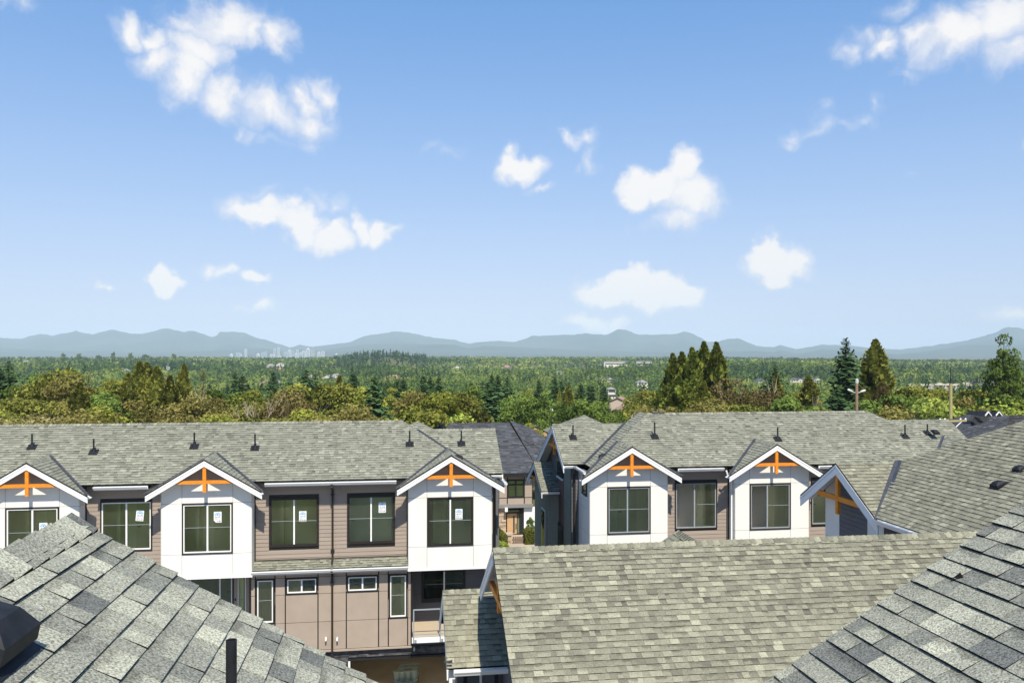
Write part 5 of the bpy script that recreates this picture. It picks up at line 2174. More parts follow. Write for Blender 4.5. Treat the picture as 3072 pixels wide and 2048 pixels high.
def plant(kind, px, top, D, label, group=None, width=1.0, name=None, cat='tree', base=None):
    """a tree whose top stands at the given pixel when D metres out; its foot is on the ground there"""
    p = at_d(px, top, D)
    zb_ = terrain(p.x, p.y) if base is None else base
    hh = max(1.5, p.z - zb_)
    if kind == 'bare':
        me = BARE[trng.randrange(2)]
        o = bpy.data.objects.new(name or 'bare_tree', me)
        col.objects.link(o)
        s = hh / 14.0
        o.location = (p.x, p.y, zb_)
        o.scale = (s, s, s * 1.05)
        o.rotation_euler = (0, 0, trng.uniform(0, 6.28))
        return tag(o, label, cat, group)
    lst = PROTO[kind]
    k = _pi.get(kind, 0)
    _pi[kind] = k + 1
    crown, trunk, h = lst[k % len(lst)]
    root = thing(name or {'spruce': 'spruce_tree', 'fir': 'fir_tree', 'cedar': 'cedar_tree', 'olivecedar': 'cedar_tree', 'rustcedar': 'cedar_tree', 'browncedar': 'cedar_tree', 'palefir': 'fir_tree', 'straw': 'bush', 'lime': 'bush', 'rustbush': 'bush', 'poplar': 'poplar_tree', 'limepoplar': 'poplar_tree'}.get(kind, 'broadleaf_tree'), label, cat, (p.x, p.y, zb_), group)
    s = hh / h
    root.scale = (s * width, s * width, s)
    root.rotation_euler = (0, 0, trng.uniform(0, 6.28))
    for nm, me in (('crown', crown), ('trunk', trunk)):
        c = bpy.data.objects.new(nm, me)
        col.objects.link(c)
        c.parent = root
    return root


NEAR = [
    # left, behind the first ridge
    ('spruce', 26, 1086, 170, 'dark spruce at the far left edge, rising over olive trees', 1.56),
    ('spruce', 2, 1108, 150, 'dark spruce cut by the left edge of the view', 1.56),
    ('green', 88, 1128, 150, 'green broadleaf tree between the leftmost spruces and the big olive tree', 0.97),
    ('rustbush', 36, 1176, 120, 'rust brown bush low at the far left among green trees', 0.80),
    ('olive', 152, 1102, 118, 'tall olive broadleaf tree, highest crown near the left edge', 0.88),
    ('olive', 60, 1190, 105, 'olive tree low behind the roof at the far left', 0.97),
    ('olive', 112, 1165, 108, 'spreading olive tree below the tall olive crown at left', 0.97),
    ('brown', 205, 1143, 112, 'browning broadleaf tree right of the tallest olive crown', 1.01),
    ('palefir', 266, 1116, 125, 'thin pale conifer above the browning trees at left', 1.00),
    ('olivecedar', 240, 1150, 106, 'olive cedar in front of the thin pale conifer', 1.06),
    ('yellow', 318, 1136, 190, 'yellow green crown left of the tall olive cedars', 0.97),
    ('green', 312, 1180, 110, 'green tree low between the browning tree and olive cedars', 0.88),
    ('yellow', 362, 1135, 200, 'flat yellow green crown behind the tall olive cedars', 1.06),
    ('olivecedar', 418, 1087, 118, 'tallest ragged olive cedar left of the city towers', 1.15),
    ('olivecedar', 441, 1091, 122, 'ragged olive cedar leaning on the tallest one', 1.10),
    ('olivecedar', 470, 1102, 116, 'olive cedar right of the tall ragged pair', 1.15),
    ('olivecedar', 385, 1122, 112, 'olive cedar filling the gap left of the tallest ragged cedar', 1.06),
    ('brown', 436, 1185, 100, 'browning tree at the foot of the ragged cedars', 1.14),
    ('olivecedar', 510, 1128, 112, 'olive cedar between the ragged cedars and the slim dense cedar', 1.06),
    ('olivecedar', 552, 1096, 120, 'slim dense olive cedar with a pointed tip', 0.85),
    ('palefir', 609, 1108, 112, 'dry tan conifer with bare tip behind the left ridge', 1.15),
    ('brown', 590, 1190, 102, 'browning tree beside the dry tan conifer', 0.97),
    ('brown', 640, 1180, 106, 'tan brown tree right of the dry conifer', 0.97),
    ('green', 664, 1140, 118, 'dark green tree right of the dry tan conifer', 0.88),
    ('bare', 717, 1143, 104, 'bare pale tree between green crowns behind the left ridge', 1.00),
    ('yellow', 768, 1168, 118, 'yellow green tree right of the bare pale tree', 1.01),
    ('yellow', 735, 1205, 108, 'low yellow green tree at the foot of the bare tree', 0.97),
    ('rustbush', 853, 1158, 108, 'rust brown tree in the middle of the left ridge', 0.95),
    ('bare', 868, 1185, 102, 'bare grey branches in front of the rust brown tree', 1.00),
    ('olive', 918, 1146, 116, 'dark olive tree right of the rust brown tree', 0.97),
    ('olive', 989, 1146, 110, 'large yellowish olive tree left of the single dark spruce', 1.01),
    ('olivecedar', 1018, 1128, 124, 'narrow olive crown standing over the yellowish olive tree', 0.90),
    ('yellow', 1078, 1158, 150, 'yellow green tree just left of the single dark spruce', 0.97),
    ('spruce', 1122, 1124, 128, 'single dark spruce above the right part of the left ridge', 1.37),
    ('limepoplar', 1174, 1158, 150, 'slender yellow green poplar right of the single dark spruce', 1.00),
    ('fir', 1210, 1136, 170, 'dark fir right of the slender poplar', 1.43),
    ('limepoplar', 1220, 1170, 160, 'second slender poplar in front of the dark fir', 1.00),
    ('brown', 1244, 1180, 118, 'brownish green tree above the end of the left ridge', 0.88),
    ('fir', 1272, 1124, 190, 'leftmost of three dark firs above the gap', 1.30),
    ('fir', 1292, 1126, 200, 'middle of three dark firs above the gap', 1.30),
    ('fir', 1316, 1128, 210, 'rightmost of three dark firs above the gap', 1.30),
    ('yellow', 1312, 1168, 112, 'golden green tree in front of the three dark firs', 1.01),
    ('olive', 1364, 1154, 130, 'olive tree right of the golden green tree', 0.88),
    ('green', 1400, 1160, 150, 'green tree above the dark roof in the gap', 0.88),
    ('spruce', 1464, 1146, 140, 'dark spruce above the dark roof in the gap', 1.43),
    ('fir', 1494, 1124, 200, 'dark fir behind the spruce above the gap', 1.43),
    ('spruce', 1522, 1132, 150, 'broad dark spruce left of the white house in the valley', 1.56),
    ('green', 1560, 1185, 130, 'green tree below the broad dark spruce', 0.88),
    ('lime', 1346, 1246, 92, 'pale lime bush beside the end of the dark roof', 0.90),
    ('lime', 1545, 1262, 120, 'lime bush below the dark spruces', 1.00),
    # middle right
    ('green', 1643, 1172, 145, 'light green tree left of the dead brown trunk', 0.88),
    ('fir', 1664, 1130, 200, 'tall dark fir behind the dead brown trunk', 1.30),
    ('browncedar', 1678, 1168, 170, 'dead brown conifer above the white house', 0.50),
    ('olivecedar', 1706, 1156, 170, 'olive cedar right of the dead brown conifer', 0.90),
    ('fir', 1742, 1150, 220, 'dark fir above the light green trees, left of three', 1.56),
    ('fir', 1776, 1154, 225, 'dark fir above the light green trees, middle of three', 1.56),
    ('fir', 1812, 1158, 215, 'dark fir above the light green trees, right of three', 1.56),
    ('green', 1735, 1198, 130, 'light green tree over the right rear roof', 0.97),
    ('green', 1784, 1206, 135, 'light green tree beside the curved street lamp', 0.88),
    ('green', 1828, 1208, 140, 'light green tree left of the far brick roof', 0.88),
    ('yellow', 1590, 1268, 110, 'yellow green bush above the orange tiled roof', 0.79),
    ('olive', 1908, 1190, 150, 'olive tree left of the cedar group', 0.88),
    ('olive', 1955, 1166, 170, 'tall olive tree touching the cedar group', 0.88),
    ('cedar', 2018, 1063, 122, 'leftmost cedar of the dense golden group', 1.00),
    ('cedar', 2046, 1058, 128, 'second cedar from the left in the golden group', 1.00),
    ('cedar', 2076, 1046, 120, 'third cedar from the left in the golden group', 1.05),
    ('cedar', 2094, 1055, 130, 'short cedar tip between two taller golden cedars', 0.90),
    ('cedar', 2112, 1028, 124, 'tallest cedar of the golden group', 1.00),
    ('cedar', 2149, 1029, 120, 'rightmost cedar of the golden group', 0.95),
    ('cedar', 2035, 1130, 112, 'low cedar at the foot of the golden group', 1.30),
    ('olivecedar', 2110, 1150, 110, 'brownish cedar in front of the golden group', 1.30),
    ('rustbush', 2210, 1122, 116, 'wide rust brown tree right of the golden cedars', 1.05),
    ('bare', 2260, 1120, 118, 'bare twigs behind the wide rust brown tree', 0.80),
    ('bare', 2342, 1116, 112, 'pale bare tree above the right row of townhouses', 1.10),
    ('browncedar', 2330, 1125, 125, 'thin browning tree behind the pale bare tree', 1.00),
    ('bare', 2372, 1160, 110, 'smaller bare tree beside the pale bare tree', 0.80),
    ('olive', 2300, 1180, 112, 'dark olive tree below the pale bare tree', 0.97),
    ('olivecedar', 2425, 1130, 135, 'olive conifer left of the tall dark spruce', 1.20),
    ('green', 2395, 1190, 115, 'green tree between the bare trees and the spruce', 0.97),
    ('spruce', 2538, 1017, 118, 'tall dark green spruce with open tiers, left of the brown cedar', 1.25),
    ('spruce', 2512, 1160, 112, 'low dark spruce at the foot of the tall open spruce', 1.69),
    ('browncedar', 2626, 1022, 122, 'tall browning cedar beside the tall dark spruce', 1.30),
    ('rustcedar', 2648, 1150, 116, 'rust brown cedar in front of the tall browning cedar', 0.90),
    ('green', 2700, 1180, 115, 'green tree right of the browning cedar', 0.79),
    ('olive', 2640, 1225, 100, 'flowering olive bush at the foot of the browning cedar', 1.06),
    ('olive', 2740, 1160, 130, 'olive tree between the two utility poles', 0.88),
    ('yellow', 2786, 1150, 135, 'yellowish tree between the two utility poles', 0.88),
    ('brown', 2876, 1178, 125, 'browning tree behind the yellow wooden pole', 0.88),
    ('lime', 2840, 1200, 105, 'bright bush left of the dark tiled houses', 1.10),
    ('lime', 2935, 1190, 125, 'bright bush above the dark tiled houses', 1.20),
    ('lime', 3000, 1188, 130, 'bright bush under the tall poplar at right', 1.20),
    ('lime', 3065, 1184, 125, 'bright bush at the right edge', 1.20),
    ('poplar', 3008, 1020, 128, 'tall lopsided poplar near the right edge', 0.72),
    ('poplar', 3046, 1082, 131, 'shorter side crown leaning out of the lopsided poplar', 0.70),
]
for i, (px, top, wd_) in enumerate(((150, 1068, .75), (190, 1058, .7), (238, 1060, .8), (296, 1062, .75), (340, 1055, .6), (392, 1058, .7), (438, 1060, .95), (521, 1060, .85), (62, 1069, .7))):
    NEAR.append(('green', px, top, 2250, ['rounded far tree left of the first skyline pair', 'far skyline tree, left of a close pair', 'broad far skyline tree, right of a close pair', 'far skyline tree below the second mountain dip', 'slender far tree, highest on the left skyline', 'far tree just right of the slender highest one', 'wide far crown left of the ragged olive cedars', 'lone wide far crown left of the city towers', 'small far tree near the left edge of the skyline'][i], wd_))
for t_ in NEAR:
    kind, px, top, D, lab, wd_ = t_
    plant(kind, px, top, D, lab, width=wd_)
# brush along the slope just behind the rows
brng = random.Random(5)
COLN = {'straw': 'dry straw coloured', 'olive': 'low olive', 'brown': 'low browning', 'yellow': 'low yellow green', 'green': 'low green'}
for side, (p0, p1, step, y0, kinds) in {'left': (-30, 1330, 58, 1226, ['straw', 'straw', 'olive', 'brown', 'yellow']), 'right': (1950, 2720, 62, 1214, ['olive', 'olive', 'brown', 'green'])}.items():
    cnt = {}
    for px in range(p0, p1, step):
        k = brng.choice(kinds)
        n_ = cnt.get(k, 0)
        cnt[k] = n_ + 1
        plant(k, px + brng.uniform(-12, 12), y0 + brng.uniform(-18, 26), brng.uniform(80, 98),
              f'{COLN[k]} bush just above the {side} ridge, {ORD[n_]} of its colour from the left', f'brush along the {side} ridge', width=1.2, name='bush', cat='bush')


# ---------------------------------------------------------------- the wood beyond: single trees nearer by, one mass beyond
frng = np.random.default_rng(2024)
AZ0, AZ1 = TH - math.atan(1650 / FPX), TH + math.atan(1650 / FPX)
CLEAR = []      # (x, y, r) kept free for houses


def wood_points(d0, d1, n):
    d = np.sqrt(frng.random(n) * (d1 * d1 - d0 * d0) + d0 * d0)
    a = AZ0 + frng.random(n) * (AZ1 - AZ0)
    return np.stack([d * np.sin(a), d * np.cos(a)], 1), d


HOUSES = []     # filled below: px, py (eaves), D, width, kind
HOUSES += [(1110, 0, 0, 0, 0)][:0]
far_houses = [
    # px, py of roof middle, distance, width m, depth m, wall kind, roof kind
    (812, 1094, 1500, 16, 10, 0, 1), (842, 1090, 1520, 14, 10, 0, 1), (838, 1106, 1300, 18, 12, 1, 2), (816, 1114, 1250, 14, 10, 1, 2),
    (798, 1143, 760, 10, 8, 1, 2), (828, 1144, 770, 9, 8, 0, 1), (938, 1128, 1000, 14, 9, 1, 1), (985, 1128, 1010, 12, 9, 0, 1), (1008, 1122, 1100, 9, 8, 0, 1),
    (885, 1154, 640, 12, 8, 0, 1), (1180, 1131, 1000, 26, 9, 2, 2), (1372, 1099, 1500, 13, 9, 0, 1), (1256, 1142, 800, 6, 8, 0, 1),
    (1521, 1098, 1500, 15, 10, 1, 2), (1563, 1117, 1150, 12, 9, 1, 2), (1623, 1116, 1100, 12, 9, 0, 1), (1676, 1115, 1150, 10, 9, 0, 1), (1702, 1119, 1100, 15, 9, 1, 2),
    (1796, 1133, 820, 6, 7, 0, 3), (1812, 1134, 830, 6, 7, 0, 3), (1828, 1133, 826, 6, 7, 0, 3), (1796, 1109, 1300, 9, 8, 0, 1), (1858, 1203, 330, 14, 9, 1, 2), (1871, 1228, 260, 8, 7, 0, 2),
    (1833, 1164, 520, 5, 5, 0, 1), (1925, 1143, 720, 9, 8, 0, 1), (490, 1133, 700, 8, 7, 1, 2), (420, 1099, 1400, 14, 8, 0, 1), (500, 1102, 1350, 16, 8, 0, 1), (375, 1110, 1150, 14, 8, 0, 1), (80, 1083, 1900, 14, 9, 0, 1)]
rows_ = []
for i in range(5):
    rows_.append((2382 + i * 17, 1135 + (i % 2) * 2, 900, 9, 10, 0, 3))
for i in range(3):
    rows_.append((2278 + i * 13, 1137 + i * 7, 860, 7, 9, 0, 3))
for i in range(13):
    rows_.append((2738 + i * 27, 1152 + (i % 3) * 1.5 - i * .25, 820, 9, 9, 3, 4))
for i in range(10):
    rows_.append((2795 + i * 24, 1166 + (i % 2) * 2, 700, 8, 9, 3, 4))
for i in range(5):
    rows_.append((2935 + i * 16, 1141 + (i % 2) * 2, 900, 8, 9, 0, 3))
FWALL = [noisy('distant_cream_wall', (.62, .58, .50), (.70, .66, .58), .3, 3), noisy('distant_tan_wall', (.48, .38, .30), (.55, .45, .36), .3, 3), noisy('distant_brick_wall', (.38, .20, .13), (.45, .25, .17), .5, 3), noisy('distant_beige_wall', (.50, .45, .35), (.58, .52, .42), .3, 3)]
FROOF = [None, noisy('distant_grey_roof', (.20, .20, .20), (.28, .28, .28), .5, 3), noisy('distant_brown_roof', (.28, .17, .13), (.36, .23, .18), .5, 3), noisy('distant_slate_roof', (.07, .075, .085), (.11, .115, .125), .5, 3), noisy('distant_sand_roof', (.40, .34, .25), (.48, .42, .32), .5, 3)]
WGLASS = new_mat('distant_window_glass', (.05, .06, .07), .2, .5)


GROVE = []


def far_house(px, py, D, w, dp, wk, rk, label, group, idx):
    c = at_d(px, py, D)
    zt = c.z
    zg_ = terrain(c.x, c.y)
    zb_ = min(zg_, zt - 5) - .5
    CLEAR.append((c.x, c.y, w * .5 + 5.0))
    CLEAR.append((c.x * (1 - 14 / D), c.y * (1 - 14 / D), w * .5 + 4.0))
    CLEAR.append((c.x * (1 - 32 / D), c.y * (1 - 32 / D), w * .5 + 3.0))
    GROVE.append((c.x, c.y, zt, w))
    root = thing('house', label, 'house', (c.x, c.y, zb_), group)
    ang = (-TH if True else 0) + random.Random(idx).uniform(-.35, .35)
    ca, sa = math.cos(ang), math.sin(ang)

    def q(x, y, z):
        return (c.x + x * ca - y * sa, c.y + x * sa + y * ca, z)
    a, b = w / 2, dp / 2
    wallh = max(4.5, min(zt - zb_, 6.5)) if zt - zb_ < 40 else 6
    rise = w * .22
    ze_ = zt - rise * .5
    m_ = MB()
    m_.prism([q(-a, -b, zb_), q(a, -b, zb_), q(a, b, zb_), q(-a, b, zb_)], (0, 0, ze_ - zb_))
    gable = idx % 3 != 0
    if gable:
        m_.prism([q(-a, -b, ze_), q(a, -b, ze_), q(0, -b, ze_ + rise)], Vector(q(0, b, 0)) - Vector(q(0, -b, 0)))
    m_.build('wall', FWALL[wk], root)
    m_ = MB()
    o_ = .5
    if gable:
        for s in (-1, 1):
            m_.prism([q(0, -b - o_, ze_ + rise + .25), q(s * (a + o_), -b - o_, ze_ - .1), q(s * (a + o_), b + o_, ze_ - .1), q(0, b + o_, ze_ + rise + .25)], (0, 0, -.2))
    else:
        top = [Vector(q(-a * .3, 0, ze_ + rise)), Vector(q(a * .3, 0, ze_ + rise))]
        base = [q(-a - o_, -b - o_, ze_), q(a + o_, -b - o_, ze_), q(a + o_, b + o_, ze_), q(-a - o_, b + o_, ze_)]
        m_.poly([base[0], base[1], top[1], top[0]])
        m_.poly([base[2], base[3], top[0], top[1]])
        m_.poly([base[1], base[2], top[1]])
        m_.poly([base[3], base[0], top[0]])
        m_.poly(list(reversed(base)))
    m_.build('roof', FROOF[rk], root)
    for fl in range(2):
        for x in (-.55, .0, .55):
            z = ze_ - 1.9 - fl * 2.8
            if z < zb_ + .5:
                continue
            m_ = MB()
            m_.prism([q(x * a - .7, -b - .03, z), q(x * a + .7, -b - .03, z), q(x * a + .7, -b - .03, z + 1.3), q(x * a - .7, -b - .03, z + 1.3)], Vector(q(0, .06, 0)) - Vector(q(0, 0, 0)))
            m_.build('window', WGLASS, root)


fl_names = {0: 'cream', 1: 'tan', 2: 'brick', 3: 'beige'}
rf_names = {1: 'grey', 2: 'brown', 3: 'slate', 4: 'sand coloured'}
far_houses.sort(key=lambda q: q[0])
cnt = {}
for i, hdat in enumerate(far_houses):
    k = (hdat[5], hdat[6])
    n_ = cnt.get(k, 0)
    cnt[k] = n_ + 1
    far_house(*hdat, f'distant {fl_names[k[0]]} house with {rf_names[k[1]]} roof on the far slope, {ORD[n_]} of these from the left', f'{fl_names[k[0]]} houses with {rf_names[k[1]]} roofs on the far slope', i)
rows_.sort(key=lambda q: q[0])
cnt = {}
for i, hdat in enumerate(rows_):
    n_ = cnt.get(hdat[6], 0)
    cnt[hdat[6]] = n_ + 1
    if hdat[6] == 3:
        far_house(*hdat, f'small cream house with slate roof in the far rows at right, {ORD[n_]} from the left', 'slate roofed far rows', i)
    else:
        far_house(*hdat, f'small beige house with sand coloured roof in the far estate, {ORD[n_]} from the left', 'sand roofed far estate', i)

CL = np.array(CLEAR)


def free_of_houses(p):
    keep = np.ones(len(p), bool)
    for x, y, r_ in CL:
        keep &= (p[:, 0] - x) ** 2 + (p[:, 1] - y) ** 2 > (r_ + 3.5) ** 2
    return keep


# single trees in the middle distance
pts, dd = wood_points(180, 430, 700)
keep = free_of_houses(pts)
n_ind = 0
for (x, y), d in zip(pts[keep], dd[keep]):
    if n_ind >= 230:
        break
    r_ = frng.random()
    kind = 'fir' if r_ < .30 else 'spruce' if r_ < .42 else 'green' if r_ < .70 else 'olive' if r_ < .84 else 'yellow'
    z = terrain(x, y)
    hgt = frng.uniform(20, 29) if kind in ('fir', 'spruce') else frng.uniform(13, 19)
    q = proj((x, y, z + hgt))
    if q is None:
        continue
    if q[1] < 1112:
        hgt *= .8
        q = proj((x, y, z + hgt))
    lab = {'fir': 'dark fir in the wood across the valley', 'spruce': 'dark spruce in the wood across the valley', 'green': 'green broadleaf tree in the wood across the valley', 'olive': 'olive broadleaf tree in the wood across the valley', 'yellow': 'yellow green broadleaf tree in the wood across the valley'}[kind]
    plant(kind, q[0], q[1], q[2], lab, {'fir': 'firs', 'spruce': 'spruces', 'green': 'green trees', 'olive': 'olive trees', 'yellow': 'yellow trees'}[kind] + ' of the valley wood', width=1.3 if kind in ('fir', 'spruce') else 1.1)
    n_ind += 1


def mass(name, bands, label):
    """thousands of small trees as one woodland mesh"""
    Cs, As, Bs, ts, ks = [], [], [], [], []
    for d0, d1, n, nq, size in bands:
        p, d = wood_points(d0, d1, n)
        k_ = free_of_houses(p)
        p = p[k_]
        # groves: conifers and broadleaves gather in patches, with clearings
        g = np.array([noise.noise(Vector((x / 150, y / 150, 1.3))) for x, y in p])
        g2 = np.array([noise.noise(Vector((x / 90, y / 90, 9.3))) for x, y in p])
        ok = g2 > -.42
        p, g, g2 = p[ok], g[ok], g2[ok]
        z = np.array([terrain(x, y) for x, y in p])
        con = (g + frng.normal(0, .22, len(p))) > .18
        azs = np.arctan2(p[:, 0], p[:, 1])
        hill = np.abs(azs - R(-.6)) < .055
        con |= hill & (np.hypot(p[:, 0], p[:, 1]) > 1500)
        big = 1.4 if d1 < 900 else 1.18 if d1 < 1600 else 1.0
        hts = np.where(con, frng.uniform(11, 20, len(p)) * big + np.where(hill, 5, 0), frng.uniform(9, 16, len(p)) * big)
        # garden trees stand in front of the far houses and hide their footings
        gx, gy, gz, gh = [], [], [], []
        for hx, hy, hzt, hw in GROVE:
            if d0 <= math.hypot(hx, hy) < d1:
                for q_ in range(6):
                    k2 = 1 - frng.uniform(hw * .6 + 4, hw * .6 + 22) / math.hypot(hx, hy)
                    lx = frng.uniform(-hw, hw)
                    x_, y_ = hx * k2 + lx * CT, hy * k2 - lx * ST
                    tz = terrain(x_, y_)
                    hh_ = (hzt - 4.4 - tz) * frng.uniform(.7, 1.0)
                    if hh_ > 3:
                        gx.append(x_)
                        gy.append(y_)
                        gz.append(tz)
                        gh.append(hh_)
        if gx:
            p = np.concatenate([p, np.stack([gx, gy], 1)])
            z = np.concatenate([z, gz])
            hts = np.concatenate([hts, gh])
            con = np.concatenate([con, frng.random(len(gx)) < .3])
            g2 = np.concatenate([g2, frng.uniform(-.3, .5, len(gx))])
        m_ = len(p)
        u = frng.random((m_, nq))
        an = frng.random((m_, nq)) * 6.283
        # conifer profile
        rc = .17 * (1 - u) ** .8 * (.55 + .6 * frng.random((m_, nq)))
        # broadleaf profile: lumpy ellipsoid
        ub = .25 + .75 * u
        rb_ = .48 * np.sqrt(np.maximum(0, 1 - ((ub - .6) / .42) ** 2)) * (.75 + .35 * frng.random((m_, nq)))
        rr = np.where(con[:, None], rc, rb_) * hts[:, None]
        zz = np.where(con[:, None], u, ub) * hts[:, None]
        C = np.stack([p[:, 0:1] + np.cos(an) * rr, p[:, 1:2] + np.sin(an) * rr, z[:, None] + zz], -1).reshape(-1, 3)
        out = np.stack([np.cos(an), np.sin(an), np.full_like(an, .45)], -1).reshape(-1, 3)
        nr_ = unit(out + .55 * frng.normal(size=out.shape))
        a = unit(np.cross(nr_, frng.normal(size=nr_.shape)))
        b = np.cross(nr_, a)
        sz = (size * np.repeat(np.where(con, .85, 1.1), nq) * frng.uniform(.6, 1.3, m_ * nq))[:, None]
        tip = np.repeat(con, nq) & (u.reshape(-1) > .8)
        sz[tip] *= .55
        Cs.append(C)
        As.append(a * sz)
        Bs.append(b * sz * .8)
        g3_ = np.array([noise.noise(Vector((x / 330, y / 330, 4.4))) for x, y in p])
        tone = frng.normal(.46, .13, m_) + .45 * g2 + .55 * g3_
        ts.append(np.clip(np.repeat(tone, nq) + frng.normal(0, .06, m_ * nq), 0, 1))
        ks.append(np.repeat(con, nq))
    C, A, B, t, k = map(np.concatenate, (Cs, As, Bs, ts, ks))
    for sel, nm, mat, lb in ((k, 'conifer_woodland', FARCON, 'dark conifer woodland spread over the far slopes'), (~k, 'broadleaf_woodland', FARLEAF, 'pale green broadleaf woodland spread over the far slopes')):
        me = quads_mesh(nm, C[sel], A[sel], B[sel], t[sel], mat)
        o = bpy.data.objects.new(nm, me)
        col.objects.link(o)
        tag(o, lb, 'woodland', kind='stuff')


FARCON = leaf_mat('far_conifer_needles', (.018, .045, .020), (.125, .195, .070), .15, 0, (.055, .105, .043))
FARLEAF = leaf_mat('far_broadleaf_leaves', (.045, .085, .024), (.33, .37, .085), .25, 0, (.135, .205, .052))
mass('woodland', [(235, 430, 300, 420, .38), (430, 800, 1900, 260, .58), (800, 1500, 4000, 80, 1.1), (1500, 3300, 8000, 22, 2.3)], '')

# ---------------------------------------------------------------- mountains and the city
MTN = noisy('forested_mountain', (.035, .055, .045), (.075, .095, .08), .0012, 8, .95, .05)
PROF = [(-400, 1022), (-200, 1010), (0, 1013), (65, 1016), (115, 1001), (160, 1006), (225, 993), (280, 1003), (335, 988), (395, 1001), (440, 999), (495, 983), (550, 996), (580, 991), (640, 1013), (660, 996), (690, 994), (735, 998), (760, 1010), (800, 1020), (870, 1042), (900, 1034), (940, 1040), (1000, 1032), (1050, 1026), (1090, 1008), (1130, 1003), (1180, 994), (1220, 996), (1280, 1009), (1330, 1016), (1365, 1019), (1405, 1031), (1450, 1024), (1500, 1022), (1545, 1026), (1600, 1007), (1730, 1003), (1755, 999), (1780, 1003), (1820, 1004), (1858, 985), (1885, 993), (1920, 1004), (2030, 1002), (2050, 994), (2075, 998), (2120, 1024), (2155, 1025), (2185, 1015), (2215, 1015), (2270, 1037), (2320, 1042), (2340, 1034), (2390, 1047), (2470, 1033), (2540, 1036), (2620, 1044), (2700, 1048), (2800, 1036), (2900, 1021), (2970, 1003), (3030, 978), (3072, 987), (3200, 1010), (3500, 1020)]
PX, PY = np.array([a for a, b in PROF], float), np.array([b for a, b in PROF], float)


def mountain(name, D, pys, label, seed, depth=3200):
    v, f = [], []
    xs = np.arange(-420, 3520, 8.0)
    crest = np.interp(xs, PX, pys)
    rows = [(-1.0, 0.0), (-.8, .10), (-.6, .26), (-.42, .46), (-.25, .68), (-.12, .87), (0, 1.0), (.2, .8), (.5, .4)]
    nx = len(xs)
    for j, (o, hfrac) in enumerate(rows):
        dd = D + o * depth
        for i, x in enumerate(xs):
            base = at_d(x, HY, dd)
            hc = (HY - crest[i]) / FPX * D + EYE
            rough = noise.fractal(Vector((x / 60 + seed, o * 4, seed)), 0.8, 2.1, 4) if j not in (0, 6) else 0
            z = max(-8.0, hc * (hfrac + .10 * rough * (1 - abs(hfrac - .5))))
            if j == 0:
                z = -12
            if j == 6:
                z += hc * (.05 * noise.noise(Vector((x / 24, seed, 2.0))) + .035 * noise.noise(Vector((x / 9, seed, 5.0))))
            v.append((base.x, base.y, z))
    for j in range(len(rows) - 1):
        for i in range(nx - 1):
            a = j * nx + i
            f.append((a, a + 1, a + nx + 1, a + nx))
    me = bpy.data.meshes.new(name)
    me.from_pydata(v, [], f)
    me.materials.append(MTN)
    me.polygons.foreach_set('use_smooth', [True] * len(f))
    me.update()
    o = bpy.data.objects.new(name, me)
    col.objects.link(o)
    tag(o, label, None, None, 'structure')


mountain('mountains', 13500, PY, None, 3.0)
low = np.maximum(PY + 14, 1044 + 12 * np.sin(PX / 260.0))
mountain('foothills', 10500, low, None, 8.0, 2000)

TOWERW = [noisy('tower_concrete', (.46, .49, .52), (.56, .59, .62), .05, 3, .6), noisy('tower_pale_glass', (.32, .39, .43), (.40, .47, .51), .05, 3, .3, .5), noisy('tower_brown_concrete', (.40, .36, .34), (.46, .42, .40), .05, 3, .6)]
TOWERG = new_mat('tower_window_band', (.13, .17, .21), .25, .5)
TOWERS = [(695, 1063, 10, 0), (715, 1057, 11, 1), (722, 1063, 8, 0), (738, 1047, 7, 0), (775, 1062, 9, 0), (791, 1057, 12, 1), (798, 1056, 6, 1), (818, 1062, 13, 0), (825, 1048, 8, 1), (836, 1041, 6, 0),
          (842, 1069, 5, 0), (858, 1056, 12, 1), (869, 1051, 9, 0), (879, 1052, 8, 1), (888, 1061, 7, 0), (893, 1049, 6, 0), (903, 1060, 14, 1), (912, 1052, 10, 0), (925, 1046, 11, 0), (939, 1050, 9, 2), (957, 1057, 9, 0), (969, 1053, 9, 0), (1010, 1062, 8, 0)]
for i, (px, py, w, kind) in enumerate(TOWERS):
    D = 6200 + (i % 5) * 130
    c = at_d(px, py, D)
    ww = w / FPX * D
    sh = ['slim round-topped', 'square', 'stepped', 'flat-topped', 'tall narrow'][i % 5]
    if px == 969:
        sh = 'short stepped'
    near = {738: 'standing alone left of the others', 836: 'tallest of the middle cluster', 925: 'tallest of the right cluster', 695: 'leftmost on the skyline', 869: 'at the left end of the right cluster', 842: 'at the right end of the middle cluster', 1010: 'rightmost, half behind firs'}
    lab = f'pale {sh} city tower ' + near.get(px, ['in the left cluster on the skyline', 'in the middle cluster on the skyline', 'in the right cluster on the skyline'][0 if px < 730 else 1 if px < 850 else 2]) + (' with brown walls' if kind == 2 else '')
    t = thing('city_tower', lab, 'tower', (c.x, c.y, 0), 'distant city towers')
    a = ww / 2
    box_part('body', TOWERW[kind], t, c.x - a, c.x + a, c.y - a, c.y + a, -10, c.z)
    for s in (-.5, 0, .5):
        box_part('window_strip', TOWERG, t, c.x + s * a - a * .13, c.x + s * a + a * .13, c.y - a - .4, c.y - a, 0, c.z - 4)
    if i % 2 == 0:
        box_part('crown', TOWERW[kind], t, c.x - a * .55, c.x + a * .5, c.y - a * .5, c.y + a * .5, c.z, c.z + 7)
    else:
        box_part('roof_plant', TOWERG, t, c.x - a * .4, c.x + a * .3, c.y - a * .4, c.y + a * .4, c.z, c.z + 4)

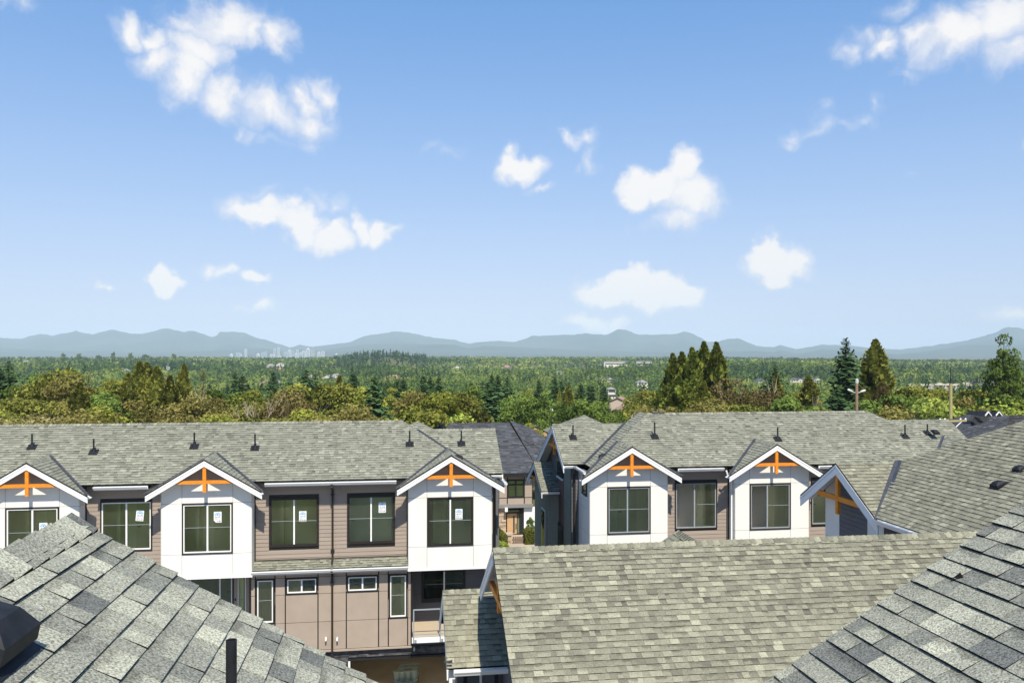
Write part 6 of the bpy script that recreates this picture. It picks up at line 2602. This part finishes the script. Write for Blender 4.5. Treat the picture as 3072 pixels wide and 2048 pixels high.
# long pale school building on the hill
c = at_d(1868, 1084, 1750)
t = thing('school_building', 'long low white building on the hilltop left of the cedars', 'building', (c.x, c.y, c.z - 12))
for k, (dx, wd_) in enumerate(((-14, 52), (46, 34))):
    box_part('wall', FWALL[0], t, c.x + dx - wd_ / 2, c.x + dx + wd_ / 2, c.y, c.y + 14, c.z - 12, c.z)
    box_part('window_band', WGLASS, t, c.x + dx - wd_ / 2 + 2, c.x + dx + wd_ / 2 - 2, c.y - .1, c.y, c.z - 6, c.z - 3.5)
    box_part('roof', FROOF[1], t, c.x + dx - wd_ / 2 - 1, c.x + dx + wd_ / 2 + 1, c.y - 1, c.y + 15, c.z, c.z + 1.2)
# white house down in the valley
Yw = 170
a, b = at(1664, 1258, Yw), at(1702, 1236, Yw)
t = thing('white_house', 'white two storey flat house below the dead brown conifer', 'house', (a.x, Yw, a.z))
box_part('wall', FWALL[0], t, a.x, b.x, Yw, Yw + 8, a.z - 8, b.z)
box_part('balcony', TRIMW, t, a.x - .3, b.x + .3, Yw - 1.2, Yw, a.z + .6, a.z + .95)
box_part('roof', TRIMW, t, a.x - .4, b.x + .4, Yw - .4, Yw + 8.4, b.z, b.z + .25)
box_part('roof_turret', FWALL[0], t, a.x + 1.0, a.x + 1.9, Yw + 1, Yw + 3, b.z + .25, b.z + .75)
for k in range(4):
    x = a.x + .3 + k * (b.x - a.x - .5) / 4
    box_part('window', WGLASS, t, x, x + .42, Yw - .03, Yw + .02, b.z - .75, b.z - .25)

# ---------------------------------------------------------------- houses in the gap and at the right
Yb3 = 76.0


def g3(zx, zy, Y=Yb3):
    return at(1400 + zx / 6.273, 1400 + zy / 6.273, Y)


B3 = thing('dark_roofed_townhouse', 'townhouse with charcoal roof and oak door, seen through the gap', 'townhouse', (7, Yb3, -3))
xL, xR = g3(250, 0).x, g3(1262, 0).x
zEv = g3(700, 104).z
zU0, zU1 = g3(700, 718).z, g3(700, 108).z
rdg = at(1460, 1268, 84.5)
shingle_roof(B3, [(at(1330, 0, 75.4).x - 6, 75.4, zEv), (xR + .5, 75.4, zEv), (xR + .5 - 1.6, 84.5, rdg.z), (at(1330, 0, 84).x - 6, 84.5, rdg.z)], SH_DARK, 701, e=.29, wmin=.3, wmax=.8, deck=.2)
shingle_roof(B3, [(xR + .5, 75.4, zEv), (xR + 5.5, 81, zEv), (xR + 1.0, 84.5, rdg.z - .5), (xR - 1.1, 84.5, rdg.z)], SH_DARK, 702, e=.29, wmin=.3, wmax=.8, deck=.2)
box_part('eaves_board', BLACK, B3, xL - 4, xR + .45, 75.36, 75.5, zEv - .35, zEv - .02)
vx = [g3(z, 0).x for z in (250, 470, 605, 765, 1085, 1238)]
hz = [g3(700, z).z for z in (715, 585, 255, 108)]
wrec = (vx[3], vx[4], g3(0, 600).z, g3(0, 258).z)
m = MB()
for r in rect_minus(xL - 4, vx[5], hz[0], hz[3], [wrec]):
    m.box(r[0], r[1], Yb3 + .03, Yb3 + .3, r[2], r[3])
uw = m.build('upper_wall', BROWNTRIM, B3)
for i in range(5):
    for j in range(3):
        if i == 3 and j == 1:
            continue
        zlo, zhi = hz[j], hz[j + 1]
        if i == 3 and j == 0:
            zhi = wrec[2]
        if i == 3 and j == 2:
            zlo = wrec[3]
        box_part('panel', TAUPE2, uw, vx[i] + .05, vx[i + 1] - .05, Yb3, Yb3 + .03, zlo + .04, zhi - .04)
win = MB()
ring(win, *wrec, .12, Yb3 - .05, Yb3 + .1)
wo = win.build('window', BLACK, B3)
xm, zm = (wrec[0] + wrec[1]) / 2, wrec[3] - (wrec[3] - wrec[2]) * .28
box_part('mullion', BLACK, wo, xm - .06, xm + .06, Yb3 - .04, Yb3 + .08, wrec[2] + .12, wrec[3] - .12)
box_part('transom', BLACK, wo, wrec[0] + .12, wrec[1] - .12, Yb3 - .03, Yb3 + .07, zm - .06, zm + .06)
BL = noisy('pale_green_roller_blind', (.40, .48, .32), (.50, .58, .40), .8, 3, .8, .2, 0, 60, (1, 1, 14))
for (p0, p1) in ((wrec[0] + .12, xm - .06), (xm + .06, wrec[1] - .12)):
    for (q0, q1) in ((wrec[2] + .12, zm - .06), (zm + .06, wrec[3] - .12)):
        box_part('pane', GLASS, wo, p0, p1, Yb3 + .02, Yb3 + .03, q0, q1)
    box_part('blind', BL, wo, p0, p1, Yb3 + .12, Yb3 + .14, wrec[2] + .15, wrec[3] - .12)
z_l0, z_l1 = g3(0, 780).z, g3(0, 716).z
box_part('ledge_band', new_mat('grey_ledge_paint', (.22, .21, .21), .7), B3, xL - 4, vx[5], Yb3 - .35, Yb3 + .2, z_l0, z_l1 - .01)
zg3 = terrain(7, 76) - .0
# stone wall: ledge stones in courses
xs0, xs1 = g3(300, 0).x, g3(742, 0).x
m = MB()
m.box(xs0, xs1, Yb3 + .1, Yb3 + .4, zg3, z_l0)
sw_ = m.build('stone_wall', STONET, B3)
rng = random.Random(61)
z = zg3
while z < z_l0 - .05:
    h = rng.uniform(.13, .2)
    x = xs0
    while x < xs1 - .05:
        w = min(rng.uniform(.4, 1.1), xs1 - x)
        box_part('stone', STONET, sw_, x + .012, x + w - .012, Yb3 + rng.uniform(-.02, .05), Yb3 + .1, z + .01, min(z + h, z_l0) - .012)
        x += w
    z += h
# entrance
xd0, xd1 = g3(748, 0).x, g3(1078, 0).x
box_part('entrance_recess', BLACK, B3, xd0, xd1, Yb3 + .55, Yb3 + .6, zg3, z_l0)
box_part('recess_cheek', BLACK, B3, xd1 - .35, xd1, Yb3 + .1, Yb3 + .55, zg3, z_l0)
da, db = g3(760, 1285, Yb3 + .5), g3(943, 870, Yb3 + .5)
dr = box_part('front_door', OAK, B3, da.x, db.x, Yb3 + .44, Yb3 + .5, zg3 + .05, db.z)
ga, gb = g3(872, 1238, Yb3 + .44), g3(904, 920, Yb3 + .44)
box_part('door_light', WGLASS, dr, ga.x, gb.x, Yb3 + .425, Yb3 + .44, ga.z, gb.z)
ha, hb_ = g3(922, 1165, Yb3 + .4), g3(936, 1065, Yb3 + .4)
box_part('door_handle', BLACK, dr, ha.x, hb_.x, Yb3 + .36, Yb3 + .42, ha.z, hb_.z)
sa, sb_ = g3(948, 1285, Yb3 + .5), g3(1025, 870, Yb3 + .5)
SIDEG = new_mat('obscured_green_glass', (.16, .20, .14), .3, .5)
box_part('side_light', SIDEG, B3, sa.x + .04, sb_.x, Yb3 + .46, Yb3 + .5, zg3 + .08, sb_.z)
ta, tb = g3(760, 850, Yb3 + .5), g3(1025, 805, Yb3 + .5)
box_part('transom_light', SIDEG, B3, ta.x, tb.x, Yb3 + .46, Yb3 + .5, ta.z, tb.z)
pl = g3(787, 762, Yb3 - .4)
box_part('porch_light', TRIMW, B3, pl.x - .35, pl.x - .1, Yb3 - .62, Yb3 - .37, pl.z - .35, pl.z)
# white boards right of the door
lap_siding(B3, xd1, xR + .9, zg3, z_l0, Yb3, [], TRIMW, name='boarded_wall', e=.30, back=JOINT)
m = MB()
m.box(xL - 8, xR, Yb3 + 1.2, Yb3 + 15, zg3 - 2, zEv - .1)
m.build('inner_wall', TAUPE2, B3)
# front garden: pillars, gate, hedges
for k, (za_, zb2, zt2, ztop) in enumerate(((545, 650, 1290, 0), (762, 850, 1290, 0))):
    Yp = 70.0
    p0, p1 = g3(za_, 1290, Yp), g3(zb2, 1290, Yp)
    pil = thing('stone_pillar', ['tan stone gate pillar wrapped by the clipped hedge', 'tan stone gate pillar left of the picket gate'][k], 'pillar', (p0.x, Yp, terrain(p0.x, Yp)))
    zz0 = terrain(p0.x, Yp) - .1
    core = box_part('core', STONET, pil, p0.x + .03, p1.x - .03, Yp + .03, Yp + .57, zz0, p0.z)
    z = zz0
    while z < p0.z - .05:
        x = p0.x
        while x < p1.x - .05:
            w = min(rng.uniform(.25, .6), p1.x - x)
            box_part('stone', STONET, core, x + .01, x + w - .01, Yp - rng.uniform(0, .03), Yp + .05, z + .01, min(z + .16, p0.z) - .01)
            x += w
        z += .16
    box_part('cap', PAVE, pil, p0.x - .08, p1.x + .08, Yp - .1, Yp + .68, p0.z, p0.z + .14)
gt = thing('picket_gate', 'weathered picket gate in front of the oak door', 'gate', (g3(975, 0, 70).x, 70.1, terrain(10, 70)))
gx = [g3(865 + 41 * k, 0, 70.1).x for k in range(6)]
ztop, zbot = g3(980, 1300, 70.1).z, g3(980, 1495, 70.1).z
for k in range(6):
    mm = MB()
    x = gx[k]
    mm.prism([(x, 70.1, zbot), (x + .16, 70.1, zbot), (x + .16, 70.1, ztop - .08), (x + .08, 70.1, ztop), (x, 70.1, ztop - .08)], (0, .03, 0))
    mm.build('picket', FENCE, gt)
for zz in (1370, 1470):
    zc_ = g3(980, zz, 70.1).z
    box_part('gate_rail', FENCE, gt, gx[0] - .05, gx[5] + .2, 70.13, 70.18, zc_ - .06, zc_ + .06)
mm = MB()
mm.beam((gx[0], 70.2, zbot + .25), (gx[5], 70.2, ztop - .35), .05, .09)
mm.build('gate_brace', FENCE, gt)
fn = thing('picket_fence', 'short weathered picket fence left of the stone pillars', 'fence', (g3(500, 0, 70).x, 70.1, terrain(6, 70)))
for k in range(3):
    x = g3(462 + 33 * k, 0, 70.1).x
    box_part('picket', FENCE, fn, x, x + .15, 70.1, 70.13, zbot, ztop - .05)
box_part('fence_rail', FENCE, fn, g3(455, 0, 70.1).x, g3(550, 0, 70.1).x, 70.13, 70.17, ztop - .45, ztop - .35)


def hedge_block(name, label, poly, Y, dp, mat, seed, n=2600, cat='hedge', leaf=.055):
    """clipped hedge: leaf faces through a thin shell of the given front outline (x,z) and depth"""
    r = np.random.default_rng(seed)
    xs = [p[0] for p in poly]
    zs = [p[1] for p in poly]
    out = []
    while len(out) < n:
        x, z, y = r.uniform(min(xs), max(xs)), r.uniform(min(zs), max(zs)), Y + dp * r.random() ** 1.6
        ins = False
        j = len(poly) - 1
        for i in range(len(poly)):
            if (poly[i][1] > z) != (poly[j][1] > z) and x < (poly[j][0] - poly[i][0]) * (z - poly[i][1]) / (poly[j][1] - poly[i][1]) + poly[i][0]:
                ins = not ins
            j = i
        if ins:
            out.append((x, y, z))
    C = np.array(out)
    nr_ = unit(np.array([0, -.7, .6]) + .8 * r.normal(size=C.shape))
    a = unit(np.cross(nr_, r.normal(size=C.shape)))
    b = np.cross(nr_, a)
    s = leaf * r.uniform(.6, 1.4, (n, 1))
    me = quads_mesh(name, C, a * s, b * s, r.normal(.5, .2, n), mat)
    o = bpy.data.objects.new(name, me)
    col.objects.link(o)
    tag(o, label, cat)


P2 = lambda zx, zy, Y: (g3(zx, zy, Y).x, g3(zx, zy, Y).z)
hedge_block('hedge', 'clipped hedge sweeping down beside the left stone pillar', [P2(a, b, 69.4) for a, b in ((528, 1290), (530, 1145), (610, 1140), (690, 1230), (760, 1290), (775, 1460), (650, 1470), (640, 1300))], 69.3, 1.2, LEAF['hedge'], 1)
hedge_block('hedge', 'clipped box hedge right of the picket gate', [P2(a, b, 69.4) for a, b in ((1100, 1530), (1105, 1240), (1140, 1200), (1275, 1195), (1275, 1530))], 69.2, 1.6, LEAF['hedge'], 2, 3200)
hedge_block('shrub', 'feathery yellow green shrub in front of the stone pillars', [P2(a, b, 68.2) for a, b in ((520, 1565), (560, 1470), (660, 1440), (760, 1455), (830, 1530), (835, 1565))], 68.0, 1.2, LEAF['lime'], 3, 1500, 'shrub')
plant('green', 1592, 1550, 73, 'thin young tree beside the white boards in the gap', width=.6, base=terrain(10, 73))
m = MB()
q0, q1 = g3(850, 1500, 69), g3(1120, 1500, 69)
zt_ = terrain(9, 69) + .12
m.poly([(q0.x - 3, 60, terrain(9, 60) + .05), (q1.x + 1, 60, terrain(9, 60) + .05), (q1.x + 1, 76, terrain(9, 76) + .08), (q0.x - 3, 76, terrain(9, 76) + .08)])
tag(m.build('garden_path', PAVE), kind='structure')


def hip_house(name, label, ridge_a, ridge_b, half, drop, Dn, mat_r, mat_w, seed, wallh=5.0, e=.3):
    """hip-roofed house given by its ridge ends; half = half depth"""
    a, b = Vector(ridge_a), Vector(ridge_b)
    zr_ = a.z
    ze_ = zr_ - drop
    t = thing(name, label, 'house', ((a.x + b.x) / 2, a.y, terrain(a.x, a.y)))
    x0, x1, y0, y1 = a.x - half, b.x + half, a.y - half, a.y + half
    c = [Vector((x0, y0, ze_)), Vector((x1, y0, ze_)), Vector((x1, y1, ze_)), Vector((x0, y1, ze_))]
    for i, P in enumerate(([c[0], c[1], b, a], [c[1], c[2], b], [c[2], c[3], a, b], [c[3], c[0], a])):
        shingle_roof(t, P, mat_r, seed + i, e=e, wmin=.3, wmax=.9, deck=.15)
    box_part('eaves_board', TRIMW, t, x0 + .1, x1 - .1, y0 + .02, y0 + .12, ze_ - .4, ze_ - .18)
    box_part('wall', mat_w, t, x0 + .5, x1 - .5, y0 + .5, y1 - .5, ze_ - wallh - 2, ze_ - .12)
    return t


TILE = shingle_mat('terracotta_tile', (.25, .13, .09), (.38, .22, .15), (.48, .30, .21), 10, .3, far=True)
SLATE = shingle_mat('grey_slate_shingle', (.12, .125, .14), (.19, .195, .21), (.27, .275, .29), 10, .3, far=True)
hip_house('tiled_house', 'house with orange tiled hip roof in the gap', at(1588, 1284, 112), at(1606, 1284, 112), 1.9, .95, 112, TILE, FWALL[1], 720)
hip_house('slate_roofed_house', 'house with pale grey hip roof behind the orange tiled one', at(1566, 1271, 128), at(1600, 1273, 128), 2.6, 1.2, 128, SLATE, FWALL[3], 730)
hip_house('dark_roofed_house', 'house with charcoal hip roof beside the treated pole', at(2925, 1236, 84), at(3000, 1238, 84), 6.0, 3.1, 84, SH_DARK, FWALL[3], 740)
hip_house('dark_roofed_house', 'house with charcoal hip roof cut by the right edge', at(3030, 1245, 74), at(3120, 1245, 74), 4.5, 2.4, 74, SH_DARK, FWALL[3], 750)
hip_house('dark_roofed_house', 'low charcoal roof behind the end of the right ridge', at(2730, 1247, 100), at(2800, 1248, 100), 3.0, 1.6, 100, SH_DARK, FWALL[3], 760)
for k, (px, lab) in enumerate(((2966, 'left'), (2998, 'right'))):
    c = at(px, 1233, 79.5)
    t = thing('dormer', f'small white trimmed dormer gable on the charcoal roof, {lab} of two', 'dormer', (c.x, 79.5, c.z - 1))
    for s in (-1, 1):
        mm = MB()
        mm.prism([(c.x, 79.5, c.z), (c.x + s * .36, 79.5, c.z - .42), (c.x + s * .36, 79.5, c.z - .54), (c.x, 79.5, c.z - .14)], (0, .12, 0))
        mm.build('barge_board', TRIMW, t)
    mm = MB()
    mm.prism([(c.x - .30, 79.58, c.z - .55), (c.x + .30, 79.58, c.z - .55), (c.x, 79.58, c.z - .12)], (0, 3.0, 0))
    mm.build('gable_body', BROWNTRIM, t)

# ---------------------------------------------------------------- poles and wires
def pole(label, px, top, D, r, mat, name='utility_pole'):
    p = at_d(px, top, D)
    zb_ = terrain(p.x, p.y)
    t = thing(name, label, 'pole', (p.x, p.y, zb_))
    m = MB()
    m.tube([(p.x, p.y, zb_ - .5), (p.x, p.y, p.z)], [r * 1.25, r], 10)
    m.build('shaft', mat, t)
    return t, p


t, p = pole('weathered wooden lamp pole left of the browning cedar', 2570, 1150, 62, .105, POLE1)
for s in (-1, 1):
    m = MB()
    m.tube([(p.x, p.y, p.z - .68), (p.x + s * .25, p.y, p.z - .66), (p.x + s * .36, p.y, p.z - .6)], .03, 6)
    m.build('lamp_arm', LAMPG, t)
    m = MB()
    a = Vector((p.x + s * .30, p.y, p.z - .62))
    b = Vector((p.x + s * .72, p.y, p.z - .50 + (.0 if s > 0 else .06)))
    m.tube([a, a.lerp(b, .3), a.lerp(b, .8), b], [.05, .09, .09, .04], 8)
    m.build('lamp_head', LAMPG, t)
m = MB()
m.tube([(p.x + .02, p.y, p.z - .1), (p.x + .02, p.y, p.z + .05), (p.x + .02, p.y, p.z + .32), (p.x + .02, p.y, p.z + .36)], [.07, .12, .11, .04], 8)
m.build('lamp_head', LAMPG, t)
t, p = pole('treated yellow wooden pole with crossarm at the right', 2852, 1150, 58, .11, POLE2)
za_ = at_d(2852, 1262, 58).z
m = MB()
m.beam((p.x - 1.0, p.y - .2, za_), (p.x + 1.05, p.y - .2, za_ + .02), .10, .12)
m.build('crossarm', POLE2, t)
for s in (-1, 1):
    m = MB()
    m.beam((p.x + s * .68, p.y - .22, za_ - .03), (p.x + s * .12, p.y - .2, za_ - .52), .04, .05)
    m.build('crossarm_brace', TRIMW, t)
for dx in (-.95, -.6, .6, .98):
    m = MB()
    m.tube([(p.x + dx, p.y - .2, za_ + .05), (p.x + dx, p.y - .2, za_ + .12), (p.x + dx, p.y - .2, za_ + .2)], [.03, .07, .03], 8)
    m.build('insulator', TRIMW, t)
m = MB()
m.tube([(p.x, p.y, p.z - .05), (p.x, p.y, p.z + .35), (p.x, p.y, p.z + 1.15)], [.06, .045, .02], 6)
m.build('top_pin', BLACK, t)
WIRE = new_mat('wire', (.05, .05, .05), .5, .3)
for k, dx in enumerate((-.95, -.6, .6, .98)):
    a = Vector((p.x + dx, p.y - .2, za_ + .2))
    b = a + Vector((46, 4 + k, -.5))
    c_ = a + Vector((-62, 16, -2.0))
    m = MB()
    for q in (b, c_):
        pts_ = [a.lerp(q, i / 10) - Vector((0, 0, 1.3 * 4 * (i / 10) * (1 - i / 10))) for i in range(11)]
        m.tube(pts_, .012, 4, cap=False)
    o = m.build('power_line', WIRE)
    tag(o, ['lowest', 'second', 'third', 'topmost'][k] + ' thin power line strung from the yellow pole', 'cable', 'power lines')
for i, (px, top, D, lab) in enumerate(((1605, 1228, 150, 'thin grey pole in front of the lime bush left of the white house'), (1922, 1220, 120, 'thin pole above the right ridge near the curved lamp'), (2176, 1216, 95, 'short pole stub in front of the rust brown tree'), (1400, 1248, 130, 'thin pole left of two above the charcoal roof'), (1414, 1240, 132, 'thin pole right of two above the charcoal roof'), (918, 1126, 480, 'faint wooden pole left of two in the valley wood'), (924, 1126, 482, 'faint wooden pole right of two in the valley wood'))):
    pole(lab, px, top, D, .11 if D < 300 else .22, POLE1 if i != 2 else POLE2)
p = at_d(1895, 1235, 105)
zb_ = terrain(p.x, p.y)
t = thing('street_lamp', 'curved grey street lamp above the right rear roof', 'street lamp', (p.x, p.y, zb_))
m = MB()
m.tube([(p.x, p.y, zb_), (p.x, p.y, p.z - .7), (p.x + .15, p.y, p.z - .25), (p.x + .55, p.y, p.z - .05), (p.x + 1.0, p.y, p.z)], [.07, .05, .045, .04, .035], 8)
m.build('mast', LAMPG, t)
box_part('lamp_head', LAMPG, t, p.x + .9, p.x + 1.35, p.y - .09, p.y + .09, p.z - .06, p.z + .05)

# ---------------------------------------------------------------- pails in the open garage
def pail(label, x, y, z, tilt=0.0):
    t = thing('pail', label, 'pail', (x, y, z), 'pails stacked in the garage')
    m = MB()
    m.tube([(x, y, z), (x, y, z + .30), (x, y, z + .335)], [.125, .145, .146], 16)
    m.build('bucket', PAIL, t)
    m = MB()
    m.tube([(x, y, z + .33), (x, y, z + .345), (x, y, z + .365), (x, y, z + .372)], [.153, .156, .156, .12], 16)
    m.build('lid', PAILL, t)
    return t


gb = at(1218, 2000, 34.6)
rowsp = [(34.15, (1196, 1214, 1234), 1), (34.5, (1190, 1206, 1224, 1242), 2), (34.85, (1206, 1224, 1243), 2), (35.2, (1212, 1229, 1247), 2)]
pos = ['front row of pails', 'second row of pails', 'third row of pails', 'rear row of pails']
for ri, (Y, pxs, lay) in enumerate(rowsp):
    for ci, px in enumerate(pxs):
        x = at(px, 2000, Y).x
        for l_ in range(lay):
            pail(f'sage green pail in the {pos[ri]}, {"lower" if lay == 2 and l_ == 0 else "upper" if lay == 2 else "single"} layer, {ORD[ci]} from the left', x, Y, .035 + l_ * .373)
c = at(1224, 2016, 34.5)
m = MB()
m.box(c.x - .16, c.x + .16, 34.4, 34.62, .036 + .373 * 2, .036 + .373 * 2 + .015)
tag(m.build('cardboard_sheet', CARD), 'grey cardboard sheet lying on the pails', 'cardboard')

# ---------------------------------------------------------------- air
hz_m = bpy.data.materials.new('valley_haze')
hz_m.use_nodes = True
n, l = nodes_of(hz_m)
n.clear()
pv = n.new('ShaderNodeVolumePrincipled')
pv.inputs['Color'].default_value = (.66, .83, .97, 1)
pv.inputs['Density'].default_value = HAZE
pv.inputs['Anisotropy'].default_value = -0.3
o_ = n.new('ShaderNodeOutputMaterial')
l.new(pv.outputs[0], o_.inputs['Volume'])
m = MB()
m.box(-18500, 18500, -18500, 18500, -48, 570)
hz_o = m.build('haze', hz_m)
tag(hz_o, kind='stuff')
